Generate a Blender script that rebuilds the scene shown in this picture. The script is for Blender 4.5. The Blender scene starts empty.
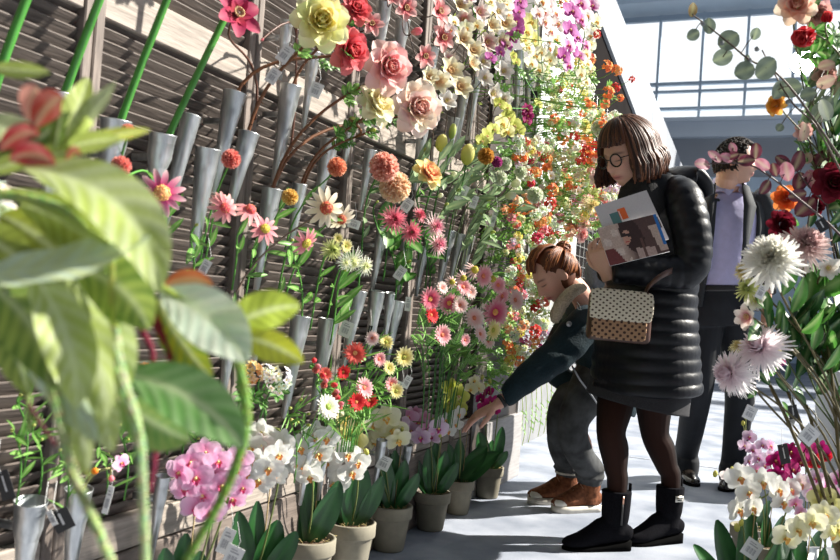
import bpy, bmesh, math, random
from mathutils import Vector, Matrix, Quaternion, noise
C = bpy.context.scene.collection
SC = bpy.context.scene
R_ = math.radians
rnd = random.Random(7)

# ------------------------------------------------------------------ camera
FPX = 700.0; FREAL = 850.0; KD = FREAL/FPX      # lens in pixels of the 840-wide frame; depth unit used by P()
AZ = R_(23.3); ROLL = R_(3.9); PITCH = R_(1.6)
VIEW = Vector((-math.sin(AZ), math.cos(AZ), 0)); RIGHT = Vector((math.cos(AZ), math.sin(AZ), 0)); UP = Vector((0, 0, 1))
CAMP = Vector((0, 0, .89))
FWD = VIEW*math.cos(PITCH)+UP*math.sin(PITCH); UPC = UP*math.cos(PITCH)-VIEW*math.sin(PITCH)
CX = RIGHT*math.cos(ROLL) + UPC*math.sin(ROLL)
CY = -RIGHT*math.sin(ROLL) + UPC*math.cos(ROLL)
cam_d = bpy.data.cameras.new('camera'); cam = bpy.data.objects.new('camera', cam_d); C.objects.link(cam)
cam_d.sensor_width = 36.0; cam_d.lens = FREAL/840*36
cam.matrix_world = Matrix(((CX.x, CY.x, -FWD.x, CAMP.x), (CX.y, CY.y, -FWD.y, CAMP.y), (CX.z, CY.z, -FWD.z, CAMP.z), (0, 0, 0, 1)))
cam_d.clip_start = 0.05; cam_d.clip_end = 200
cam_d.dof.use_dof = True; cam_d.dof.focus_distance = 3.3; cam_d.dof.aperture_fstop = 6.3
SC.camera = cam

# ------------------------------------------------------------------ world, sun, exposure
SC.view_settings.view_transform = 'Standard'; SC.view_settings.look = 'None'
SC.view_settings.exposure = 0.30; SC.view_settings.gamma = 1.0; SC.view_settings.use_curve_mapping = False
W = bpy.data.worlds.new('sky'); SC.world = W; W.use_nodes = True
nt = W.node_tree; nt.nodes.clear()
wo = nt.nodes.new('ShaderNodeOutputWorld'); bg = nt.nodes.new('ShaderNodeBackground')
tc = nt.nodes.new('ShaderNodeTexCoord')
# daylight comes from the glazed end (+Y) and the roof; the rest of the hall is dimmer
dp = nt.nodes.new('ShaderNodeVectorMath'); dp.operation = 'DOT_PRODUCT'; dp.inputs[1].default_value = (0.30, 0.88, 0.36)
nt.links.new(tc.outputs['Generated'], dp.inputs[0])
cr = nt.nodes.new('ShaderNodeValToRGB'); nt.links.new(dp.outputs['Value'], cr.inputs[0])
cr.color_ramp.elements[0].position = 0.0; cr.color_ramp.elements[0].color = (0.11, 0.12, 0.14, 1)
cr.color_ramp.elements[1].position = 0.85; cr.color_ramp.elements[1].color = (0.95, 1.0, 1.04, 1)
e_ = cr.color_ramp.elements.new(.5); e_.color = (0.42, 0.46, 0.53, 1)
nt.links.new(cr.outputs[0], bg.inputs[0]); bg.inputs[1].default_value = 1.0
nt.links.new(bg.outputs[0], wo.inputs[0])
sun_d = bpy.data.lights.new('sun', 'SUN'); sun = bpy.data.objects.new('sun', sun_d); C.objects.link(sun)
sun_d.energy = 10.5; sun_d.angle = R_(1.0); sun_d.color = (1.0, 0.95, 0.86)
SUN_AZ = R_(55); SUN_EL = R_(37)
to_sun = Vector((math.sin(SUN_AZ)*math.cos(SUN_EL), math.cos(SUN_AZ)*math.cos(SUN_EL), math.sin(SUN_EL)))
sun.rotation_euler = to_sun.to_track_quat('Z', 'Y').to_euler(); sun.location = (3, 4, 6)

# ------------------------------------------------------------------ pixel helpers (layout survey of the place)
WX = -1.31
def ray(px, py):
    return CX*(px-420) + CY*(280-py) + FWD*FREAL
def P(px, py, d):
    return CAMP + ray(px, py)*(d/FPX)
def PW(px, py, off=0.0):
    r = ray(px, py); return CAMP + r*((WX+off*1.2)/r.x)
def PF(px, py, z=0.0):
    r = ray(px, py); return CAMP + r*((z-CAMP.z)/r.z)
def dep(p): return (p-CAMP).dot(FWD)/KD
def V(*a): return Vector(a)

# ------------------------------------------------------------------ materials
MATS = {}
def newmat(name):
    m = bpy.data.materials.new(name); m.use_nodes = True; MATS[name] = m
    return m, m.node_tree, m.node_tree.nodes['Principled BSDF']
def mat(name, col, rough=0.6, metal=0.0, var=0.12, scale=30.0, bump=0.0, spec=0.5, stretch=None, sheen=0.0, emis=None, trans=0.0):
    if name in MATS: return MATS[name]
    m, t, b = newmat(name)
    b.inputs['Roughness'].default_value = rough; b.inputs['Metallic'].default_value = metal
    b.inputs['Specular IOR Level'].default_value = spec
    if trans: b.inputs['Transmission Weight'].default_value = trans
    if sheen: b.inputs['Sheen Weight'].default_value = sheen
    nz = t.nodes.new('ShaderNodeTexNoise'); nz.inputs['Scale'].default_value = scale; nz.inputs['Detail'].default_value = 5
    co = t.nodes.new('ShaderNodeTexCoord'); mp = t.nodes.new('ShaderNodeMapping')
    t.links.new(co.outputs['Object'], mp.inputs[0]); t.links.new(mp.outputs[0], nz.inputs[0])
    if stretch: mp.inputs['Scale'].default_value = stretch
    r = t.nodes.new('ShaderNodeValToRGB'); t.links.new(nz.outputs[0], r.inputs[0])
    r.color_ramp.elements[0].position = .3; r.color_ramp.elements[1].position = .7
    r.color_ramp.elements[0].color = tuple(c*(1-var) for c in col)+(1,)
    r.color_ramp.elements[1].color = tuple(min(1, c*(1+var)) for c in col)+(1,)
    t.links.new(r.outputs[0], b.inputs['Base Color'])
    if bump:
        bp = t.nodes.new('ShaderNodeBump'); bp.inputs['Strength'].default_value = bump; bp.inputs['Distance'].default_value = .01
        t.links.new(nz.outputs[0], bp.inputs['Height']); t.links.new(bp.outputs[0], b.inputs['Normal'])
    if emis:
        b.inputs['Emission Color'].default_value = tuple(emis[:3])+(1,); b.inputs['Emission Strength'].default_value = emis[3]
    return m
def attrmat(name, rough=0.6, trans=0.0, spec=0.3, bump=0.0, bscale=200, gain=1.0):
    """base colour from the mesh's pigment attribute 'Col'; trans = share of light let through (petals, leaves)"""
    m, t, b = newmat(name)
    a = t.nodes.new('ShaderNodeAttribute'); a.attribute_name = 'Col'
    nz = t.nodes.new('ShaderNodeTexNoise'); nz.inputs['Scale'].default_value = bscale; nz.inputs['Detail'].default_value = 3
    co = t.nodes.new('ShaderNodeTexCoord'); t.links.new(co.outputs['Object'], nz.inputs[0])
    mr = t.nodes.new('ShaderNodeMapRange'); mr.inputs['To Min'].default_value = .88; mr.inputs['To Max'].default_value = 1.1
    t.links.new(nz.outputs[0], mr.inputs[0])
    mx = t.nodes.new('ShaderNodeVectorMath'); mx.operation = 'SCALE'
    t.links.new(a.outputs['Color'], mx.inputs[0]); t.links.new(mr.outputs[0], mx.inputs['Scale'])
    t.links.new(mx.outputs[0], b.inputs['Base Color'])
    b.inputs['Roughness'].default_value = rough; b.inputs['Specular IOR Level'].default_value = spec
    if bump:
        bp = t.nodes.new('ShaderNodeBump'); bp.inputs['Strength'].default_value = bump; bp.inputs['Distance'].default_value = .005
        t.links.new(nz.outputs[0], bp.inputs['Height']); t.links.new(bp.outputs[0], b.inputs['Normal'])
    if trans:
        tr = t.nodes.new('ShaderNodeBsdfTranslucent'); t.links.new(mx.outputs[0], tr.inputs[0])
        ms = t.nodes.new('ShaderNodeMixShader'); ms.inputs[0].default_value = trans
        t.links.new(b.outputs[0], ms.inputs[1]); t.links.new(tr.outputs[0], ms.inputs[2])
        t.links.new(ms.outputs[0], t.nodes['Material Output'].inputs[0])
    return m
M_PETAL = attrmat('petal_fabric', .65, .38, .25)
M_LEAF = attrmat('leaf_fabric', .42, .35, .45)
M_WAXLEAF = attrmat('waxy_leaf', .3, .12, .5)
M_PIG = attrmat('pigment', .6, 0, .3)
M_SKIN = attrmat('skin', .5, 0, .4, .15, 300)
M_HAIR = attrmat('hair', .48, 0, .35)
M_STEM = attrmat('stem_plastic', .45, 0, .4)

# ------------------------------------------------------------------ mesh builder
class MB:
    def __init__(s): s.v = []; s.f = []; s.c = []; s.m = []
    def add(s, vs, fs, col=(1, 1, 1), mi=0, M=None):
        o = len(s.v)
        for k, p in enumerate(vs):
            p = Vector(p); s.v.append(tuple(M @ p) if M is not None else tuple(p))
            s.c.append(col[k] if isinstance(col, list) else col)
        for f in fs: s.f.append(tuple(i+o for i in f)); s.m.append(mi)
    def box(s, c, d, col=(1, 1, 1), mi=0, M=None):
        x, y, z = d[0]/2, d[1]/2, d[2]/2; c = Vector(c)
        vs = [c+Vector((a*x, b*y, e*z)) for a in (-1, 1) for b in (-1, 1) for e in (-1, 1)]
        s.add(vs, [(0, 1, 3, 2), (4, 6, 7, 5), (0, 4, 5, 1), (2, 3, 7, 6), (0, 2, 6, 4), (1, 5, 7, 3)], col, mi, M)
    def tube(s, pts, r, n=6, col=(1, 1, 1), mi=0, M=None, caps=True):
        pts = [Vector(p) for p in pts]; N = len(pts)
        rs = r if isinstance(r, (list, tuple)) else [r]*N
        t0 = (pts[1]-pts[0]).normalized(); a = Vector((0, 0, 1)) if abs(t0.z) < .9 else Vector((1, 0, 0))
        u = t0.cross(a).normalized(); vs = []; cs = []
        for i, p in enumerate(pts):
            t = (pts[min(i+1, N-1)]-pts[max(i-1, 0)]).normalized()
            u = (u - t*u.dot(t)).normalized(); w = t.cross(u)
            for k in range(n):
                th = 2*math.pi*k/n; vs.append(p+(u*math.cos(th)+w*math.sin(th))*rs[i])
                if isinstance(col, list): cs.append(col[i])
        fs = [(i*n+k, i*n+(k+1) % n, (i+1)*n+(k+1) % n, (i+1)*n+k) for i in range(N-1) for k in range(n)]
        if caps: fs += [tuple(range(n-1, -1, -1)), tuple((N-1)*n+k for k in range(n))]
        s.add(vs, fs, cs if cs else col, mi, M)
    def lathe(s, prof, n=20, col=(1, 1, 1), mi=0, M=None):
        vs = []; cs = []
        for (r, z) in prof:
            for k in range(n):
                th = 2*math.pi*k/n; vs.append((r*math.cos(th), r*math.sin(th), z))
        fs = [(i*n+k, i*n+(k+1) % n, (i+1)*n+(k+1) % n, (i+1)*n+k) for i in range(len(prof)-1) for k in range(n)]
        s.add(vs, fs, col, mi, M)
    def ball(s, c, r, nu=10, nv=7, col=(1, 1, 1), mi=0, M=None):
        if not isinstance(r, (tuple, list)): r = (r, r, r)
        c = Vector(c); vs = [c+Vector((0, 0, r[2]))]
        for j in range(1, nv):
            ph = math.pi*j/nv
            for k in range(nu):
                th = 2*math.pi*k/nu; vs.append(c+Vector((r[0]*math.sin(ph)*math.cos(th), r[1]*math.sin(ph)*math.sin(th), r[2]*math.cos(ph))))
        vs.append(c-Vector((0, 0, r[2]))); L = len(vs)-1; fs = []
        for k in range(nu): fs.append((0, 1+k, 1+(k+1) % nu)); fs.append((L, L-nu+(k+1) % nu, L-nu+k))
        for j in range(nv-2):
            for k in range(nu):
                a = 1+j*nu; fs.append((a+k, a+nu+k, a+nu+(k+1) % nu, a+(k+1) % nu))
        s.add(vs, fs, col, mi, M)
    def grid(s, P2, col=(1, 1, 1), mi=0, M=None):
        """P2: rows of points; col: rows of colours or one"""
        n = len(P2[0]); vs = [p for r in P2 for p in r]
        cs = [c for r in col for c in r] if isinstance(col, list) else col
        fs = [(i*n+k, i*n+k+1, (i+1)*n+k+1, (i+1)*n+k) for i in range(len(P2)-1) for k in range(n-1)]
        s.add(vs, fs, cs, mi, M)
    def mesh(s, name, mats, smooth=True):
        me = bpy.data.meshes.new(name); me.from_pydata(s.v, [], s.f); me.update()
        a = me.color_attributes.new('Col', 'FLOAT_COLOR', 'POINT')
        flat = []
        for c in s.c: flat += [c[0], c[1], c[2], 1.0]
        a.data.foreach_set('color', flat)
        for m in (mats if isinstance(mats, (list, tuple)) else [mats]): me.materials.append(m)
        me.polygons.foreach_set('material_index', s.m)
        if smooth: me.polygons.foreach_set('use_smooth', [True]*len(s.f))
        return me
    def build(s, name, mats, parent=None, smooth=True, loc=None):
        return link(name, s.mesh(name, mats, smooth), parent, loc)
def link(name, data, parent=None, loc=None):
    o = bpy.data.objects.new(name, data); C.objects.link(o)
    if parent is not None: o.parent = parent
    if loc is not None: o.location = loc
    return o
def tag(o, label, cat, group=None, kind=None):
    o['label'] = label; o['category'] = cat
    if group: o['group'] = group
    if kind: o['kind'] = kind
    return o
def thing(name, label, cat, loc=(0, 0, 0), group=None):
    o = link(name, None); o.location = loc; o.empty_display_size = .05
    return tag(o, label, cat, group)
def struct(name, mb, m, smooth=False):
    o = mb.build(name, m, smooth=smooth); o['kind'] = 'structure'; return o
def solidify(o, t, off=0):
    m = o.modifiers.new('thick', 'SOLIDIFY'); m.thickness = t; m.offset = off; return o
def bevel(o, w=.004, n=2):
    m = o.modifiers.new('bev', 'BEVEL'); m.width = w; m.segments = n; m.limit_method = 'ANGLE'; return o
def bez(p0, p1, p2, p3, n=10):
    return [p0*(1-t)**3+p1*3*t*(1-t)**2+p2*3*t*t*(1-t)+p3*t**3 for t in [i/n for i in range(n+1)]]
def crom(pts, k=6):
    """Catmull-Rom through tuples of floats"""
    out = []; n = len(pts)
    for i in range(n-1):
        a, b, c, d = pts[max(i-1, 0)], pts[i], pts[i+1], pts[min(i+2, n-1)]
        for j in range(k):
            t = j/k
            out.append(tuple(.5*((2*b[q])+(-a[q]+c[q])*t+(2*a[q]-5*b[q]+4*c[q]-d[q])*t*t+(-a[q]+3*b[q]-3*c[q]+d[q])*t**3) for q in range(len(b))))
    out.append(tuple(pts[-1])); return out
def axis_mat(pos, zdir, roll=0.0, s=1.0):
    q = Vector(zdir).normalized().to_track_quat('Z', 'Y').to_matrix().to_4x4()
    return Matrix.Translation(pos) @ q @ Matrix.Rotation(roll, 4, 'Z') @ Matrix.Scale(s, 4)
def frame_mat(pos, x, y, z):
    return Matrix(((x[0], y[0], z[0], pos[0]), (x[1], y[1], z[1], pos[1]), (x[2], y[2], z[2], pos[2]), (0, 0, 0, 1)))
def mixc(a, b, t): t = max(0, min(1, t)); return tuple(a[i]*(1-t)+b[i]*t for i in range(3))

def loft(mb, pts, side, n=20, k=5, col=(1, 1, 1), arc=None, caps=True, fn=None, mi=0):
    """tube of elliptical rings. pts: (Vector, ra, rb); ra along 'side'. arc: (a0, a1) in radians for an open shell; fn(ring param, angle)->radius factor"""
    raw = [(p.x, p.y, p.z, a, b) for (p, a, b) in pts]; rs = crom(raw, k); N = len(rs)
    vs = []; side = Vector(side); cum = [0]
    for i in range(1, N): cum.append(cum[-1]+(Vector(rs[i][:3])-Vector(rs[i-1][:3])).length)
    for i, q in enumerate(rs):
        p = Vector(q[:3]); pa = Vector(rs[max(i-1, 0)][:3]); pb = Vector(rs[min(i+1, N-1)][:3])
        t = (pb-pa).normalized(); u = (side-t*side.dot(t)).normalized(); w = t.cross(u)
        m = n if arc is None else n+1
        for j in range(m):
            th = 2*math.pi*j/n if arc is None else (arc(i/(N-1))[0] + (arc(i/(N-1))[1]-arc(i/(N-1))[0])*j/n)
            f = fn(cum[i]/(cum[-1] or 1), th) if fn else 1.0
            vs.append(p+(u*math.cos(th)*q[3]+w*math.sin(th)*q[4])*f)
    if arc is None:
        fs = [(i*n+j, i*n+(j+1) % n, (i+1)*n+(j+1) % n, (i+1)*n+j) for i in range(N-1) for j in range(n)]
        if caps: fs += [tuple(range(n-1, -1, -1)), tuple((N-1)*n+j for j in range(n))]
    else:
        m = n+1; fs = [(i*m+j, i*m+j+1, (i+1)*m+j+1, (i+1)*m+j) for i in range(N-1) for j in range(n)]
    mb.add(vs, fs, col, mi)

def fuse(name, mb, m, parent, voxel=.005, smooth=2, colfn=None, matfn=None):
    """one continuous skin over the overlapping volumes in mb"""
    me = mb.mesh(name+'_v', m); o = bpy.data.objects.new(name+'_v', me); C.objects.link(o)
    r = o.modifiers.new('r', 'REMESH'); r.mode = 'VOXEL'; r.voxel_size = voxel; r.use_smooth_shade = True
    if smooth:
        s = o.modifiers.new('s', 'SMOOTH'); s.iterations = smooth; s.factor = .5
    dg = bpy.context.evaluated_depsgraph_get(); dg.update()
    me2 = bpy.data.meshes.new_from_object(o.evaluated_get(dg)); me2.name = name
    bpy.data.objects.remove(o); bpy.data.meshes.remove(me)
    me2.materials.clear()
    for x in (m if isinstance(m, (list, tuple)) else [m]): me2.materials.append(x)
    for at in list(me2.color_attributes): me2.color_attributes.remove(at)
    a = me2.color_attributes.new('Col', 'FLOAT_COLOR', 'POINT'); flat = []
    for v in me2.vertices:
        c = colfn(v.co) if colfn else (1, 1, 1); flat += [c[0], c[1], c[2], 1]
    a.data.foreach_set('color', flat)
    me2.polygons.foreach_set('use_smooth', [True]*len(me2.polygons))
    me2.update()
    return link(name, me2, parent)
# ================================================================== STRUCTURE
def woodmat(name, col, stretch, scale=12, var=.35):
    return mat(name, col, .6, 0, var, scale, .25, .3, stretch)
M_SLAT = woodmat('weathered_shutter_wood', (.100, .081, .070), (1, 1, 14), 9, .3)
M_FRAMEW = woodmat('weathered_frame_wood', (.17, .14, .122), (1, 10, 1.2), 9, .35)
M_RAIL = woodmat('pale_rail_wood', (.29, .25, .215), (1, 1.2, 14), 8, .25)
M_PLANK = woodmat('base_plank_wood', (.15, .122, .105), (1, 1.2, 14), 8, .3)

# floor: pale exhibition carpet
m, t, b = newmat('pale_blue_grey_carpet'); b.inputs['Roughness'].default_value = .95; b.inputs['Specular IOR Level'].default_value = .1
co = t.nodes.new('ShaderNodeTexCoord')
n1 = t.nodes.new('ShaderNodeTexNoise'); n1.inputs['Scale'].default_value = 260; n1.inputs['Detail'].default_value = 2
n2 = t.nodes.new('ShaderNodeTexNoise'); n2.inputs['Scale'].default_value = 3.5; n2.inputs['Detail'].default_value = 9
t.links.new(co.outputs['Object'], n1.inputs[0]); t.links.new(co.outputs['Object'], n2.inputs[0])
r1 = t.nodes.new('ShaderNodeValToRGB'); r1.color_ramp.elements[0].color = (.20, .225, .275, 1); r1.color_ramp.elements[1].color = (.36, .385, .44, 1)
r1.color_ramp.elements[0].position = .35; r1.color_ramp.elements[1].position = .65
t.links.new(n2.outputs[0], r1.inputs[0])
mm = t.nodes.new('ShaderNodeMix'); mm.data_type = 'RGBA'; mm.blend_type = 'OVERLAY'; mm.inputs[0].default_value = .35
t.links.new(r1.outputs[0], mm.inputs[6]); t.links.new(n1.outputs[0], mm.inputs[7]); t.links.new(mm.outputs[2], b.inputs['Base Color'])
bp = t.nodes.new('ShaderNodeBump'); bp.inputs['Strength'].default_value = .4; bp.inputs['Distance'].default_value = .004
t.links.new(n1.outputs[0], bp.inputs['Height']); t.links.new(bp.outputs[0], b.inputs['Normal'])
mb = MB(); mb.box((4, 9, -.05), (14, 22, .1)); struct('floor', mb, m)
# thin carpet seam strips
mb = MB(); mb.box((3.6, 5.6, .0015), (9.6, .012, .003)); mb.box((3.6, 2.7, .0015), (9.6, .008, .003))
struct('trim_1', mb, mat('carpet_seam_tape', (.42, .44, .48), .9))

# shutter wall: louvred panels in frames, stiles in pairs, rails
y0, y1 = -.15, 3.74
ZR = [(.305, .378), (1.43, 1.515), (2.55, 2.64), (3.62, 3.7)]
pw = .553
edges = []
yp = PW(88, 80).y - pw*3
while yp < y1: edges.append(yp); yp += pw
edges = [e for e in edges if e > y0-.3]
mb = MB(); mb.box((WX-.06, (y0+y1)/2-.1, 1.85), (.02, y1-y0+.6, 3.7)); struct('wall_left', mb, mat('wall_backing_board', (.05, .043, .038), .8))
sl = MB()
for i, e in enumerate(edges):
    a = e+.027; bb = min(e+pw-.027, y1)
    for zi in range(len(ZR)-1):
        z = ZR[zi][1]+.006; top = ZR[zi+1][0]-.01
        while z < top:
            c = Vector((WX-.018, (a+bb)/2, z+.011)); M = Matrix.Translation(c) @ Matrix.Rotation(R_(-54), 4, 'Y')
            sl.box((0, 0, 0), (.036, bb-a, .0055), M=M); z += .0258
o = struct('wall_left_louvres', sl, M_SLAT); bevel(o, .0015, 1)
fr = MB()
for e in edges:
    for s in (-1, 1):
        fr.box((WX-.012, e+s*.0145, 2.0), (.04, .026, 3.40))
o = struct('trim_2', fr, M_FRAMEW); bevel(o, .003, 1)
rl = MB()
for i, e in enumerate(edges):
    for (a, bb) in ZR:
        rl.box((WX-.014, e+pw/2, (a+bb)/2), (.034, pw-.054, bb-a))
o = struct('trim_3', rl, M_RAIL); bevel(o, .003, 1)
pl = MB()
for k, (a, bb) in enumerate([(0, .148), (.153, .300)]):
    pl.box((WX-.012, (y0+y1)/2-.1, (a+bb)/2), (.03, y1-y0+.4, bb-a))
o = struct('trim_4', pl, M_PLANK); bevel(o, .003, 1)

# dark plain board that ends the shutter wall, then the wire-grid bay
M_DARK = mat('dark_brown_board', (.055, .045, .040), .5, 0, .2, 6, .1, .4, (1, 1, 8))
mb = MB(); mb.box((WX-.05, (3.74+4.50)/2, 1.85), (.12, 4.50-3.74, 3.7)); struct('wall_left_dark_end_panel', mb, M_DARK)
mb = MB(); mb.box((WX+.014, 4.46, 1.85), (.012, .03, 3.7)); mb.box((WX+.014, 4.05, .04), (.012, .6, .08)); struct('trim_5', mb, mat('aluminium_edge', (.45, .45, .45), .4, .6))
mb = MB(); mb.box((WX+.008, 4.20, .17), (.05, .60, .34)); bevel(struct('trim_6', mb, mat('grey_kick_board', (.30, .29, .29), .7, 0, .15, 8, .1, .3, (1, 1, 10))), .004)
XG = -1.56
mb = MB(); mb.box((XG-.02, 11.0, .40), (.04, 13, .8)); struct('wall_left_far', mb, mat('pale_grey_board', (.22, .225, .235), .8, 0, .15, 6))
def wallpoly(zf0, zf1, ya, yb, x, th):
    m_ = MB(); vs = []
    for X in (x, x-th):
        vs += [(X, ya, zf0(ya)), (X, yb, zf0(yb)), (X, yb, zf1(yb)), (X, ya, zf1(ya))]
    m_.add(vs, [(0, 1, 2, 3), (7, 6, 5, 4), (0, 4, 5, 1), (1, 5, 6, 2), (2, 6, 7, 3), (3, 7, 4, 0)]); return m_
YD = PW(588, 60, (XG-WX)/1.2).y
low = lambda y: 3.40-.165*(y-6.66); hi = lambda y: 3.62-.085*(y-8.8)
struct('wall_left_far_skirt', wallpoly(lambda y: .8, lambda y: 1.35, 4.5, YD, XG, .04), mat('mid_grey_board', (.30, .31, .28), .8, 0, .2, 6))
struct('wall_left_far_middle', wallpoly(lambda y: 1.35, low, 4.5, YD, XG, .04), mat('white_display_board', (.78, .79, .76), .6, 0, .03, 3))
struct('wall_left_far_upper', wallpoly(lambda y: .8, low, YD, 17.4, XG, .04), mat('far_dark_board', (.020, .018, .018), 1.0, 0, .1, 4, 0, .0))
struct('trim_7', wallpoly(low, lambda y: max(hi(y), low(y)+.02), 4.5, 18.6, XG+.03, .10), mat('white_fascia', (.27, .29, .32), .7, 0, .04, 3, 0, .2))

# far end of the hall
YB = 19.0; XM = 3.0
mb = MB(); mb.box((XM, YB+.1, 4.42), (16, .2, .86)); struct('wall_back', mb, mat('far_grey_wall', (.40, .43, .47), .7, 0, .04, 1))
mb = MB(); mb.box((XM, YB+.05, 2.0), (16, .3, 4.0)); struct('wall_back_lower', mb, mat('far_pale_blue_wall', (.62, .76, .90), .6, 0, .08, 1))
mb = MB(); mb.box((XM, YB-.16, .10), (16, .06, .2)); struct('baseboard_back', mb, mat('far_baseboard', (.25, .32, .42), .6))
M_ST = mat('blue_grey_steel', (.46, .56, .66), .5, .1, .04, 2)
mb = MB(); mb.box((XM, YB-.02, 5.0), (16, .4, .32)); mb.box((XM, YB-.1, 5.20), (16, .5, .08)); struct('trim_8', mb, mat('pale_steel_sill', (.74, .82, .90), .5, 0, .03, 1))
fr = MB()
zt = 7.6
for k in range(12): fr.box((-4.65+k*.91, YB, (5.2+zt)/2), (.055, .08, zt-5.2))
for z, h in ((5.50, .07), (5.88, .05), (6.05, .07), (7.52, .12)): fr.box((XM, YB, z), (16, .1, h))
struct('window_1', fr, M_ST)
m, t, b = newmat('clear_window_glass'); t.nodes.remove(b)
tr = t.nodes.new('ShaderNodeBsdfTransparent'); gl = t.nodes.new('ShaderNodeBsdfGlossy'); gl.inputs['Roughness'].default_value = .05
ms = t.nodes.new('ShaderNodeMixShader'); ms.inputs[0].default_value = .05
t.links.new(tr.outputs[0], ms.inputs[1]); t.links.new(gl.outputs[0], ms.inputs[2]); t.links.new(ms.outputs[0], t.nodes['Material Output'].inputs[0])
mb = MB(); mb.box((XM, YB+.03, 6.4), (16, .01, 2.3)); struct('window_2', mb, m)
cl = MB(); cl.box((XM, YB-.2, 7.95), (16, 1.2, .66)); cl.box((XM, YB-2.6, 8.1), (16, .3, .4)); struct('ceiling', cl, M_ST)
# ================================================================== PEOPLE
def head_piece(mb, M, width=.073, age=0.0, male=False, lids=True):
    """a face on a skull; local +Y forward, +Z up, origin at eye level in mid-skull"""
    vs = []; nu, nv = 72, 54
    def g(x, z, cx, cz, sx, sz): return math.exp(-((x-cx)/sx)**2-((z-cz)/sz)**2)
    pts = []
    for j in range(nv+1):
        ph = math.pi*j/nv
        for k in range(nu):
            th = 2*math.pi*k/nu
            x = math.sin(ph)*math.cos(th); y = math.sin(ph)*math.sin(th); z = math.cos(ph)
            X = x*width; Y = y*(.098 if y < 0 else .088); Z = z*.112
            if Z < 0:
                f = min(1, -Z/.112)
                X *= 1-.34*f**1.3
                if y > 0: Y *= 1+.02*f; 
                else: Y *= 1-.50*f
                if y > 0: Y += .012*f
            if y > 0:
                ax = abs(X)
                d = 0
                nz = max(0, min(1, (.018-Z)/.048)) if Z > -.031 else max(0, 1-(-.031-Z)/.012)
                d += .024*nz*math.exp(-(X/.0105)**2)
                d += .007*g(ax, Z, .012, -.029, .007, .008)
                d -= .011*g(ax, Z, .031, .004, .017, .014)
                d += .005*g(ax, Z, .028, .026, .022, .007)
                d += .004*g(ax, Z, .042, -.022, .018, .016)
                d += .0075*g(ax, Z, 0, -.056, .022, .0045)
                d += .0085*g(ax, Z, 0, -.067, .018, .005)
                d -= .003*g(ax, Z, 0, -.0615, .024, .002)
                d -= .004*g(ax, Z, 0, -.077, .02, .006)
                d += .010*g(ax, Z, 0, -.096, .018, .014)
                if lids: d += .007*g(ax, Z, .031, .003, .012, .008)
                Y += d*min(1, y*2.2)
            pts.append(Vector((X, Y, Z)))
    fs = [(j*nu+k, j*nu+(k+1) % nu, (j+1)*nu+(k+1) % nu, (j+1)*nu+k) for j in range(nv) for k in range(nu)]
    mb.add(pts, fs, M=M)
    for s in (-1, 1):   # ears
        mb.ball((0, 0, 0), (.008, .019, .031), 12, 10, M=M @ Matrix.Translation((s*(width+.002), -.006, -.006)) @ Matrix.Rotation(R_(-12), 4, 'X') @ Matrix.Rotation(s*R_(20), 4, 'Z'))
def face_col(M, skin, lip, brow, blush=None, stubble=None, lash=True):
    Mi = M.inverted()
    def f(co):
        p = Mi @ co
        if p.length > .2: return None
        c = skin; x, y, z = p; ax = abs(x)
        if y > .02 and -.13 < z < .06:
            if stubble and z < -.035: c = mixc(c, stubble, .35)
            if blush: c = mixc(c, blush, .6*math.exp(-((ax-.038)/.018)**2-((z+.025)/.018)**2)); c = mixc(c, blush, .4*math.exp(-(ax/.012)**2-((z+.028)/.01)**2))
            c = mixc(c, lip, 1.2*math.exp(-(ax/.022)**4-((z+.0615)/.0095)**4))
            c = mixc(c, (.12, .04, .03), .8*math.exp(-(ax/.022)**4-((z+.0615)/.0022)**2))
            c = mixc(c, brow, .9*math.exp(-((ax-.031)/.018)**4-((z-.024+.15*abs(ax-.028))/.0042)**2))
            if lash:
                c = mixc(c, (.03, .02, .02), 1.1*math.exp(-((ax-.031)/.013)**4-((z+.003-8*(ax-.031)**2)/.0022)**2))
                c = mixc(c, (skin[0]*.8, skin[1]*.62, skin[2]*.6), .4*math.exp(-((ax-.031)/.015)**4-((z-.006)/.007)**2))
        return c
    return f
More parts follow.
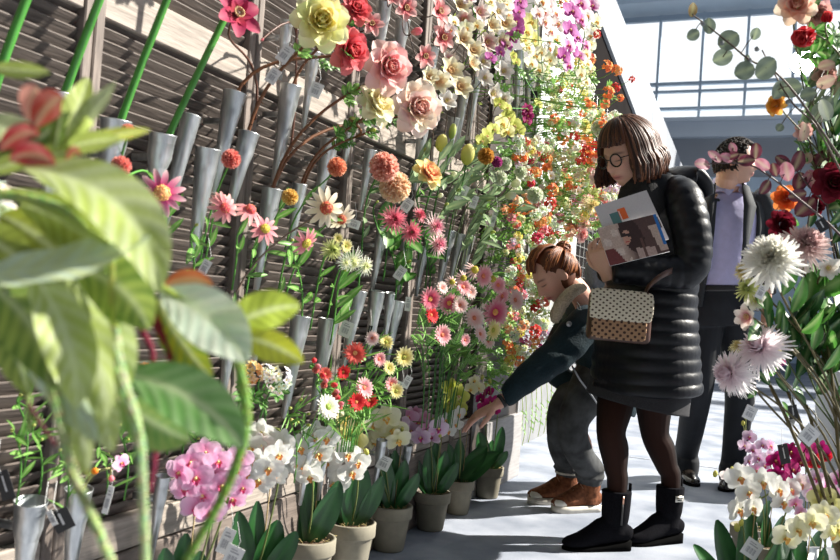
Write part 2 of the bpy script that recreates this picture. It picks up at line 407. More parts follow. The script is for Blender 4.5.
def hand_piece(mb, wrist, direc, palm_n, thumb_side, size=1.0, curl=(0.5, 0.6, 0.7, 0.8), curl2=None, spread=.07, thumb_out=.6):
    """palm + five fingers. direc: wrist->knuckles; palm_n: out of the palm; thumb_side: towards the thumb"""
    d = direc.normalized(); n = (palm_n-d*palm_n.dot(d)).normalized(); t = (thumb_side-d*thumb_side.dot(d)-n*thumb_side.dot(n)).normalized()
    s = size
    # palm: blocky ellipse loft
    loft(mb, [(wrist-d*.02*s, .026*s, .019*s), (wrist+d*.012*s, .027*s, .017*s), (wrist+d*.045*s, .038*s, .0165*s), (wrist+d*.085*s, .041*s, .0135*s), (wrist+d*.098*s, .036*s, .010*s)], t, 16, 3)
    mb.ball(wrist+d*.035*s+t*.02*s+n*.008*s, (.018*s,)*3, 10, 8)
    lens = [(.040, .025, .021), (.045, .028, .022), (.041, .026, .021), (.032, .020, .018)]
    tips = []
    for i in range(4):
        off = (1.5-i)*.0205*s
        base = wrist+d*(.086-.004*abs(i-1))*s+t*off
        fd = (d+t*(1.5-i)*spread).normalized(); ang = 0; p = base-fd*.018*s; pts = [(p, .0092*s, .0092*s), (base, .0090*s, .0088*s)]
        p = base; cs = curl[i]
        for q, L in enumerate(lens[i]):
            ang += cs*(1.0 if q == 0 else (1.15 if q == 1 else .7))
            dd = fd*math.cos(ang)+n*math.sin(ang)
            p = p+dd*L*s; rr = (.0084, .0077, .0058)[q]*s
            pts.append((p, rr, rr))
        loft(mb, pts, t, 10, 3); mb.ball(p, (.0060*s,)*3, 8, 6); tips.append((p, dd, n))
    b0 = wrist+d*.022*s+t*.022*s; b1 = b0+(d*.55+t*thumb_out+n*.25).normalized()*.042*s
    b2 = b1+(d*.8+t*thumb_out*.45+n*.3).normalized()*.030*s; b3 = b2+(d*.9+t*.1+n*.45).normalized()*.024*s
    loft(mb, [(b0-t*.008*s, .013*s, .013*s), (b1, .0105*s, .0105*s), (b2, .0095*s, .0092*s), (b3, .0065*s, .0060*s)], d, 10, 3); mb.ball(b3, (.0066*s,)*3, 8, 6)
    tips.append((b3, (b3-b2).normalized(), n))
    return tips
def limb(mb, pts, side=None, n=16, k=4):
    side = side or VIEW
    loft(mb, [(p, a, b if b else a) for (p, a, b) in pts], side, n, k)
    mb.ball(pts[0][0], (pts[0][1],)*3, 12, 8); mb.ball(pts[-1][0], (pts[-1][1],)*3, 12, 8)
def quilt(period_n, amp, power=.55):
    return lambda s, th: 1-amp+amp*abs(math.sin(math.pi*period_n*s))**power
def head_frame(pos, fwd, upish, tilt=0):
    f = Vector(fwd).normalized(); u = Vector(upish); u = (u-f*u.dot(f)).normalized(); x = f.cross(u)
    return frame_mat(pos, x, f, u)
def shoe(parent, name, heel, toe_dir, L, w, m_up, m_sole, shaft=0, shaft_r=.045, heel_h=0.0, shape='boot', toecap=None, lean=None, z0=0.0):
    """foot volume from heel to toe along toe_dir, plus an ankle shaft; sole is its own part"""
    d = Vector(toe_dir).normalized(); side = Vector((-d.y, d.x, 0)); root = Vector((heel.x, heel.y, z0))
    st = .008 if shape != 'sneaker' else .024
    prof = [(0.0, .55, .045), (.06, .70, .060), (.2, .78, .085), (.4, .82, .100), (.55, .90, .078), (.75, .98, .052), (.92, .76, .036), (1.0, .36, .020)]
    if shape == 'dress': prof = [(0, .5, .045), (.06, .68, .055), (.2, .74, .066), (.4, .78, .062), (.6, .9, .048), (.8, .86, .038), (.93, .62, .030), (1.0, .28, .018)]
    mb = MB(); pts = []
    for (s, ww, hh) in prof:
        lift = st + heel_h*max(0, 1-s*1.35)
        pts.append((root+d*(s*L)+UP*(lift+hh/2), w*ww, hh/2+.004))
    loft(mb, pts, side, 18, 3)
    if shaft:
        ax = root+d*(L*.24); ln = lean or Vector((0, 0, 0))
        loft(mb, [(ax+UP*(.035+heel_h), .040, .052), (ax+UP*(.07+heel_h)+ln*.2, .040, .050), (ax+UP*(shaft*.6)+ln*.6, shaft_r*.94, shaft_r), (ax+UP*shaft+ln, shaft_r, shaft_r*1.08)], side, 20, 4)
    up = fuse('upper', mb, m_up, parent, .004, 3)
    sb = MB(); n = 26; ring = []
    for k in range(n):
        th = 2*math.pi*k/n; s = .5-.5*math.cos(th); sg = 1 if math.sin(th) >= 0 else -1
        ww = 0
        for q in range(len(prof)-1):
            if prof[q][0] <= s <= prof[q+1][0]:
                f = (s-prof[q][0])/(prof[q+1][0]-prof[q][0]); ww = prof[q][1]*(1-f)+prof[q+1][1]*f
        ww = ww*min(1, abs(math.sin(th))*2.2)**.5
        ring.append((s, sg*w*ww*1.04))
    lo = []; hi = []
    for (s, y) in ring:
        p = root+d*((s*1.03-.015)*L)+side*y
        lo.append(p+UP*.0005); hi.append(p+UP*(st*1.25+heel_h*max(0, 1-s*1.35)))
    m = len(ring); sb.add(lo+hi, [(k, (k+1) % m, m+(k+1) % m, m+k) for k in range(m)]+[tuple(range(m-1, -1, -1)), tuple(m+k for k in range(m))])
    so = sb.build('sole', m_sole, parent)
    return up, so

SKIN_W = (.62, .36, .27); SKIN_G = (.66, .36, .27); SKIN_M = (.60, .35, .25)
# ------------------------------------------------------------------ older woman in the quilted coat
wf = (-RIGHT*.88-VIEW*.47).normalized(); wl = UP.cross(wf).normalized()
WD = 2.74
woman = thing('person', 'standing person in a long black quilted coat, glasses and ankle boots, holding brochures', 'person', PF(628, 552))
woman_inv = Matrix.Translation(-woman.location)
def settle(root):
    """re-seat every child built in world coordinates under its root"""
    Mi = Matrix.Translation(-root.location)
    for ch in [o for o in C.objects if o.parent is root]: ch.matrix_parent_inverse = Mi
mb = MB()
hf = (-RIGHT*.80-VIEW*.50-UP*.42).normalized()
HM = head_frame(P(627, 155, 2.68), hf, UP+wf*.15) @ Matrix.Scale(1.06, 4)
head_piece(mb, HM, .070)
nb = P(655, 200, 2.74)
loft(mb, [(HM @ Vector((0, -.035, -.06)), .052, .055), (HM @ Vector((0, -.055, -.11)), .05, .052), (nb, .06, .06)], wl, 18, 4)
# torso under the coat
loft(mb, [(nb, .07, .06), (P(650, 225, WD), .17, .10), (P(647, 290, WD), .15, .11), (P(643, 360, WD), .17, .13), (P(640, 400, WD), .16, .12)], wl, 20, 4)
# legs in sheer tights
bd = (-RIGHT*.97-VIEW*.22); bd = Vector((bd.x, bd.y, 0)).normalized()
bd2 = (-RIGHT*.90-VIEW*.42); bd2 = Vector((bd2.x, bd2.y, 0)).normalized()
BL = .272
heel1 = PF(563, 549)-bd*BL; heel2 = PF(626, 545)-bd2*BL
aL = heel1+bd*(BL*.24)+UP*.26; aR = heel2+bd2*(BL*.24)+UP*.26
kL = P(611, 432, dep(aL)); kR = P(655, 434, dep(aR))
for hip, kn, an, dd in ((P(619, 378, 2.77), kL, aL, 0), (P(652, 378, 2.80), kR, aR, 0)):
    calf = kn.lerp(an, .35)
    limb(mb, [(hip, .078, .078), (hip.lerp(kn, .55), .070, .070), (kn, .056, .058), (calf-wf*.004, .056, .058), (kn.lerp(an, .75), .044, .045), (an, .040, .042), (an-UP*.14, .034, .036)], RIGHT, 18)
# hands
whand = P(607, 275, 2.56)
elbL = P(684, 275, 2.60)
loft(mb, [(elbL, .035, .035), (whand+RIGHT*.03, .027, .024)], UP, 14, 3)
tipsL = hand_piece(mb, whand, (-RIGHT*.45+UP*.9-VIEW*.05), (RIGHT*.55+VIEW*.7+UP*.25), (VIEW*.2-RIGHT*.9), 1.0, (.55, .6, .62, .66), thumb_out=.5)
rh = P(600, 268, 2.84)
loft(mb, [(P(640, 285, 2.88), .035, .035), (rh+RIGHT*.02, .026, .022)], UP, 14, 3)
fc = face_col(HM, SKIN_W, (.55, .20, .18), (.10, .06, .045), (.70, .34, .27))
def wcol(co):
    c = fc(co)
    if c: return c
    if co.z < .75: return (.045, .024, .019)
    return SKIN_W
body = fuse('body', mb, M_SKIN, woman, .004, 1, wcol)
mt, t, b = newmat('sheer_black_tights'); b.inputs['Roughness'].default_value = .75; b.inputs['Specular IOR Level'].default_value = .15
lw = t.nodes.new('ShaderNodeLayerWeight'); lw.inputs[0].default_value = .35; r = t.nodes.new('ShaderNodeValToRGB')
r.color_ramp.elements[0].color = (.030, .011, .007, 1); r.color_ramp.elements[1].color = (.005, .004, .004, 1); r.color_ramp.elements[1].position = .6
t.links.new(lw.outputs['Facing'], r.inputs[0]); t.links.new(r.outputs[0], b.inputs['Base Color'])
body.data.materials.append(mt)
for p in body.data.polygons:
    if body.data.vertices[p.vertices[0]].co.z < .8: p.material_index = 1
# nails
nm = MB()
for (p, d, n) in tipsL[:4]: nm.ball((0, 0, 0), (.0055, .003, .007), 8, 6, M=axis_mat(p+d*.001-n*.0045, d))
nm.build('fingernails', mat('red_nail_polish', (.55, .02, .03), .2), woman)
# coat
M_COAT = mat('black_quilted_nylon', (.004, .005, .008), .42, 0, .15, 60, .12, .30)
cb = MB()
top = P(660, 196, WD)
zt_, zb_ = 1.43, P(640, 400, WD).z
cs = [(P(668, 176, 2.74), .085, .080), (P(666, 188, 2.74), .150, .108), (P(662, 208, WD), .198, .135), (P(655, 245, WD), .212, .155), (P(651, 280, WD), .205, .155), (P(648, 308, WD), .207, .168), (P(646, 338, WD), .222, .180), (P(645, 365, WD), .232, .190), (P(645, 387, WD), .238, .196), (P(645, 392, WD), .225, .182)]
loft(cb, cs, wl, 48, 12, fn=quilt(17, .044, .5))
# near sleeve
shL = P(683, 198, 2.60)
loft(cb, [(P(674, 188, 2.66), .055, .055), (shL, .072, .070), (P(690, 222, 2.56), .074, .070), (P(694, 252, 2.55), .071, .066), (P(688, 270, 2.55), .070, .066), (P(668, 272, 2.55), .066, .062), (P(640, 271, 2.55), .062, .056), (P(617, 271, 2.55), .054, .046), (P(612, 271, 2.55), .045, .038)], VIEW, 28, 12, fn=quilt(16, .08, .5))
# far sleeve
loft(cb, [(P(640, 205, 2.90), .06, .06), (P(640, 235, 2.94), .068, .062), (P(642, 268, 2.95), .064, .06), (P(622, 275, 2.90), .055, .05), (P(603, 272, 2.86), .045, .04)], VIEW, 24, 10, fn=quilt(10, .1))
coat = fuse('coat', cb, M_COAT, woman, .005, 1)
# collar and zip placket
cb = MB()
loft(cb, [(P(657, 205, 2.72), .145, .125), (P(654, 192, 2.71), .115, .108), (P(654, 179, 2.71), .098, .095)], wl, 40, 8, caps=False, fn=lambda s, th: 1+.03*math.sin(th*3))
solidify(cb.build('collar', M_COAT, woman), .022)
hp = MB()
loft(hp, [(P(668, 184, 2.70), .10, .04), (P(680, 179, 2.72), .12, .05), (P(692, 188, 2.72), .11, .04), (P(699, 200, 2.72), .08, .03)], wl, 24, 6)
hp.build('folded_hood', M_COAT, woman)
# skirt
M_SKIRT = mat('grey_tweed_skirt', (.020, .020, .024), .9, 0, .6, 420, .3)
cb = MB(); loft(cb, [(P(644, 362, WD), .210, .165), (P(639, 388, WD), .214, .168), (P(636, 403, WD), .220, .172)], wl, 40, 5, caps=False, fn=lambda s, th: 1+.012*math.sin(th*9))
solidify(cb.build('skirt', M_SKIRT, woman), .006)
# scarf
cb = MB(); loft(cb, [(P(636, 196, 2.62), .03, .028), (P(633, 215, 2.60), .032, .025), (P(634, 240, 2.60), .03, .02)], wl, 14, 4)
loft(cb, [(P(646, 182, 2.69), .078, .074), (P(643, 194, 2.68), .095, .088), (P(643, 206, 2.68), .105, .10), (P(645, 220, 2.69), .10, .10)], wl, 26, 4)
cb.build('scarf', mat('black_knit', (.012, .012, .014), .95, 0, .3, 300, .4), woman)
# boots
M_SUEDE = mat('black_suede', (.007, .007, .009), .95, 0, .3, 200, .2, .05); M_RUB = mat('black_rubber', (.004, .004, .004), .95, 0, .1, 30, 0, .02)
def boot(heel, d, lean):
    L = BL
    e = link('boot', None, woman); up, so = shoe(woman, 'boot', heel, d, L, .045, M_SUEDE, M_RUB, .225, .054, .026, lean=lean)
    up.name = 'boot_upper'; so.name = 'boot_sole'
    for q in (up, so): q.parent = e
    return e, heel, up
e1, h1, u1 = boot(heel1, bd, Vector((0, 0, 0)))
e2, h2, u2 = boot(heel2, bd2, Vector((0, 0, 0)))
for h, d in ((h1, bd), (h2, bd2)):
    tb = MB(); q = h+d*.010+UP*.228
    tb.box((0, 0, 0), (.006, .014, .034), M=frame_mat(q-d*.0+UP*.008, d, Vector((-d.y, d.x, 0)), UP))
    tb.build('boot_pull_tab', M_SUEDE, e1 if h is h1 else e2)
zb = MB(); sd = Vector((bd.y, -bd.x, 0)); sd = sd if sd.dot(VIEW) < 0 else -sd
zc = h1+bd*BL*.24+sd*.0545
zb.box((0, 0, 0), (.007, .003, .10), M=frame_mat(zc+UP*.155, bd, sd, UP)); zb.build('boot_zip', mat('black_zip', (.03, .03, .03), .4), e1)
zb = MB(); zb.box((0, 0, 0), (.006, .004, .030), M=frame_mat(zc+UP*.20+sd*.003, bd, sd, UP)); zb.build('boot_zip_pull', mat('rose_gold', (.8, .45, .32), .3, .9), e1)
sd2 = Vector((bd2.y, -bd2.x, 0)); sd2 = sd2 if sd2.dot(VIEW) < 0 else -sd2
zb = MB(); zb.box((0, 0, 0), (.040, .003, .024), M=frame_mat(h2+bd2*BL*.24+sd2*.056+UP*.185, bd2, sd2, UP)); lb = zb.build('boot_label', mat('silver_label', (.6, .58, .52), .35, .5), e2)
zb = MB(); 
for k in range(2): zb.box((0, 0, 0), (.03-.008*k, .001, .003), M=frame_mat(h2+bd2*BL*.24+sd2*.0580+UP*(.188-.008*k), bd2, sd2, UP))
zb.build('label_lettering', M_RUB, e2)
# glasses
GM = mat('black_acetate', (.01, .01, .012), .2)
gl_ = MB()
for s in (-1, 1):
    ring = [HM @ Vector((s*.034+.0235*math.cos(a), .097-.10*abs(s*.034+.0235*math.cos(a))**1.5*4, .002+.0225*math.sin(a))) for a in [2*math.pi*k/24 for k in range(25)]]
    gl_.tube(ring, .0031, 6)
    gl_.tube([HM @ Vector((s*.057, .088, .008)), HM @ Vector((s*.073, .06, .008)), HM @ Vector((s*.077, .0, .004)), HM @ Vector((s*.076, -.02, -.008))], .0022, 6)
gl_.tube([HM @ Vector((-.011, .098, .006)), HM @ Vector((0, .102, .008)), HM @ Vector((.011, .098, .006))], .0022, 6)
gl_.build('glasses', GM, woman)
# hair: bob with a fringe
def strands(mb, paths, r, cols, n=5):
    for pth in paths:
        c = rnd.choice(cols); N = len(pth)
        mb.tube(pth, [r*(.55+.45*math.sin(math.pi*min(1, (k+.6)/N))) for k in range(N)], n, [mixc(c, tuple(min(1, x*1.3) for x in c), k/N) for k in range(N)])
HC = [(.055, .020, .011), (.085, .032, .016), (.035, .013, .008), (.13, .052, .025), (.022, .010, .007)]
hb = MB(); paths = []
part = Vector((.0, .02, .125))
def shell(th, ph, k=1.0):   # th: 0 = crown .. pi ; ph azimuth with +Y front
    return Vector((.086*math.sin(th)*math.cos(ph), (.100 if math.sin(ph) > 0 else .126)*math.sin(th)*math.sin(ph)-.006, .120*math.cos(th)+.006))*k
for i in range(820):
    ph = rnd.uniform(0, 2*math.pi); front = math.sin(ph)
    lay = rnd.uniform(1.0, 1.13)
    pth = []
    isfr = front > .62
    th_end = rnd.uniform(1.0, 1.22) if isfr else 1.62
    t0 = rnd.uniform(0.02, .5)
    for k in range(7):
        th = t0+(th_end-t0)*k/6
        pth.append(HM @ shell(th, ph+rnd.uniform(-.02, .02), lay))
    if not isfr:
        last = pth[-1]; L = rnd.uniform(.07, .115) if front < .2 else rnd.uniform(.06, .10)
        ou = HM.to_3x3() @ Vector((math.cos(ph), math.sin(ph), 0))
        for k in range(1, 5):
            f = k/4; pth.append(last-UP*L*f*(.85)+ou*(.020*math.sin(f*2.4)+.006*f)+(HM.to_3x3() @ Vector((0, -.01, -.02)))*f+Vector((rnd.uniform(-.003, .003),)*3))
    paths.append(pth)
strands(hb, paths, .0055, HC)
cap = MB(); cap.ball((0, 0, 0), (.080, .098, .118), 30, 20, HC[0], M=HM @ Matrix.Translation((0, -.006, .008)))
# keep the cap off the face
cv = [(Vector(v), c) for v, c in zip(cap.v, cap.c)]
HMi = HM.inverted(); keep = []
for f in cap.f:
    c = sum((HMi @ Vector(cap.v[i]) for i in f), Vector())/len(f)
    if not (c.y > .03 and c.z < .055) and not (c.z < -.05 and c.y > -.02): keep.append(f)
cap.f = keep; cap.m = [0]*len(keep); o_ = len(hb.v)
hb.v += cap.v; hb.c += cap.c; hb.f += [tuple(i+o_ for i in f) for f in cap.f]; hb.m += cap.m
hb.build('hair', M_HAIR, woman)
settle(woman)
for ch in (e1, e2): pass

# ------------------------------------------------------------------ bending woman with red-brown hair
GD = 3.10
girl = thing('person', 'bending person with red-brown hair in a bun and dark teal jacket, reaching down to flowers', 'person', PF(566, 508))
gf = (-RIGHT*.97-VIEW*.15); gl2 = UP.cross(gf).normalized()
mb = MB()
ghf = (-RIGHT*.72-VIEW*.22-UP*.62).normalized()
GM_ = head_frame(P(554, 276, 3.02), ghf, UP*.8-RIGHT*.35)
head_piece(mb, GM_, .071)
gn = P(588, 306, 3.08)
loft(mb, [(GM_ @ Vector((0, -.03, -.05)), .05, .052), (GM_ @ Vector((0, -.05, -.10)), .045, .047), (gn, .055, .055)], gl2, 18, 4)
loft(mb, [(gn, .06, .06), (P(603, 325, 3.12), .15, .09), (P(618, 350, 3.18), .13, .10), (P(610, 385, 3.22), .14, .11)], gl2, 20, 4)
sd_ = (-RIGHT*.93-VIEW*.36); sd_ = Vector((sd_.x, sd_.y, 0)).normalized(); sdb = (sd_+VIEW*.15).normalized()
toe1 = PF(552, 512); toe2 = PF(528, 503); SL = .245
g1 = toe1-sd_*(SL*.76)+UP*.16; g2 = toe2-sdb*(SL*.76)+UP*.16
for hip, kn, an in ((P(598, 385, 3.14), P(574, 422, 3.12), g1), (P(604, 380, 3.28), P(562, 425, 3.22), g2)):
    limb(mb, [(hip, .08, None), (kn, .052, None), (kn.lerp(an, .4), .05, None), (an, .034, None), (an-UP*.06, .032, None)], RIGHT)
ghand = P(497, 405, 2.86)
loft(mb, [(P(530, 385, 2.90), .032, .032), (P(510, 396, 2.87), .027, .025), (ghand, .024, .019)], UP, 14, 3)
gt = hand_piece(mb, ghand, (-RIGHT*.86-UP*.50), (-UP*.8+RIGHT*.45+VIEW*.15), (-VIEW*.9-RIGHT*.25-UP*.15), 1.0, (.18, .20, .24, .30), spread=.10, thumb_out=.5)
gfc = face_col(GM_, SKIN_G, (.60, .16, .15), (.18, .08, .05), (.75, .33, .26))
fuse('body', mb, M_SKIN, girl, .004, 1, lambda co: gfc(co) or SKIN_G)
M_JK = mat('dark_teal_jacket_cloth', (.006, .020, .028), .75, 0, .2, 120, .25, .3)
jb = MB()
# torso of jacket, leaning forward
loft(jb, [(P(580, 306, 3.10), .10, .07), (P(588, 318, 3.12), .175, .10), (P(600, 340, 3.16), .185, .13), (P(608, 365, 3.20), .18, .14), (P(606, 392, 3.22), .19, .15), (P(602, 405, 3.22), .185, .145)], gl2, 30, 5, fn=lambda s, th: 1+.02*math.sin(s*22+th*2))
# near sleeve reaching down-left
loft(jb, [(P(590, 318, 3.02), .07, .07), (P(578, 332, 2.96), .085, .078), (P(560, 352, 2.93), .080, .074), (P(540, 368, 2.90), .070, .066), (P(520, 384, 2.88), .058, .054), (P(508, 396, 2.87), .046, .042), (P(505, 398, 2.87), .038, .034)], VIEW, 26, 6, fn=lambda s, th: 1+.03*math.sin(s*38+math.sin(th)*2))
loft(jb, [(P(575, 318, 3.25), .07, .07), (P(560, 345, 3.30), .07, .068), (P(556, 372, 3.30), .06, .06), (P(575, 385, 3.25), .05, .05)], VIEW, 20, 5)
fuse('jacket', jb, M_JK, girl, .0055, 2)
hd = MB()   # denim-blue hood at the back of the neck
loft(hd, [(P(590, 262, 3.12), .045, .020), (P(596, 275, 3.12), .085, .045), (P(600, 292, 3.12), .11, .06), (P(599, 310, 3.12), .11, .05)], gl2, 24, 5)
hd.build('hood', mat('denim_blue_lining', (.10, .17, .26), .8, 0, .2, 90, .2), girl)
fu = MB()
loft(fu, [(P(581, 288, 2.98), .03, .022), (P(572, 292, 2.94), .040, .026), (P(562, 303, 2.92), .042, .028), (P(556, 315, 2.92), .036, .026), (P(555, 321, 2.93), .02, .016)], VIEW, 18, 6, fn=lambda s, th: 1+.06*math.sin(s*40+th*5))
fu.build('collar_lining', mat('beige_sherpa', (.50, .40, .29), .95, 0, .25, 150, .8), girl)
bt = MB(); bt.ball((0, 0, 0), (.012, .012, .004), 14, 6, M=axis_mat(P(569, 324, 2.865), -VIEW)); bt.build('snap_button', mat('pewter', (.35, .35, .36), .35, .8), girl)
bt = MB(); bt.tube([P(577, 302, 2.92), P(580, 306, 2.90), P(581, 310, 2.90), P(578, 309, 2.90), P(577, 305, 2.91)], .0015, 5); bt.build('drawstring', mat('white_cord', (.7, .7, .68), .7), girl)
bt = MB(); bt.tube([P(572, 366, 2.98), P(580, 380, 3.00), P(592, 396, 3.02), P(600, 408, 3.03)], .004, 6); bt.build('jacket_zip', mat('zip_metal', (.35, .36, .38), .35, .8), girl)
# jeans
M_JEAN = mat('faded_grey_jeans', (.060, .062, .063), .85, 0, .55, 14, .3, .2)
jb = MB()
limb(jb, [(P(600, 375, 3.18), .115, None), (P(585, 398, 3.12), .090, None), (P(574, 420, 3.10), .070, None), (P(574, 440, 3.11), .066, None), ((P(574, 440, 3.11)).lerp(g1, .5), .062, None), (g1+UP*.03, .061, None), (g1-UP*.005, .062, None)], RIGHT, 22)
limb(jb, [(P(604, 372, 3.28), .11, None), (P(580, 390, 3.26), .088, None), (P(563, 410, 3.22), .070, None), (P(561, 440, 3.22), .064, None), ((P(561, 440, 3.22)).lerp(g2, .5), .060, None), (g2+UP*.03, .060, None), (g2, .060, None)], RIGHT, 22)
for q in (g1, g1+UP*.035, g2+UP*.01):
    jb.lathe([(.058, -.012), (.067, -.004), (.068, .004), (.058, .012)], 20, M=Matrix.Translation(q) @ Matrix.Rotation(R_(8), 4, 'X'))
fuse('jeans', jb, M_JEAN, girl, .0055, 2)
# bracelet watch
wb = MB(); wd_ = (P(515, 393, 2.87)-ghand).normalized()
wb.lathe([(.027, -.008), (.030, -.006), (.030, .006), (.027, .008)], 22, M=axis_mat(P(502, 401, 2.865), wd_)); wb.build('wristband', mat('black_leather', (.02, .018, .018), .5), girl)
# sneakers
M_BR = mat('brown_suede', (.17, .062, .028), .9, 0, .45, 60, .4, .2); M_WR = mat('cream_rubber', (.62, .58, .50), .6)
def sneaker(toe, d, lean):
    L = .245; heel = toe-d*L; e = link('sneaker', None, girl)
    up, so = shoe(girl, 's', heel, d, L, .043, M_BR, M_WR, .145, .050, .0, 'sneaker', lean=lean); up.name = 'sneaker_upper'; so.name = 'sneaker_sole'
    for q in (up, so): q.parent = e
    tb = MB(); tb.ball((0, 0, 0), (.041, .042, .024), 18, 10, M=frame_mat(toe-d*.038+UP*.042, Vector((-d.y, d.x, 0)), d, UP)); tb.build('toe_cap', M_WR, e)
    lc = MB(); sdv = Vector((-d.y, d.x, 0))
    for k in range(5):
        q = heel+d*(L*(.66-.075*k))+UP*(.082+.0125*k)
        lc.tube([q-sdv*.026-UP*.012, q-sdv*.012+UP*.004, q+sdv*.012+UP*.004+d*.006, q+sdv*.026-UP*.012], .0028, 5)
    lc.build('laces', mat('tan_lace', (.42, .22, .12), .8), e)
    cb = MB(); ax = heel+d*(L*.24)+UP*.146+(lean or Vector())
    cb.lathe([(.050, -.008), (.058, -.004), (.059, .005), (.052, .010)], 20, M=Matrix.Translation(ax)); cb.build('fleece_cuff', M_WR, e)
    return e
s1 = sneaker(toe1, sd_, RIGHT*.0)
s2 = sneaker(toe2, sdb, RIGHT*.0)
# hair: pulled back into a bun
hb = MB(); paths = []
GC = [(.16, .048, .016), (.25, .080, .026), (.10, .030, .012), (.33, .12, .04), (.07, .022, .010)]
bun = GM_ @ Vector((0, -.108, .070))
for i in range(520):
    # start on the hairline circle, run over the skull to the bun
    ph = rnd.uniform(0, 2*math.pi)
    st = Vector((.074*math.cos(ph), .052+.030*math.sin(ph) if False else 0, 0))
    fx = math.cos(ph); fy = math.sin(ph)
    s0 = Vector((.076*fx, .074 if fy > 0 else -.06,   .068 if fy > 0 else -.055))
    if abs(fx) > .5:
        yy = rnd.uniform(-.09, .055); s0 = Vector((.078*(1 if fx > 0 else -1), yy, (.052 if yy > -.012 else -.005-.5*(-.012-yy))+rnd.uniform(-.01, .03)))
    else: s0.x += 0; s0.z += rnd.uniform(-.01, .03)
    e0 = Vector((0, -.100, .062)); pth = []
    for k in range(9):
        f = k/8; q = s0.lerp(e0, f); q = Vector((q.x/.074, q.y/.098, q.z/.116)); q.normalize()
        lay = 1.04+.17*math.sin(math.pi*f)**.8+rnd.uniform(0, .03)
        pth.append(GM_ @ Vector((q.x*.074*lay, q.y*.098*lay, q.z*.116*lay+.002)))
    paths.append(pth)
strands(hb, paths, .0048, GC)
bp_ = []
for i in range(70):
    q = Quaternion(Vector((rnd.uniform(-1, 1), rnd.uniform(-1, 1), rnd.uniform(-1, 1))).normalized(), rnd.uniform(0, 6)); rr = rnd.uniform(.022, .034)
    bp_.append([bun+q @ Vector((rr*math.cos(a), rr*math.sin(a), .006*math.sin(a*2))) for a in [k*.55 for k in range(9)]])
strands(hb, bp_, .0045, GC)
hb.ball((0, 0, 0), (.074, .090, .110), 26, 18, GC[2], M=GM_ @ Matrix.Translation((0, -.014, .012)))
hb.ball(bun, .026, 12, 8, GC[2])
hb.build('hair', M_HAIR, girl)
settle(girl)

# ------------------------------------------------------------------ man in the charcoal suit
MD = 3.70
man = thing('person', 'standing person in a charcoal suit and open-collared lilac shirt, looking right', 'person', PF(712, 486))
mf = (-VIEW*.97+RIGHT*.12).normalized(); ml = UP.cross(mf).normalized()
mb = MB()
mhf = (RIGHT*.90-VIEW*.42-UP*.02).normalized()
MM = head_frame(P(736, 162, 3.66), mhf, UP) @ Matrix.Scale(1.05, 4)
head_piece(mb, MM, .074, male=True, lids=False)
mn = P(729, 182, 3.72)
loft(mb, [(MM @ Vector((0, -.03, -.05)), .060, .062), (MM @ Vector((0, -.035, -.10)), .060, .060), (mn, .068, .064), (P(728, 198, 3.74), .09, .07)], ml, 20, 4)
loft(mb, [(P(728, 196, 3.74), .12, .07), (P(726, 216, 3.74), .18, .10), (P(722, 266, 3.74), .15, .11), (P(718, 291, 3.74), .16, .12)], ml, 20, 4)
md1 = (-VIEW*.90-RIGHT*.05); md1 = Vector((md1.x, md1.y, 0)).normalized(); md2 = (-VIEW*.75-RIGHT*.45); md2 = Vector((md2.x, md2.y, 0)).normalized()
mt1 = PF(695, 487); mt2 = PF(724, 492); m1 = mt1-md1*(.285*.76)+UP*.09; m2 = mt2-md2*(.285*.76)+UP*.09
for hip, kn, an in ((P(705, 305, 3.74), P(698, 390, 3.74), m1), (P(735, 305, 3.78), P(740, 392, 3.80), m2)):
    limb(mb, [(hip, .080, None), (kn, .050, None), (kn.lerp(an, .35), .046, None), (an+UP*.09, .032, None)], RIGHT)
mh1 = P(766, 306, 3.62)
loft(mb, [(P(767, 285, 3.64), .032, .03), (mh1, .028, .022)], VIEW, 12, 3)
hand_piece(mb, mh1, -UP, -RIGHT, -VIEW, 1.05, (.25, .3, .35, .4))
mh2 = P(684, 305, 3.80)
loft(mb, [(P(684, 285, 3.80), .032, .03), (mh2, .028, .022)], VIEW, 12, 3)
hand_piece(mb, mh2, -UP, RIGHT, -VIEW, 1.05, (.25, .3, .35, .4))
mfc = face_col(MM, SKIN_M, (.50, .22, .18), (.06, .04, .03), (.66, .34, .26), (.34, .22, .17), lash=False)
fuse('body', mb, M_SKIN, man, .004, 1, lambda co: mfc(co) or SKIN_M)
for s in (-1, 1):
    eb = MB(); eb.ball((0, 0, 0), .0115, 12, 10, (.8, .78, .75)); eb.ball((0, .0075, 0), (.0058, .005, .0058), 10, 8, (.12, .07, .04)); eb.ball((0, .0105, 0), (.0026, .0022, .0026), 8, 6, (.01, .01, .01))
    o = eb.build('eye', M_PIG, man); eb = None; o.matrix_world = MM @ Matrix.Translation((s*.030, .0745, .003))
M_SUIT = mat('charcoal_suit_wool', (.030, .033, .037), .8, 0, .12, 200, .15, .25); M_TR = mat('black_trouser_wool', (.012, .014, .018), .75, 0, .25, 12, .2, .3)
M_SH = mat('lilac_cotton', (.47, .45, .68), .75, 0, .06, 30, .25)
sb_ = MB()
loft(sb_, [(P(729, 191, 3.73), .085, .075), (P(728, 203, 3.74), .16, .098), (P(727, 220, 3.74), .19, .118), (P(723, 250, 3.74), .178, .122), (P(719, 276, 3.74), .172, .125), (P(717, 288, 3.74), .172, .126)], ml, 36, 6, fn=lambda s, th: 1+.012*math.sin(s*30+math.sin(th*3)*2)+.008*math.sin(th*11+s*8))
sb_.build('shirt', M_SH, man)
cb = MB()   # shirt collar: a band round the neck, open in front, and two leaning wings
cc = P(729, 184, 3.71); o2 = .45
ca = (math.pi/2+o2, math.pi*2.5-o2)
tw = UP.cross(ml)
if tw.dot(mf) < 0: ca = (-ca[0], -ca[1])
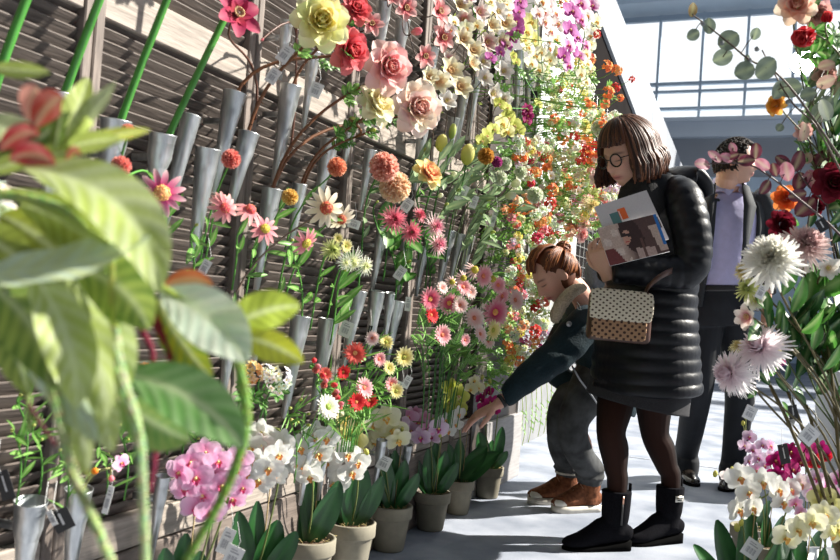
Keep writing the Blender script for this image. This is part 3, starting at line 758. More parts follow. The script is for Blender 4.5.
loft(cb, [(cc-UP*.05, .088, .080), (cc-UP*.01, .078, .074), (cc+UP*.022-mf*.008, .074, .070), (cc+UP*.018-mf*.008, .082, .078), (cc-UP*.035, .096, .088)], ml, 30, 3, arc=lambda s: ca)
for s in (-1, 1):
    a = cc+mf*.082+ml*s*.012-UP*.045; b_ = cc+mf*.068+ml*s*.040+UP*.016; d_ = cc+mf*.096+ml*s*.045-UP*.075; e_ = cc+mf*.045+ml*s*.086-UP*.030
    cb.grid([[a, b_.lerp(a, .5), b_], [d_, d_.lerp(e_, .5), e_]])
solidify(cb.build('shirt_collar', M_SH, man), .004)
pb = MB()
for k in range(5):
    q = P(726.0-k*1.5, 222+k*17, 3.55); pb.ball(Vector(q), .0045, 8, 6, (.75, .73, .85))
for k in range(5): pass
cbx = MB()
jb = MB()
def arcf(s):   # front opening, widening to the waist
    o = .50+.16*s
    return (math.pi/2+o, math.pi/2+2*math.pi-o)
# ring angle pi/2 must point to the front: loft uses w = t x u; find sign
jp = [(P(729, 193, 3.74), .12, .085), (P(728, 200, 3.75), .195, .11), (P(727, 212, 3.75), .218, .128), (P(725, 236, 3.75), .213, .136), (P(722, 261, 3.75), .205, .140), (P(718, 286, 3.75), .212, .148), (P(716, 308, 3.75), .222, .155)]
tdir = (jp[-1][0]-jp[0][0]).normalized(); wdir = tdir.cross(ml)
if wdir.dot(mf) > 0: arcm = arcf
else: arcm = lambda s: tuple(-x for x in arcf(s))
loft(jb, jp, ml, 48, 8, arc=arcm, fn=lambda s, th: 1+.01*math.sin(s*14+th*3))
jk = solidify(jb.build('suit_jacket', M_SUIT, man), .012)
sl_ = MB()
loft(sl_, [(P(755, 194, 3.74), .050, .050), (P(762, 202, 3.74), .066, .066), (P(767, 226, 3.74), .064, .066), (P(769, 248, 3.72), .058, .060), (P(768, 272, 3.68), .054, .052), (P(767, 292, 3.64), .046, .044)], VIEW, 22, 6, fn=lambda s, th: 1+.02*math.sin(s*30+th))
loft(sl_, [(P(697, 196, 3.78), .055, .055), (P(691, 204, 3.80), .068, .070), (P(687, 228, 3.82), .065, .066), (P(685, 256, 3.82), .060, .060), (P(684, 284, 3.80), .048, .046)], VIEW, 22, 6)
sl_.build('suit_sleeves', M_SUIT, man)
lp = MB()
for s in (-1, 1):   # lapels lying on the front edges
    A = [P(729+s*13, 183, 3.64), P(729+s*15, 205, 3.585), P(726+s*17, 240, 3.575), P(723+s*17, 282, 3.575)]
    Bq = [P(729+s*20, 187, 3.66), P(729+s*27, 207, 3.61), P(726+s*23, 240, 3.60), P(723+s*18, 284, 3.585)]
    lp.grid([A, [a.lerp(b_, .5)-VIEW*.008 for a, b_ in zip(A, Bq)], Bq])
solidify(lp.build('lapels', M_SUIT, man), .006)
tb = MB()
for (h0, h1_, k_, an) in ((P(707, 300, 3.75), P(702, 345, 3.74), P(697, 392, 3.74), m1), (P(729, 300, 3.77), P(737, 345, 3.79), P(740, 392, 3.80), m2)):
    limb(tb, [(h0, .105, None), (h1_, .096, None), (k_, .080, None), (k_.lerp(an, .5), .070, None), (an+UP*.06, .066, None), (an+UP*.01, .076, .072), (an-UP*.045, .074, .072)], RIGHT, 22)
loft(tb, [(P(718, 284, 3.74), .168, .122), (P(718, 305, 3.74), .185, .135), (P(719, 325, 3.74), .180, .125)], ml, 24, 5)
fuse('trousers', tb, M_TR, man, .006, 2)
bl = MB(); loft(bl, [(P(718, 285, 3.74), .176, .130), (P(718, 291, 3.74), .177, .131)], ml, 30, 3, caps=False); solidify(bl.build('belt', mat('black_belt', (.012, .010, .010), .35), man), .004)
M_POL = mat('polished_black_leather', (.018, .014, .012), .18)
for toe, d in ((mt1, md1), (mt2, md2)):
    d = Vector((d.x, d.y, 0)).normalized(); e = link('dress_shoe', None, man)
    up, so = shoe(man, 'x', toe-d*.285, d, .285, .050, M_POL, M_RUB, .085, .045, 0, 'dress'); up.name = 'shoe_upper'; so.name = 'shoe_sole'
    for q in (up, so): q.parent = e
hb = MB(); paths = []
MC = [(.020, .013, .010), (.035, .022, .015), (.012, .009, .008)]
for i in range(900):
    z = rnd.uniform(-.05, .118); ph = rnd.uniform(0, 2*math.pi)
    u = Vector((math.cos(ph), math.sin(ph), 0)); zz = z/.116; rr = math.sqrt(max(0, 1-zz*zz))
    p = Vector((u.x*.078*rr, u.y*.101*rr-.004, z+.002))
    if p.y > .045 and z < .082: continue
    if p.y > .012 and z < .03 and abs(p.x) > .03: continue
    n_ = Vector((p.x, p.y, p.z)).normalized(); g_ = (Vector((0, .4, -.2))+n_*.9).normalized()
    paths.append([MM @ (p*.97), MM @ (p*.99+g_*.006), MM @ (p*.99+g_*.015+Vector((0, .004, -.004)))])
strands(hb, paths, .0042, MC, 4)
cap = MB(); cap.ball((0, 0, 0), (.0765, .100, .115), 40, 28, MC[0], M=MM @ Matrix.Translation((0, -.005, .003)))
MMi = MM.inverted(); keep = []
for f in cap.f:
    c = sum((MMi @ Vector(cap.v[i]) for i in f), Vector())/len(f)
    if c.y > .045 and c.z < .082: continue
    if c.y > .012 and c.z < .03 and abs(c.x) > .03: continue
    if c.z < -.05: continue
    keep.append(f)
o_ = len(hb.v); hb.v += cap.v; hb.c += cap.c; hb.f += [tuple(i+o_ for i in f) for f in keep]; hb.m += [0]*len(keep)
hb.build('hair', M_HAIR, man)
settle(man)

# ------------------------------------------------------------------ brochures and bag (held / worn, top-level)
BR_R = (RIGHT*.96+UP*.13+VIEW*.10).normalized(); 
def card(name, label, cat, c, u, n, w, h, cols, th=.004, group=None):
    """flat printed booklet; u = width axis, n = normal; cols: list of (x0,y0,x1,y1,colour) in 0..1 panels"""
    u = u.normalized(); n = (n-u*n.dot(u)).normalized(); v = n.cross(u)
    root = thing(name, label, cat, c, group); mm_ = mat('white_paper', (.70, .70, .71), .35)
    b_ = MB(); b_.box((0, 0, 0), (w, h, th), M=frame_mat((0, 0, 0), u, v, n)); b_.build('pages', mm_, root)
    p_ = MB()
    for q, (x0, y0, x1, y1, col) in enumerate(cols):
        z = th/2+.0003+(.00012*q if len(cols) < 20 else (0 if q == 0 else .0002+(.0002 if q == len(cols)-1 else 0)))
        p_.add([(x0*w-w/2, y0*h-h/2, z), (x1*w-w/2, y0*h-h/2, z), (x1*w-w/2, y1*h-h/2, z), (x0*w-w/2, y1*h-h/2, z)], [(0, 1, 2, 3)], col, M=frame_mat((0, 0, 0), u, v, n))
    p_.build('cover_print', attrmat('print', .3, 0, .5) if 'print' not in MATS else MATS['print'], root, smooth=False)
    return root, frame_mat(c, u, v, n), w, h
nrm = (-VIEW*.93-RIGHT*.18+UP*.30)
br1, F1, w1, h1 = card('brochure', 'pale grey brochure with teal and orange blocks, behind the photo brochure in hand', 'brochure', P(631, 223, 2.505), (RIGHT*.90+UP*.36), nrm, .200, .205,
    [(0, 0, 1, 1, (.56, .54, .56)), (.20, .02, .36, .78, (.09, .20, .20)), (.36, .60, .50, .82, (.75, .14, .03)), (.02, .1, .17, .40, (.33, .09, .06)), (.42, .26, .70, .50, (.06, .045, .04)), (.72, .24, .98, .46, (.10, .085, .08)), (.37, .02, .385, .78, (.7, .7, .7))])
pc = P(633, 240, 2.475)
def photo_cells():
    out = [(0, 0, 1, 1, (.30, .20, .17))]
    NX, NY = 46, 32
    for j in range(NY):
        for i in range(NX):
            x, y = (i+.5)/NX, (j+.5)/NY
            c = mixc((.50, .38, .33), (.10, .055, .05), (x-.30)*5)
            if math.sin(x*19)*math.sin(y*13+x*4) > .35 and x < .4: c = (.62, .52, .47)
            hx = .47+.10*(1-y)
            if ((x-hx)/.17)**2+((y-.62)/.50)**2 < 1: c = (.045, .022, .02)
            if ((x-.41-.1*(y-.6))/.068)**2+((y-.60)/.19)**2 < 1: c = (.52, .29, .22)
            if abs(y-.66+.25*(x-.41)) < .045 and abs(x-.41) < .07: c = (.03, .02, .02)
            if abs(y-.49) < .02 and abs(x-.40) < .025: c = (.45, .08, .08)
            if x > .88-.1*y and .05 < y < .75: c = (.50, .38, .33)
            if x < .22-.3*(y-.2) and y < .42: c = (.16, .04, .04)
            if .50 < x < .80 and y < .22+.2*(.8-x): c = (.45, .33, .30)
            if .60 < x < .66 and y < .5: c = (.12, .06, .05)
            k = rnd.uniform(.9, 1.1); out.append((i/NX, j/NY, (i+1)/NX, (j+1)/NY, tuple(q*k for q in c)))
    out.append((.95, .2, 1.0, 1.0, (.02, .16, .50))); return out
br2, F2, w2, h2_ = card('brochure', 'brochure with a portrait photograph of a dark-haired person in glasses, held in front', 'brochure', pc, (RIGHT*.94+UP*.30), nrm, .215, .150, photo_cells())

# crossbody bag
bag_c = P(618, 317, 2.50)
bu = (RIGHT*.97+VIEW*.02-UP*.03).normalized(); bn = (-VIEW*.97-RIGHT*.2+UP*.06); bn = (bn-bu*bn.dot(bu)).normalized(); bv = bn.cross(bu)
BF = frame_mat((0, 0, 0), bu, bv, bn)
bag = thing('shoulder_bag', 'small brown leather crossbody bag with a cream crocheted flap over the black coat', 'bag', bag_c)
M_BL = mat('brown_bag_leather', (.060, .024, .014), .4, 0, .3, 20, .15)
b_ = MB(); b_.box((.008, 0, -.012), (.225, .175, .062), M=BF); o = b_.build('bag_body', M_BL, bag); bevel(o, .018, 4)
def crochet(name, w, h, mt, z0, yc, dome):
    g = MB(); nx, ny = 56, 26; rows = []; 
    for j in range(ny+1):
        row = []
        for i in range(nx+1):
            x = (i/nx-.5); y = (j/ny-.5); zz = .0035*max(0, math.sin(i*math.pi/2.0+(j//3 % 2)*1.6)*math.sin(j*math.pi*.66))
            rx = x*w*(1-.05*(abs(y)*2)**4); row.append(BF @ Vector((rx, yc+y*h*(1-.10*(abs(x)*2)**6), z0+dome*(1-(2*abs(y))**2)+zz*1.4)))
        rows.append(row)
    g.grid(rows); o = g.build(name, mt, bag); solidify(o, .006); return o
def crochet_mat(name, ca, cb_, kx, ky, thr, rough):
    m, t, b = newmat(name); b.inputs['Roughness'].default_value = rough
    co = t.nodes.new('ShaderNodeTexCoord'); out = []
    for (ax, k) in ((bu, kx), (bv, ky)):
        d_ = t.nodes.new('ShaderNodeVectorMath'); d_.operation = 'DOT_PRODUCT'; d_.inputs[1].default_value = tuple(ax*k); t.links.new(co.outputs['Object'], d_.inputs[0]); out.append(d_.outputs['Value'])
    def M_(op, a_, b2=None):
        n_ = t.nodes.new('ShaderNodeMath'); n_.operation = op
        for i_, q_ in enumerate((a_, b2)):
            if q_ is None: continue
            if isinstance(q_, (int, float)): n_.inputs[i_].default_value = q_
            else: t.links.new(q_, n_.inputs[i_])
        return n_.outputs[0]
    s1_ = M_('SINE', out[0]); s2_ = M_('SINE', out[1]); pr = M_('MULTIPLY', s1_, s2_)
    r = t.nodes.new('ShaderNodeValToRGB'); r.color_ramp.elements[0].position = thr; r.color_ramp.elements[0].color = ca; r.color_ramp.elements[1].position = thr+.12; r.color_ramp.elements[1].color = cb_
    t.links.new(pr, r.inputs[0]); t.links.new(r.outputs[0], b.inputs['Base Color']); return m
m = crochet_mat('cream_crochet', (.62, .56, .44, 1), (.09, .06, .04, 1), 260, 330, .40, .9)
m2 = crochet_mat('brown_lace', (.38, .22, .12, 1), (.05, .018, .010, 1), 240, 260, .30, .7)
crochet('lace_front', .195, .085, m2, .022, -.038, .004)
fl = crochet('crocheted_flap', .225, .108, m, .031, .040, .010)
st = MB(); st_pts = bez(P(645, 292, 2.50), P(655, 275, 2.44), P(672, 268, 2.47), P(706, 262, 2.66), 12)
for q in range(len(st_pts)): pass
rows = [[p-bag_c+UP*.011, p-bag_c-UP*.011] for p in st_pts]; st.grid(rows); solidify(st.build('bag_strap', M_BL, bag), .004)
# ================================================================== FLOWER KIT
def petal(mb, br, L, Wd, p0, p1, cols, az, cup=.25, n=4, ny=5, tipw=.5, roll=0.0, wave=0.0, z0=0.0, M=None, sh=.75):
    """petal in the radial direction az; p0->p1 = pitch from flat (0) to upright (pi/2) along its length; cols base, mid, tip"""
    rows = []; cr_ = []; r = br; z = z0; ca, sa = math.cos(az), math.sin(az)
    for j in range(ny+1):
        t = j/ny
        if j: 
            pt = p0+(p1-p0)*(t-.5/ny); r += L/ny*math.cos(pt); z += L/ny*math.sin(pt)
        pt = p0+(p1-p0)*t
        w = Wd*.5*max(.10 if j == 0 else .06, (math.sin(math.pi*min(1, (t*.86+.07))**sh))**tipw) * (1 if j < ny else .55)
        row = []; cc = []
        c = mixc(cols[0], cols[1], t*2) if t < .5 else mixc(cols[1], cols[2], t*2-1)
        for i in range(n+1):
            x = (i/n*2-1); cz = cup*w*(x*x)+wave*w*math.sin(x*5+j*1.7+az*3)
            nr, nz = -math.sin(pt), math.cos(pt)
            R = r+nr*cz; Z = z+nz*cz; T = x*w
            Z += roll*T; row.append((R*ca-T*sa, R*sa+T*ca, Z)); cc.append(c)
        rows.append(row); cr_.append(cc)
    mb.grid(rows, cr_, 0, M)
def jit(c, k=.1): return tuple(max(0, min(1, x*(1+rnd.uniform(-k, k)))) for x in c)
BLOOM = {}
def proto(name, petals, centre=None, cname='flower_centre', pname='petals'):
    BLOOM[name] = (petals.mesh('petals_'+name, M_PETAL), centre.mesh('centre_'+name, M_PIG) if centre else None, pname, cname)
def mk_rose(name, cin, cmid, cout, k=1.0):
    mb = MB()
    for q, (n, r0, L, Wd, a, b) in enumerate([(3, .03, .50, .42, 1.5, 1.75), (4, .08, .55, .52, 1.35, 1.62), (5, .13, .62, .62, 1.15, 1.40), (6, .17, .72, .70, .85, .95), (7, .18, .84, .78, .5, .25), (7, .18, .95, .82, .2, -.30)]):
        f = q/5; c = mixc(cin, cmid, f*2) if f < .5 else mixc(cmid, cout, f*2-1)
        for i in range(n):
            petal(mb, r0, L*k, Wd, a+rnd.uniform(-.08, .08), b+rnd.uniform(-.15, .15), (jit(mixc(c, cin, .3)), jit(c), jit(mixc(c, cout, .6))), 2*math.pi*(i+q*.37+rnd.uniform(-.12, .12))/n, .35, 5, 5, .42, wave=.10, z0=-.1-.04*q)
    proto(name, mb)
def mk_daisy(name, cb, ct, cc, n=17, Wd=.20, pit=(.15, -.1), disc=.26, dome=.5, L=.78, rows=1, cone=False):
    mb = MB(); c = MB()
    for q in range(rows):
        for i in range(n):
            p = 2*math.pi*(i+.5*q+rnd.uniform(-.2, .2))/n
            petal(mb, disc*.75, L*(1-.18*q)*rnd.uniform(.9, 1.08), Wd, pit[0]+.25*q+rnd.uniform(-.1, .1), pit[1]+.2*q+rnd.uniform(-.15, .15), (cb, mixc(cb, ct, .35), ct), p, .2, 2, 4, .5)
    c.ball((0, 0, disc*dome*.2), (disc, disc, disc*dome), 12, 8, jit(cc))
    for i in range(46):
        z = rnd.uniform(.05, 1); a = i*2.4; r = math.sqrt(max(0, 1-z*z))*disc
        c.ball((r*math.cos(a), r*math.sin(a), disc*dome*(.2+z)), disc*.10, 5, 4, jit(mixc(cc, (1, .8, .3), .25), .3))
    proto(name, mb, c)
def mk_mum(name, cin, cout, n=16, layers=6, Wd=.10, L=(.35, .95), spider=False, centre=None):
    mb = MB(); c = None
    for q in range(layers):
        f = q/(layers-1); Lq = L[0]+(L[1]-L[0])*f
        for i in range(n):
            a = 1.45*(1-f)-.15*f
            petal(mb, .06+.10*f, Lq*rnd.uniform(.88, 1.1), Wd*rnd.uniform(.8, 1.2), a+rnd.uniform(-.15, .15), a+(-.5 if spider else .25)*(1 if f > .4 else -.8)+rnd.uniform(-.3, .3), (mixc(cin, cout, f*.5), mixc(cin, cout, f), mixc(cin, cout, .3+.7*f)), 2*math.pi*(i+q*.41+rnd.uniform(-.2, .2))/n, .5, 2, 4, .35, z0=-.06*q)
    if centre: c = MB(); c.ball((0, 0, .15), (.2, .2, .14), 10, 7, centre)
    proto(name, mb, c)
def mk_pompon(name, c1, c2, n=110, W_=.26):
    mb = MB()
    mb.ball((0, 0, 0), .55, 14, 10, mixc(c1, c2, .3))
    for i in range(n):
        z = 1-2*(i+.5)/n*.93; a = i*2.39996; d = Vector((math.sqrt(1-z*z)*math.cos(a), math.sqrt(1-z*z)*math.sin(a), z))
        M = axis_mat(d*.5, d, rnd.uniform(0, 6)); t = MB()
        for k in range(2): petal(mb, .02, .50, W_, .9, 1.1+rnd.uniform(-.2, .3), (c1, mixc(c1, c2, .5), jit(c2, .08)), k*3.1+rnd.uniform(-.5, .5), .6, 2, 3, .5, M=M)
    proto(name, mb, None)
def mk_orchid(name, cb, ct, lip, lip2, veins=None, col=(.9, .75, .3)):
    mb = MB(); c = MB()
    for az, L, Wd, p in ((math.pi/2, .88, .62, (.12, .02)), (math.pi*7/6, .86, .58, (.10, .0)), (math.pi*11/6, .86, .58, (.10, .0))):
        petal(mb, .05, L, Wd, p[0], p[1], (cb, mixc(cb, ct, .5), ct), az, .12, 5, 6, .55, z0=-.03, sh=.9)
    for az in (math.radians(18), math.radians(162)):
        petal(mb, .04, .96, 1.02, .22, -.12, (cb, mixc(cb, ct, .6), ct), az, .10, 7, 7, .45, wave=.04, z0=.03, sh=.72)
    for az, L, Wd in ((-math.pi/2, .42, .26), (-math.pi/2-1.0, .26, .22), (-math.pi/2+1.0, .26, .22)):
        petal(c, .03, L, Wd, .7, .1, (lip2, lip, lip), az, .9, 4, 4, .5, z0=.05)
    c.ball((0, .02, .13), (.07, .09, .11), 8, 6, col)
    proto(name, mb, c, cname='lip')
def mk_open(name, cb, cm, ct, n=6, Wd=.62, pit=(.55, .1), cc=(.25, .12, .05), rows=1, disc=.14):
    mb = MB(); c = MB()
    for q in range(rows):
        for i in range(n):
            petal(mb, .06, .95*rnd.uniform(.9, 1.05), Wd, pit[0]+.35*(rows-1-q)+rnd.uniform(-.12, .12), pit[1]+rnd.uniform(-.2, .2), (cb, cm, ct), 2*math.pi*(i+.5*q+rnd.uniform(-.08, .08))/n, .35, 5, 5, .5, wave=.05)
    c.ball((0, 0, .10), disc, 8, 6, cc)
    for i in range(22):
        a = i*2.4; r = disc*1.3; c.tube([(0, 0, .1), (r*math.cos(a), r*math.sin(a), .26+.05*rnd.random())], .012, 4, mixc(cc, (.8, .6, .3), .4)); c.ball((r*math.cos(a), r*math.sin(a), .28), .03, 5, 4, (.7, .5, .25))
    proto(name, mb, c)
def mk_cluster(name, cols, n=11, fr=.42, npet=5, cc=(.8, .6, .1), R=.68):
    mb = MB(); c = MB()
    for i in range(n):
        z = 1-1.45*(i+.5)/n; a = i*2.39996+rnd.uniform(-.3, .3); s = math.sqrt(max(0, 1-z*z)); d = Vector((s*math.cos(a), s*math.sin(a), z))
        M = axis_mat(d*R*rnd.uniform(.75, 1.1), d+Vector((0, 0, .3)), rnd.uniform(0, 6)); cl = jit(rnd.choice(cols), .12)
        for k in range(npet): petal(mb, .02, fr*rnd.uniform(.85, 1.1), fr*.75, .55, .0, (mixc(cl, (1, 1, .8), .25), cl, cl), 2*math.pi*k/npet, .3, 2, 3, .5, M=M)
        c.ball(M @ Vector((0, 0, .06)), .055, 5, 4, cc)
    proto(name, mb, c)
def mk_bud(name, c1, c2, slim=.55):
    mb = MB(); cc = []
    mb.ball((0, 0, .3), (slim, slim, .9), 12, 9, c1)
    mb.c = [mixc(c1, c2, (v[2]+.3)/1.3) for v in mb.v]
    for i in range(5): petal(mb, .10, 1.0, .62, 1.45-.35, 1.75, (c1, mixc(c1, c2, .5), c2), i*1.257, .5, 4, 5, .5, z0=-.35)
    proto(name, mb)

WH = (.86, .84, .78); CR = (.85, .78, .55); PK = (.80, .30, .32)
mk_rose('yellow_rose', (.80, .68, .10), (.85, .78, .25), (.88, .86, .52))
mk_rose('red_rose', (.62, .03, .06), (.72, .09, .12), (.80, .22, .22))
mk_rose('pink_rose', (.85, .16, .16), (.88, .42, .40), (.90, .64, .60))
mk_rose('blush_rose', (.85, .30, .25), (.88, .66, .56), (.88, .76, .66))
mk_rose('cream_rose', (.84, .72, .30), (.87, .80, .48), (.88, .82, .60))
mk_rose('peach_rose', (.84, .34, .22), (.86, .52, .38), (.88, .66, .52))
mk_rose('crimson_rose', (.40, .005, .02), (.55, .015, .03), (.62, .03, .05))
mk_rose('orange_rose', (.85, .30, .02), (.88, .42, .05), (.90, .50, .12))
mk_rose('dark_rose', (.09, .003, .012), (.14, .008, .02), (.20, .015, .03))
mk_rose('dusty_rose', (.55, .22, .20), (.62, .34, .30), (.68, .42, .38))
mk_rose('yellowpink_rose', (.80, .12, .16), (.84, .30, .20), (.88, .80, .36))
mk_pompon('coral_pompon', (.72, .16, .14), (.85, .36, .30)); mk_pompon('peach_pompon', (.75, .22, .12), (.85, .42, .26)); mk_pompon('yellow_pompon', (.70, .42, .08), (.84, .62, .22))
mk_pompon('peach_ball', (.80, .30, .22), (.88, .52, .42), 120, .34); mk_pompon('cream_ball', (.84, .50, .28), (.88, .72, .52), 120, .34); mk_pompon('white_ball', (.62, .72, .45), (.84, .86, .74)); mk_pompon('amber_ball', (.45, .20, .03), (.65, .36, .08))
mk_pompon('purple_ball', (.30, .03, .16), (.45, .08, .26)); mk_pompon('lilac_ball', (.55, .30, .55), (.75, .55, .75))
mk_daisy('magenta_cone', (.62, .02, .22), (.88, .62, .62), (.80, .38, .14), 12, .30, (-.15, -.45), .36, .9, .85)
mk_daisy('pink_cone', (.75, .22, .26), (.86, .55, .50), (.62, .07, .08), 12, .30, (-.3, -.7), .34, .8, .85)
mk_daisy('rose_cone', (.75, .22, .28), (.86, .45, .45), (.55, .42, .05), 12, .30, (-.1, -.4), .34, .7, .85)
mk_daisy('white_cone', (.84, .70, .50), (.88, .82, .68), (.48, .07, .04), 12, .30, (-.35, -.65), .34, .9, .9)
mk_daisy('magenta_gerbera', (.70, .02, .16), (.88, .60, .62), (.72, .36, .10), 20, .25, (.2, .0), .20, .5, .8, 2)
mk_daisy('hot_gerbera', (.68, .03, .14), (.86, .42, .46), (.80, .40, .12), 20, .24, (.2, .0), .20, .5, .8, 2)
mk_daisy('pink_gerbera', (.80, .24, .28), (.88, .62, .62), (.62, .16, .08), 20, .24, (.25, .0), .20, .5, .8, 2)
mk_daisy('blush_gerbera', (.84, .48, .44), (.88, .78, .74), (.55, .15, .08), 20, .24, (.25, .0), .18, .5, .8, 2)
mk_daisy('coral_gerbera', (.80, .10, .08), (.86, .22, .18), (.80, .42, .16), 20, .24, (.25, .0), .18, .5, .8, 2)
mk_daisy('red_gerbera', (.60, .02, .03), (.74, .05, .05), (.60, .20, .06), 18, .26, (.3, .1), .18, .5, .8, 2)
mk_daisy('white_daisy', (.80, .82, .62), (.88, .88, .84), (.22, .34, .05), 20, .25, (.2, .0), .24, .5, .8, 2)
mk_daisy('yellow_daisy', (.78, .66, .16), (.88, .84, .52), (.30, .32, .04), 17, .25, (.2, .0), .22, .5, .8, 2)
mk_daisy('green_disc_daisy', (.84, .50, .46), (.88, .74, .70), (.42, .36, .03), 12, .18, (-.5, -.9), .36, 1.0, .8)
mk_mum('white_spider', (.70, .74, .30), (.88, .88, .80), 16, 5, .09, (.4, 1.0), True)
mk_mum('big_white_mum', (.84, .82, .66), (.90, .89, .86), 26, 10, .17, (.35, 1.0), False)
mk_mum('big_pink_mum', (.66, .40, .40), (.85, .72, .68), 26, 9, .15, (.35, 1.0), False)
mk_mum('blush_white_mum', (.84, .62, .70), (.92, .90, .90), 30, 9, .11, (.4, 1.0), True)
mk_mum('yellow_mum', (.60, .46, .14), (.84, .78, .46), 22, 6, .09, (.35, .95), True)
mk_mum('green_mum', (.42, .50, .14), (.66, .68, .30), 20, 6, .10, (.35, .9), True)
mk_mum('pink_dahlia', (.60, .05, .12), (.84, .32, .38), 18, 6, .13, (.3, .95)); mk_mum('blush_dahlia', (.70, .14, .28), (.88, .70, .68), 18, 6, .12, (.3, .95))
mk_orchid('pink_orchid', (.82, .34, .58), (.87, .60, .78), (.75, .08, .24), (.80, .50, .15))
mk_orchid('white_orchid', (.80, .80, .76), (.87, .87, .84), (.82, .36, .12), (.84, .72, .30))
mk_orchid('blush_orchid', (.80, .62, .62), (.88, .84, .84), (.82, .28, .22), (.84, .72, .30))
mk_orchid('yellow_orchid', (.72, .70, .20), (.85, .82, .44), (.80, .55, .18), (.80, .70, .20))
mk_orchid('cream_orchid', (.82, .80, .48), (.88, .86, .68), (.84, .50, .14), (.84, .66, .20))
mk_orchid('green_orchid', (.44, .50, .06), (.68, .70, .18), (.80, .74, .40), (.60, .12, .08))
mk_orchid('magenta_orchid', (.30, .005, .10), (.45, .015, .17), (.30, .01, .05), (.60, .30, .1))
mk_orchid('purple_orchid', (.48, .06, .34), (.68, .22, .56), (.40, .02, .22), (.7, .5, .3))
mk_orchid('striped_orchid', (.72, .10, .46), (.90, .82, .88), (.55, .02, .30), (.7, .5, .3))
mk_orchid('lilac_orchid', (.66, .42, .62), (.82, .68, .80), (.50, .04, .22), (.7, .4, .2))
mk_open('magenta_magnolia', (.50, .06, .08), (.40, .015, .09), (.58, .14, .20), 6, .62, (.3, .0), (.10, .04, .03))
mk_open('pink_magnolia', (.55, .06, .10), (.82, .34, .34), (.88, .60, .56), 6, .62, (.45, .05), (.20, .08, .04))
mk_open('white_magnolia', (.80, .70, .62), (.87, .84, .76), (.88, .86, .82), 6, .72, (.75, .15), (.5, .45, .12))
mk_open('blush_magnolia', (.70, .12, .22), (.86, .70, .62), (.88, .80, .72), 6, .66, (.85, .25), (.5, .25, .1))
mk_open('cream_magnolia', (.70, .40, .20), (.86, .80, .54), (.88, .85, .66), 6, .66, (.8, .3), (.5, .25, .1))
mk_open('red_magnolia', (.70, .20, .10), (.70, .05, .06), (.80, .14, .14), 7, .6, (1.0, .6), (.5, .25, .1), 2)
mk_open('rose_bud', (.55, .02, .03), (.66, .03, .05), (.74, .10, .10), 6, .95, (1.25, 1.15), (.5, .1, .1), 3)
mk_rose('vermilion_rose', (.80, .10, .02), (.86, .18, .04), (.88, .28, .08))
mk_open('green_hellebore', (.40, .42, .04), (.62, .60, .10), (.72, .70, .22), 5, .52, (.45, .1), (.35, .12, .05))
mk_cluster('orange_blossom', [(.88, .26, .06), (.86, .36, .12), (.84, .20, .06)]); mk_cluster('red_blossom', [(.62, .015, .02), (.72, .03, .03)])
mk_cluster('crimson_blossom', [(.45, .01, .06), (.55, .02, .10)]); mk_cluster('pink_blossom', [(.84, .26, .34), (.86, .42, .46), (.80, .16, .28)])
mk_cluster('white_blossom', [(.88, .88, .82), (.86, .84, .70), (.80, .84, .66)], 14); mk_cluster('yellow_blossom', [(.86, .74, .16), (.84, .68, .10), (.87, .82, .40)])
mk_cluster('cream_blossom', [(.88, .82, .58), (.88, .86, .70), (.84, .78, .44)], 13); mk_cluster('peach_blossom', [(.87, .50, .32), (.88, .62, .42), (.86, .40, .22)])
mk_cluster('mixed_blossom', [(.86, .30, .12), (.88, .78, .30), (.80, .12, .12), (.88, .84, .70)], 14); mk_cluster('lilac_blossom', [(.66, .40, .66), (.76, .56, .76)])
mk_cluster('magenta_blossom', [(.55, .02, .26), (.68, .08, .36)]); mk_cluster('hydrangea_white', [(.88, .88, .84), (.84, .86, .74)], 26, .30, 4, R=.78); mk_cluster('hydrangea_orange', [(.84, .42, .12), (.82, .58, .30), (.70, .28, .08)], 26, .30, 4, R=.78)
mk_cluster('green_sprig', [(.30, .48, .10), (.42, .58, .16), (.55, .66, .26)], 12, .36, 3, (.4, .5, .1))
mk_bud('green_bud', (.30, .42, .08), (.62, .66, .22), .42); mk_bud('yellow_bud', (.50, .52, .10), (.78, .74, .28), .6); mk_bud('pink_bud', (.84, .50, .45), (.84, .28, .34), .5); mk_bud('white_bud', (.62, .68, .36), (.84, .84, .64), .6)
mk_bud('orange_bud', (.62, .50, .06), (.85, .28, .03), .7); mk_bud('red_bud', (.6, .2, .08), (.74, .05, .08), .55)

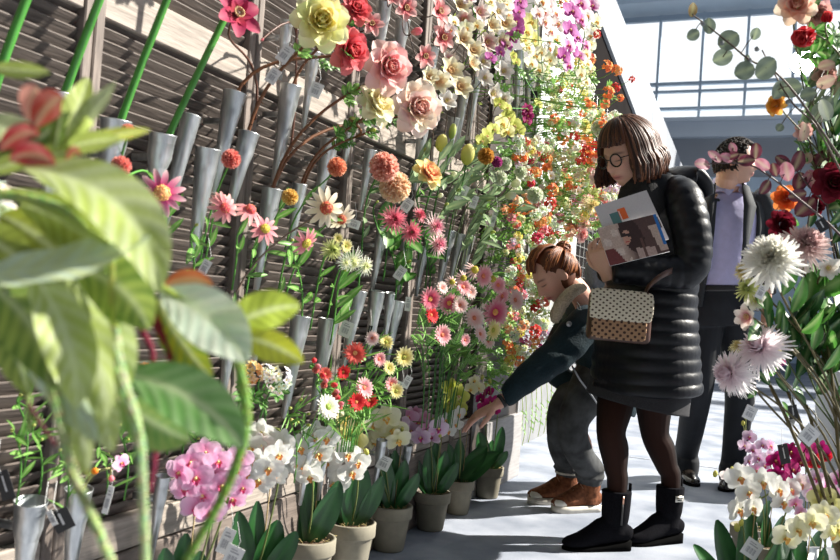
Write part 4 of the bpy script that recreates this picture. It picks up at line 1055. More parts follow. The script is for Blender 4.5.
G1 = (.045, .16, .025); G2 = (.09, .27, .045); G3 = (.16, .36, .06); GY = (.34, .46, .10); GB = (.20, .30, .17); GD = (.015, .07, .02)
def leafgrid(mb, p0, p1, Wd, nrm, sag=Vector((0, 0, 0)), c=G2, c2=None, fold=.25, nx=4, ny=9, shape=1.0, rib=None, wave=0.0, serr=0.0, pw=.75, vein=0.0):
    c2 = c2 or tuple(min(1, x*1.25) for x in c); rib = rib or mixc(c2, (.6, .7, .35), .35)
    nrm = Vector(nrm); L = (p1-p0).length; rows = []; cc = []
    pm = (p0+p1)/2+sag
    for j in range(ny+1):
        t = j/ny; p = p0*(1-t)**2+pm*2*t*(1-t)+p1*t*t; tg = ((pm-p0)*(1-t)+(p1-pm)*t).normalized()
        n_ = (nrm-tg*nrm.dot(tg)).normalized(); s_ = tg.cross(n_)
        w = Wd*.5*max(.03, math.sin(math.pi*min(1, t*.97+.02)**shape))**pw
        if serr and j % 2: w *= 1-serr
        row = []; rc = []
        for i in range(nx+1):
            x = i/nx*2-1; z = fold*w*abs(x)+wave*w*math.sin(t*14+x*2)*abs(x)
            row.append(p+s_*x*w+n_*z); vv = .5+.5*math.sin(t*9+abs(x)*4) if not vein else max(0, min(1, .5+.55*math.sin(t*46-abs(x)*9)+.35*math.sin(t*7+x*3)))
            if vein: row[-1] = row[-1]+n_*(vein*Wd*math.sin(t*46-abs(x)*9)*min(1, abs(x)*2))
            rc.append(mixc(rib, mixc(c, c2, vv), min(1, abs(x)*(5 if vein else 2.6))))
        rows.append(row); cc.append(rc)
    mb.grid(rows, cc)
LEAFP = {}
def mk_leaf(name, Wd, c, c2=None, fold=.25, shape=1.0, sag=.1, mat_=None, multi=None, serr=0.0, pw=.75):
    mb = MB()
    if multi:
        for (a, b_, ax) in multi: leafgrid(mb, Vector(a), Vector(b_), Wd, Vector(ax), Vector((0, 0, sag)), c, c2, fold, 4, 6, shape, pw=pw)
        mb.tube([(0, 0, 0), (0, .5, .03), (0, .9, 0)], .012, 4, c)
    else: leafgrid(mb, Vector((0, 0, 0)), Vector((0, 1, 0)), Wd, Vector((0, 0, 1)), Vector((0, 0, sag)), c, c2, fold, 4, 8, shape, serr=serr, pw=pw)
    LEAFP[name] = mb.mesh('leaf_'+name, mat_ or M_LEAF)
mk_leaf('lance', .22, G2, G3); mk_leaf('oval', .5, G1, G2); mk_leaf('dark', .42, (.015, .075, .018), (.03, .12, .025), mat_=M_WAXLEAF); mk_leaf('grass', .05, G2, G3, .1)
mk_leaf('dusty', .30, (.16, .26, .13), (.26, .36, .20), .2, serr=.12); mk_leaf('lime', .36, GY, (.45, .55, .12))
tri = [((0, .35, 0), (-.42, .62, .05), (0, 0, 1)), ((0, .35, 0), (.42, .62, .05), (0, 0, 1)), ((0, .62, 0), (-.36, .95, .03), (0, 0, 1)), ((0, .62, 0), (.36, .95, .03), (0, 0, 1)), ((0, .8, 0), (0, 1.25, 0), (0, 0, 1))]
mk_leaf('rose', .26, G1, G2, .25, multi=tri); mk_leaf('rosebright', .26, G2, (.2, .42, .08), .25, multi=tri); mk_leaf('fern', .10, G2, G3, .2, multi=[((0, y, 0), (s*.30*(1.1-y), y+.18, .03), (0, 0, 1)) for y in (.1, .2, .3, .4, .5, .6, .7, .8) for s in (-1, 1)])
mk_leaf('euc', .85, (.16, .21, .16), (.24, .30, .23), .06, pw=.5, sag=.03); mk_leaf('eucbrown', .85, (.26, .17, .05), (.34, .24, .08), .06, pw=.5)
mk_leaf('smoke', .75, (.10, .015, .03), (.20, .05, .08), .08, pw=.5); mk_leaf('smokepink', .70, (.48, .16, .22), (.62, .30, .38), .08, pw=.5); mk_leaf('dustyround', .8, (.42, .26, .20), (.52, .34, .27), .08, pw=.5)

def put(name, me, parent, rootloc, M):
    o = bpy.data.objects.new(name, me); C.objects.link(o); o.parent = parent
    o.matrix_basis = Matrix.Translation(-Vector(rootloc)) @ M
    return o
def put_bloom(root, var, pos, r, face, name='bloom', roll=None):
    pm, cm, pn, cn = BLOOM[var]; M = axis_mat(pos, face, rnd.uniform(0, 6.28) if roll is None else roll, r)
    o = put(name, pm, root, root.location, M)
    if cm:
        c = bpy.data.objects.new(cn, cm); C.objects.link(c); c.parent = o
    return o
def put_leaf(root, kind, pos, direc, up, L, name='leaf'):
    y = Vector(direc).normalized(); z = Vector(up); z = (z-y*z.dot(y)); z = z.normalized() if z.length > 1e-4 else y.orthogonal().normalized()
    x = y.cross(z); M = frame_mat(pos, x*L, y*L, z*L)
    return put(name, LEAFP[kind], root, root.location, M)
FACE = (Vector((1, 0, 0))*.75-VIEW*.75+UP*.12)
def facing(k=.35, base=None):
    return (base or FACE)+Vector((rnd.uniform(-k, k), rnd.uniform(-k, k), rnd.uniform(-k, k)))

# landmarks used to say where a repeated flower is
LM = [(322, 22, 'the pale yellow rose'), (353, 47, 'the crimson rose'), (390, 68, 'the big pink rose'), (418, 107, 'the blush rose'), (236, 15, 'the magenta magnolia'),
      (162, 193, 'the magenta coneflower'), (231, 159, 'the coral pompon'), (337, 167, 'the peach pompon'), (327, 208, 'the white coneflower'), (395, 187, 'the cream dahlia ball'), (430, 172, 'the yellow and pink rose'),
      (353, 262, 'the white spider daisies'), (495, 312, 'the magenta gerbera with white rim'), (328, 407, 'the white daisy'), (355, 352, 'the coral gerbera'), (615, 80, 'the orange cluster at the wall top'),
      (577, 45, 'the striped orchid spray'), (515, 30, 'the purple orchid spray'), (502, 126, 'the green orchid spray'), (555, 255, 'the red-haired head'), (632, 150, 'the bespectacled head'), (602, 262, 'the clasped hands'),
      (575, 365, 'the teal sleeve'), (497, 405, 'the black wristband'), (534, 193, 'the large white pompom'), (503, 178, 'the paired white pompoms'), (550, 205, 'the bright red cluster'), (467, 152, 'the green protea buds'), (440, 10, 'the topmost pink magnolia'),
      (475, 40, 'the cream magnolias'), (534, 96, 'the black tag under the orchids'), (575, 100, 'the white blossom mass'), (600, 165, 'the dark brown fringe'), (520, 360, 'the low orange cluster'), (513, 255, 'the small black grid tag'), (650, 120, 'the white fascia'),
      (585, 190, 'the green leaf gap'), (205, 465, 'the pink orchids'), (310, 450, 'the white orchids'), (385, 430, 'the cream orchids'), (280, 380, 'the white hydrangea')]
USED = {}
def where(px, py, k=0):
    ds = sorted(LM, key=lambda l: (l[0]-px)**2+(l[1]-py)**2)
    x, y, n = ds[k]; dx, dy = px-x, py-y
    if abs(dx) > 1.6*abs(dy): w = 'right of' if dx > 0 else 'left of'
    elif abs(dy) > 1.6*abs(dx): w = 'below' if dy > 0 else 'above'
    else: w = ('lower' if dy > 0 else 'upper')+(' right of' if dx > 0 else ' left of')
    return w+' '+n
def autolabel(desc, px, py):
    for k in range(10):
        l = desc+', '+where(px, py, k)
        if len(l.split()) > 15: l = desc.split(' with ')[0]+', '+where(px, py, k)
        if l not in USED and len(l.split()) <= 16: USED[l] = 1; return l
    l = desc.split(' on the wire')[0]+' between '+' and '.join(n.replace('the ', '', 1) for n in [sorted(LM, key=lambda q: (q[0]-px)**2+(q[1]-py)**2)[i][2] for i in (0, 1)])
    if len(l.split()) > 16: l = l.replace(' cluster', '').replace(' on the wire grid', '').replace(' orange at', ' blossoms at').replace(' at the wall top', '').replace(' small', '').replace('multicoloured', 'mixed').replace(' large', '')
    if len(l.split()) > 16: l = ' '.join(desc.split()[:2])+', '+where(px, py, 1)+', under '+where(px, py, 0).split('the ')[-1]
    l = ' '.join(l.split()[:16]); USED[l] = 1; return l

def flower(name, label, cat, base, blooms, leaves=(), scol=G1, sr=.0022, group=None, bend=None, thorn=False, faces=None):
    """base: world point of the stem foot; blooms: (variety, world pos, radius, face or None); leaves: (kind, t along stem, length, count)"""
    root = thing(name, label, cat, base, group); sm = MB(); b0 = Vector(base); main = None
    for i, bl in enumerate(blooms):
        var, pos, r, fc = bl[:4]; fc = Vector(fc) if fc is not None else facing()
        end = pos-fc.normalized()*r*.18
        if main is None or i == 0:
            d = (end-b0).length; m1 = b0+(bend or (UP*.55*d+Vector((.02, 0, 0)))); m2 = end-fc.normalized()*d*.25-UP*d*.12
            pts = bez(b0, m1, m2, end, 12); main = pts
        else:
            k = rnd.choice([6, 7, 8, 9]); q = main[k]; d = (end-q).length
            pts = bez(q, q+(main[k]-main[k-1]).normalized()*d*.4, end-fc.normalized()*d*.3, end, 7)
        sm.tube(pts, [sr*(1.15-.35*j/len(pts)) for j in range(len(pts))], 5, scol)
        if thorn:
            for j in range(2, len(pts)-1):
                for q_ in range(2):
                    p = pts[j].lerp(pts[j-1], q_*.5); dd = Vector((rnd.uniform(-1, 1), rnd.uniform(-1, 1), rnd.uniform(-1, 1))).normalized(); sm.tube([p, p+dd*sr*3.2], [sr*.7, .0002], 4, tuple(x*.8 for x in scol))
        put_bloom(root, var, pos, r, fc)
    for (kind, t0, t1, L, n) in leaves:
        for q_ in range(n):
            t = t0+(t1-t0)*(q_+rnd.uniform(.2, .8))/n; j = min(11, int(t*12)); p = main[j]; tg = (main[j+1]-main[j]).normalized()
            a = rnd.uniform(0, 6.28); o1 = tg.orthogonal().normalized(); o2 = tg.cross(o1); out = o1*math.cos(a)+o2*math.sin(a)
            if out.x < 0: out.x *= -.6
            put_leaf(root, kind, p, out+tg*.8, FACE+tg*.2+UP*.3, L*rnd.uniform(.8, 1.15))
    sm.build('stem', M_STEM, root).matrix_basis = Matrix.Translation(-b0)
    return root
def rw(px, py, rpx, off):
    p = PW(px, py, off); return p, rpx*dep(p)/FPX
# ================================================================== ZINC VASES, STEMS AND POTS ON THE SHUTTER WALL
m, t, b = newmat('galvanised_zinc'); M_ZN = m
b.inputs['Metallic'].default_value = .75; b.inputs['Roughness'].default_value = .34
co = t.nodes.new('ShaderNodeTexCoord'); mp = t.nodes.new('ShaderNodeMapping'); mp.inputs['Scale'].default_value = (30, 30, 5); nz = t.nodes.new('ShaderNodeTexNoise'); nz.inputs['Scale'].default_value = 1.6; nz.inputs['Detail'].default_value = 5
t.links.new(co.outputs['Object'], mp.inputs[0]); t.links.new(mp.outputs[0], nz.inputs[0]); r = t.nodes.new('ShaderNodeValToRGB'); t.links.new(nz.outputs[0], r.inputs[0])
r.color_ramp.elements[0].color = (.30, .32, .33, 1); r.color_ramp.elements[0].position = .3; r.color_ramp.elements[1].color = (.70, .72, .72, 1); r.color_ramp.elements[1].position = .7
t.links.new(r.outputs[0], b.inputs['Base Color'])
VASES = [  # mouth px, py, foot px, py, mouth width px, what stands in it, place words
 (60, 92, 48, 200, 23, 'behind the red amaryllis petals'), (116, 120, 100, 240, 30, 'holding a thick green stem beside the first post'), (163, 134, 150, 215, 27, 'front one of the pair under the green stems'),
 (191, 116, 160, 243, 20, 'rear one of the pair with a thick green stem'), (208, 149, 192, 262, 25, 'left of the coral pompon'), (235, 93, 213, 192, 23, 'high beside the second post'),
 (249, 133, 229, 212, 21, 'crossing the second post'), (291, 86, 274, 185, 21, 'under the crossing rose canes'), (272, 189, 256, 290, 20, 'above the yellow pompon stem'),
 (300, 184, 288, 262, 15, 'slim, beside the yellow pompon'), (330, 140, 317, 205, 19, 'behind the peach pompon'), (50, 180, 40, 262, 16, 'low behind the foreground leaves'),
 (301, 316, 284, 418, 21, 'left one of the lower row'), (329, 319, 313, 410, 21, 'second in the lower row, with a tag hanging at its right'), (359, 291, 343, 368, 17, 'third in the lower row'),
 (377, 291, 368, 358, 17, 'fourth in the lower row'), (391, 293, 384, 345, 11, 'slim, right of the fourth in the lower row'), (398, 301, 387, 362, 14, 'fifth in the lower row'),
 (31, 501, 20, 600, 32, 'wide, at the bottom left corner'), (79, 489, 68, 590, 27, 'bottom left with a black tag'), (163, 476, 151, 560, 15, 'bottom, left of the pink orchids'),
 (314, 52, 303, 128, 14, 'below the pale yellow rose'), (384, 2, 378, 70, 16, 'top, left of the pink magnolias'), (403, 20, 394, 92, 15, 'top, behind the pink magnolias'),
 (424, 122, 414, 190, 13, 'right of the blush rose'), (433, 48, 424, 120, 13, 'top, right of the big pink rose'), (465, 80, 455, 150, 15, 'wide, under the cream magnolias'), (476, 78, 467, 140, 12, 'right one under the cream magnolias'),
 (454, 118, 446, 170, 12, 'slim, above the protea buds'), (519, 50, 516, 118, 10, 'left one under the purple orchids'), (530, 62, 527, 118, 12, 'middle one under the purple orchids'), (540, 62, 538, 116, 9, 'right one under the purple orchids'),
 (450, 231, 438, 290, 14, 'left one of three before the dark board'), (460, 234, 449, 290, 12, 'middle one of three before the dark board'), (470, 236, 459, 290, 11, 'right one of three before the dark board'),
 (408, 228, 398, 290, 12, 'behind the pink gerberas'), (424, 247, 416, 296, 11, 'slim, left of the blush dahlias'), (383, 228, 372, 290, 13, 'left of the pink gerberas on the wall'),
 (310, 440, 300, 505, 12, 'behind the white orchids'), (327, 432, 318, 500, 12, 'behind the white orchids, right one'), (382, 440, 374, 490, 11, 'behind the cream orchids'), (408, 445, 402, 490, 9, 'behind the pink orchids'),
 (232, 330, 222, 400, 17, 'above the white hydrangea'), (262, 300, 253, 372, 13, 'slim, with a small black tag'), (352, 120, 343, 170, 12, 'behind the pink rose leaves'), (371, 150, 360, 210, 13, 'behind the dahlia balls'), (287, 20, 280, 80, 13, 'above the crossing rose canes')]
VT = []
for (a, b_, c_, d_, w, words) in VASES:
    top = PW(a, b_, .062); r = w*.5*dep(top)/FPX; bot = PW(c_, d_, .040); n = 22
    if bot.z < .02: bot = bot.lerp(top, (.02-bot.z)/(top.z-bot.z))
    root = thing('cone_vase', 'galvanised cone vase, '+words, 'vase', bot, 'zinc cone vases fixed to the shutter wall')
    ax = (top-bot); L = ax.length; rb = r*.30; M = axis_mat((0, 0, 0), ax)
    mb = MB(); mb.lathe([(0.0001, 0), (rb, 0), (r*.66, L*.55), (r, L-.003), (r*1.04, L-.001), (r*1.04, L+.001), (r*.95, L), (r*.9, L-.05), (rb*.7, L*.3), (.0001, L*.3)], n, M=M)
    mb.build('cone', M_ZN, root)
    hk = MB(); q = ax*.72; hk.box((-(q.x+bot.x-WX)/2+q.x, q.y, q.z), (abs(q.x+bot.x-WX)+.012, .008, .014)); hk.build('wall_bracket', M_ZN, root)
    VT.append(top-ax.normalized()*.05)
def near_vase(px, py):
    return min(VT, key=lambda q: (q-PW(px, py, .085)).length)

def WF(name, desc, cat, base, bl, leaves=(), scol=G1, sr=.0022, thorn=False, label=None, off=.17, group=None):
    """flower on the wall; bl: (variety, px, py, r px, offset from wall)"""
    bs = []
    for x in bl:
        p, r = rw(x[1], x[2], x[3], x[4] if len(x) > 4 else off); bs.append((x[0], p, r, x[5] if len(x) > 5 else None))
    if isinstance(base, int): b0 = VT[base]
    elif len(base) == 2: b0 = near_vase(*base)
    else: b0 = PW(*base)
    return flower(name, label or autolabel(desc, bl[0][1], bl[0][2]), cat, b0, bs, leaves, scol, sr, group, thorn=thorn)

# thick green amaryllis stems, cut by the frame
for (vi, x1, y1, words) in ((0, 122, -60, 'crossing the first post'), (1, 190, -60, 'right of the first post'), (2, 263, -60, 'crossing the pale rail')):
    b0 = VT[vi]; p1 = PW(x1, y1, .17); root = thing('flower_stem', 'thick smooth bright green flower stem, '+words, 'flower stem', b0, 'thick green stems in the upper left vases')
    mb = MB(); mb.tube(bez(b0, b0+(p1-b0)*.33+Vector((-.01, 0, 0)), b0+(p1-b0)*.66, p1, 10), .0078, 12, G2); mb.build('stem', mat('green_stem_gloss', (.06, .24, .035), .35, 0, .2, 15), root).matrix_basis = Matrix.Translation(-b0)
    q = b0.lerp(p1, .97); 
    for k in range(3): put_bloom(root, 'red_magnolia', p1+Vector((.02*k, .03*(k-1), .04)), .05, Vector((math.cos(k*2), math.sin(k*2), .4)))
p_ = PW(2, 62, .17)
b0 = PW(-8, 100, .08); root = thing('flower_stem', 'thick green flower stem at the left edge above the leaf tips', 'flower stem', b0, 'thick green stems in the upper left vases')
mb = MB(); mb.tube(bez(b0, PW(0, 64, .10), PW(22, 10, .13), PW(50, -60, .15), 8), .0078, 12, G2); mb.build('stem', MATS['green_stem_gloss'], root).matrix_basis = Matrix.Translation(-b0)

CANE = (.16, .062, .025)
# roses on brown thorny canes
WF('rose', '', 'rose', 6, [('yellow_rose', 322, 20, 28.2, .28)], [('rosebright', .6, .98, .055, 5)], CANE, .0042, True, 'large pale yellow rose at the top on a brown thorny cane')
WF('rose', '', 'rose', 5, [('red_rose', 352, 50, 22.6, .26)], [('rose', .6, .98, .05, 5)], CANE, .0042, True, 'crimson rose with ruffled petals left of the big pink rose')
WF('rose', '', 'rose', 8, [('pink_rose', 390, 67, 26.0, .27)], [('rosebright', .55, .95, .055, 5)], CANE, .0042, True, 'big pink rose with coral heart, left of the pink magnolias')
WF('rose', '', 'rose', 8, [('blush_rose', 419, 107, 27.1, .27)], [('rose', .6, .95, .05, 5)], CANE, .0042, True, 'largest blush rose, lowest of the cane roses')
WF('rose', '', 'rose', 9, [('cream_rose', 379, 103, 21.5, .24)], [('rose', .5, .95, .055, 6)], CANE, .0038, True, 'creamy yellow rose tucked under the big pink rose')
WF('rose', '', 'rose', 7, [('red_rose', 357, 8, 16, .24)], [('rose', .6, .95, .05, 3)], CANE, .0035, True, 'scarlet rose at the top edge right of the pale yellow rose')
WF('branch', '', 'branch', (303, 190, .05), [('green_bud', 372, 130, 5, .2), ('green_bud', 352, 118, 4, .2)], [('rose', .4, .95, .045, 7)], CANE, .0035, True, 'brown thorny cane with small dark leaves below the cream rose')
WF('branch', '', 'branch', (290, 152, .05), [('pink_bud', 300, 12, 4, .12), ('pink_bud', 262, 40, 3, .12)], [], (.10, .04, .025), .0028, False, 'thin dark upright twig on the second post')
WF('magnolia', '', 'magnolia', (255, 120, .06), [('magenta_magnolia', 236, 15, 28, .2)], [], (.10, .04, .025), .003, False, 'dark magenta magnolia at the top edge, left of the roses')
# pink magnolias
mg = [(405, 8, 15, 'pink_magnolia'), (438, 12, 17, 'pink_magnolia'), (442, 38, 16, 'pink_magnolia'), (371, 24, 14, 'pink_magnolia'), (424, 56, 14, 'pink_magnolia'), (415, 32, 8, 'pink_bud'), (392, -2, 11, 'pink_magnolia'), (352, -4, 12, 'red_magnolia')]
for (x, y, r_, v) in mg: WF('magnolia', 'coral pink magnolia on a dark twig' if v == 'pink_magnolia' else ('pink magnolia bud on a twig' if v == 'pink_bud' else 'scarlet magnolia on a twig'), 'magnolia', (x-14, y+40), [(v, x, y, r_, .22)], [], (.07, .04, .03), .0024)
# mid row
WF('coneflower', '', 'coneflower', (160, 268, .05), [('magenta_cone', 162, 193, 23, .2, Vector((.6, -.7, -.1)))], [('lance', .1, .6, .06, 3)], G2, .0025, False, 'magenta and white coneflower left of the tall zinc vases')
WF('zinnia', '', 'zinnia', (150, 215, .05), [('coral_pompon', 121, 166, 11, .2)], [('lance', .2, .7, .05, 2)], G2, .0025, False, 'blurred pink pompon zinnia behind the star-shaped leaves')
WF('zinnia', '', 'zinnia', (115, 190, .05), [('coral_pompon', 128, 131, 8, .2)], [], G2, .0022, False, 'small salmon zinnia beside the first vase mouth')
WF('zinnia', '', 'zinnia', (200, 262, .05), [('coral_pompon', 231, 159, 10.5, .2)], [('lance', .1, .5, .05, 2)], G2, .0022, False, 'coral pink pompon zinnia beside the second post')
WF('zinnia', '', 'zinnia', (285, 250, .05), [('peach_pompon', 337, 167, 10.5, .2)], [('lance', .2, .6, .05, 2)], G2, .0024, False, 'peach pompon zinnia below the crossing canes')
WF('zinnia', '', 'zinnia', (262, 275, .05), [('yellow_pompon', 290, 197, 9, .2)], [('lance', .3, .8, .06, 3)], G2, .0022, False, 'yellow pompon zinnia left of the white coneflower')
WF('coneflower', '', 'coneflower', (205, 262, .05), [('pink_cone', 225, 208, 16, .2), ('pink_cone', 221, 200, 10, .18)], [('lance', .1, .8, .06, 3)], G2, .0022, False, 'pink coneflower with dark red centre, left of the drooping one')
WF('coneflower', '', 'coneflower', (232, 290, .05), [('pink_cone', 250, 210, 17, .2, Vector((.5, -.1, .5)))], [('lance', .1, .8, .06, 3)], G2, .0022, False, 'pale pink drooping coneflower with a raised crimson centre')
WF('coneflower', '', 'coneflower', (245, 300, .05), [('rose_cone', 265, 229, 15, .2)], [('lance', .1, .8, .06, 3)], G2, .0022, False, 'pink coneflower with greenish centre below the yellow pompon')
WF('coneflower', '', 'coneflower', (225, 330, .05), [('white_cone', 326, 208, 20, .22, Vector((.6, -.6, -.1)))], [('lance', .1, .9, .07, 6)], (.20, .14, .11), .0026, False, 'large cream coneflower with red-brown centre on a long grey stem')
WF('coneflower', '', 'coneflower', (285, 300, .05), [('white_cone', 341, 219, 15, .2, Vector((.5, -.5, -.5)))], [('lance', .2, .8, .06, 3)], G2, .0024, False, 'cream coneflower seen from the side, right of the largest')
WF('coneflower', '', 'coneflower', (275, 310, .05), [('rose_cone', 306, 243, 15, .2, Vector((.8, -.2, -.5)))], [('lance', .1, .9, .075, 4)], G2, .0024, False, 'pink coneflower with yellow centre left of the lime flowers')
WF('daisy', '', 'daisy', (310, 330, .06), [('green_mum', 333, 250, 12, .2), ('yellow_daisy', 346, 246, 8, .2), ('yellow_daisy', 338, 238, 6, .2)], [('lance', .1, .8, .07, 4)], G2, .0024, False, 'lime yellow daisies clustered left of the white spider daisies')
WF('daisy', '', 'daisy', (325, 330, .06), [('white_spider', 353, 262, 14, .2, Vector((.8, -.5, -.6))), ('white_spider', 366, 266, 11, .2), ('white_spider', 346, 263, 8, .22)], [('lance', .1, .7, .07, 3)], G2, .0024, False, 'white spider daisies drooping below the lime flowers')
WF('dahlia', '', 'dahlia', (365, 290), [('peach_ball', 384, 167, 16, .24), ('cream_ball', 395, 187, 17, .24)], [('dusty', .3, .95, .06, 5)], G1, .003, False, 'peach and cream ball dahlias on one stem')
WF('rose', '', 'rose', (418, 260, .07), [('yellowpink_rose', 430, 172, 16, .24), ('white_bud', 453, 174, 4, .24), ('white_bud', 440, 196, 4, .22)], [('lance', .3, .95, .05, 5)], G1, .0026, False, 'yellow and pink two-tone rose under the protea buds')
WF('coneflower', '', 'coneflower', (190, 300, .05), [('green_bud', 196, 225, 4, .15)], [('lance', .1, .9, .07, 6)], G2, .0024, False, 'green budded coneflower stem with narrow leaves below the tall zinc vase')
for (d, v, x, y, r_) in (('pink gerbera with fringed centre', 'pink_dahlia', 395, 219, 14), ('hot pink gerbera with brown eye', 'pink_dahlia', 412, 232, 12), ('blush cactus dahlia with pink heart', 'blush_dahlia', 437, 226, 13), ('blush cactus dahlia with yellow tinge', 'blush_dahlia', 440, 244, 13), ('pink cactus dahlia half hidden', 'pink_dahlia', 421, 214, 8)):
    WF('dahlia', d, 'dahlia', (x-12, y+62, .08), [(v, x, y, r_, .22)], [('oval', .2, .85, .075, 4)], G1, .0026)
WF('foliage_stem', '', 'foliage', (395, 300, .08), [('green_bud', 386, 215, 4, .15), ('green_bud', 377, 202, 3, .15)], [('oval', .1, .95, .085, 8)], G1, .0026, False, 'dark oval leaves hanging left of the pink gerberas')
WF('foliage_stem', '', 'foliage', (300, 330, .06), [('green_bud', 292, 240, 4, .12)], [('lance', .1, .95, .09, 7)], G2, .0026, False, 'long bright green leaves below the pink coneflower')
WF('foliage_stem', '', 'foliage', (330, 345, .08), [('green_bud', 345, 270, 4, .15)], [('lance', .1, .95, .09, 8)], G2, .0026, False, 'long bright green leaves below the white spider daisies')
WF('foliage_stem', '', 'foliage', (400, 290, .08), [('green_bud', 408, 262, 4, .14)], [('oval', .1, .95, .07, 6)], G1, .0026, False, 'dark leaves above the lower row of vases')
# protea buds, dusty foliage, pompoms
for (d, v, x, y, r_) in (('yellow green protea bud', 'yellow_bud', 441, 140, 10), ('tall cream protea bud', 'yellow_bud', 467, 152, 12), ('slim green protea bud', 'green_bud', 452, 128, 9)):
    WF('protea', d, 'protea', (x-22, y+110, .07), [(v, x, y+6, r_, .24, Vector((.15, -.05, 1)))], [('dusty', .4, .95, .085, 6)], G1, .003)
for (d, v, x, y, r_) in (('amber brown ball flower', 'amber_ball', 486, 156, 9), ('small deep purple ball flower', 'purple_ball', 497, 162, 6), ('white pompom, upper of the pair', 'white_ball', 505, 164, 7.5), ('white pompom, lower of the pair', 'white_ball', 500, 178, 8), ('large white pompom before the grid', 'white_ball', 535, 195, 9), ('green white pompom bud', 'white_ball', 521, 172, 7), ('cream bud with green sepals', 'white_bud', 515, 184, 7), ('pale green bud', 'white_bud', 509, 196, 7)):
    WF('pompom_flower', d, 'flower', (x-45, y+70, .07), [(v, x, y, r_, .28)], [('dusty', .3, .9, .085, 4)], (.12, .16, .08), .0022)
for k, (x, y) in enumerate(((470, 175), (458, 190), (480, 215), (488, 200), (446, 205), (474, 150), (425, 150), (492, 232))):
    WF('foliage_stem', 'grey green toothed foliage', 'foliage', (x-28, y+72, .07), [('green_bud', x, y, 4, .2)], [('dusty', .3, 1.0, .10, 7)], (.14, .18, .10), .0022)
# big gerbera bunch before the dark board
GB_ = [('hot_gerbera', 430, 299, 13), ('magenta_gerbera', 449, 303, 13), ('pink_gerbera', 442, 335, 12), ('red_gerbera', 431, 315, 10), ('magenta_gerbera', 495, 312, 17), ('blush_gerbera', 474, 318, 14), ('pink_gerbera', 463, 287, 10), ('blush_gerbera', 460, 305, 10), ('blush_gerbera', 515, 300, 13),
       ('pink_gerbera', 502, 296, 10), ('blush_gerbera', 480, 334, 11), ('yellow_daisy', 493, 330, 12), ('blush_gerbera', 488, 341, 10), ('green_disc_daisy', 474, 270, 11), ('green_disc_daisy', 463, 278, 9), ('pink_gerbera', 483, 276, 13), ('green_disc_daisy', 492, 279, 10), ('blush_gerbera', 470, 292, 9),
       ('green_disc_daisy', 452, 282, 8), ('pink_gerbera', 498, 285, 10), ('blush_gerbera', 442, 288, 8), ('pink_gerbera', 465, 340, 7)]
NM = {'hot_gerbera': 'hot pink gerbera', 'magenta_gerbera': 'magenta gerbera with white rim', 'pink_gerbera': 'pink gerbera', 'red_gerbera': 'raspberry gerbera', 'blush_gerbera': 'blush white gerbera', 'yellow_daisy': 'pale yellow daisy', 'green_disc_daisy': 'blush daisy with domed green centre', 'coral_gerbera': 'coral gerbera', 'white_daisy': 'white daisy'}
for (v, x, y, r_) in GB_:
    WF('gerbera', NM[v], 'gerbera', (438+(x-470)*.42, 428, .08+rnd.uniform(0, .05)), [(v, x, y, r_, .26+rnd.uniform(-.05, .05))], [('fern', .35, .92, .07, 3), ('grass', .3, .9, .11, 3)], G1, .0018)
# lower left bunch
for (v, x, y, r_) in [('coral_gerbera', 355, 353, 13), ('blush_gerbera', 372, 338, 9), ('yellow_daisy', 386, 342, 9), ('pink_gerbera', 379, 359, 9), ('yellow_daisy', 404, 357, 12), ('yellow_daisy', 389, 368, 8), ('pink_gerbera', 391, 384, 9), ('yellow_daisy', 396, 391, 9), ('red_gerbera', 343, 372, 9), ('pink_gerbera', 364, 388, 12), ('red_gerbera', 356, 402, 11), ('red_gerbera', 369, 400, 10), ('white_daisy', 328, 407, 14), ('coral_gerbera', 325, 374, 8)]:
    WF('gerbera', NM[v]+' in the lower bunch', 'gerbera', (342+(x-360)*.3, 452, .06), [(v, x, y, r_, .2+rnd.uniform(-.04, .04))], [('grass', .1, .95, .11, 6), ('fern', .3, .9, .06, 2)], G2, .002)
for (x, y) in ((314, 360), (322, 375), (333, 385), (337, 398)):
    WF('gladiolus', 'coral spike flower', 'flower', (322, 460, .07), [('red_bud', x, y, 5, .2), ('pink_bud', x+3, y+6, 5, .2), ('coral_pompon', x+2, y+10, 4, .2)], [('grass', .1, .8, .10, 3)], G2, .002)
WF('hydrangea', '', 'hydrangea', (232, 450, .06), [('hydrangea_orange', 252, 372, 13, .2)], [('rose', .3, .9, .06, 4)], G1, .0028, False, 'orange and cream hydrangea head left of the white one')
WF('hydrangea', '', 'hydrangea', (252, 455, .06), [('hydrangea_white', 279, 380, 15, .2)], [('rose', .3, .9, .06, 3)], G1, .0028, False, 'round white hydrangea head below the yellow-green leaves')
WF('hydrangea', '', 'hydrangea', (262, 455, .06), [('hydrangea_white', 266, 372, 9, .18)], [('rose', .3, .9, .05, 2)], G1, .0028, False, 'small white hydrangea head between the orange and white ones')
for (v, x, y, r_, d) in (('mixed_blossom', 145, 369, 9, 'orange and pink blossom cluster'), ('pink_blossom', 163, 378, 10, 'pink and cream blossom cluster'), ('mixed_blossom', 178, 380, 9, 'peach blossom cluster'), ('peach_blossom', 190, 384, 8, 'small peach blossom cluster')):
    WF('blossom_spray', d+' behind the foreground leaves', 'flower', (x+4, 455, .05), [(v, x, y, r_, .16)], [('rose', .2, .9, .05, 3)], G1, .0022)
for k, (x, y) in enumerate(((12, 430), (34, 425), (60, 450), (100, 440), (120, 425), (205, 400), (225, 418), (190, 425), (300, 400), (308, 425), (290, 408), (20, 395))):
    WF('foliage_stem', 'thin green stem with narrow leaves', 'foliage', (x+4, y+75, .05), [('green_bud', x, y, 4, .12), ('green_bud', x+8, y+14, 3, .12)], [('grass', .1, 1, .09, 6), ('lance', .2, .9, .045, 4)], G2, .0018)
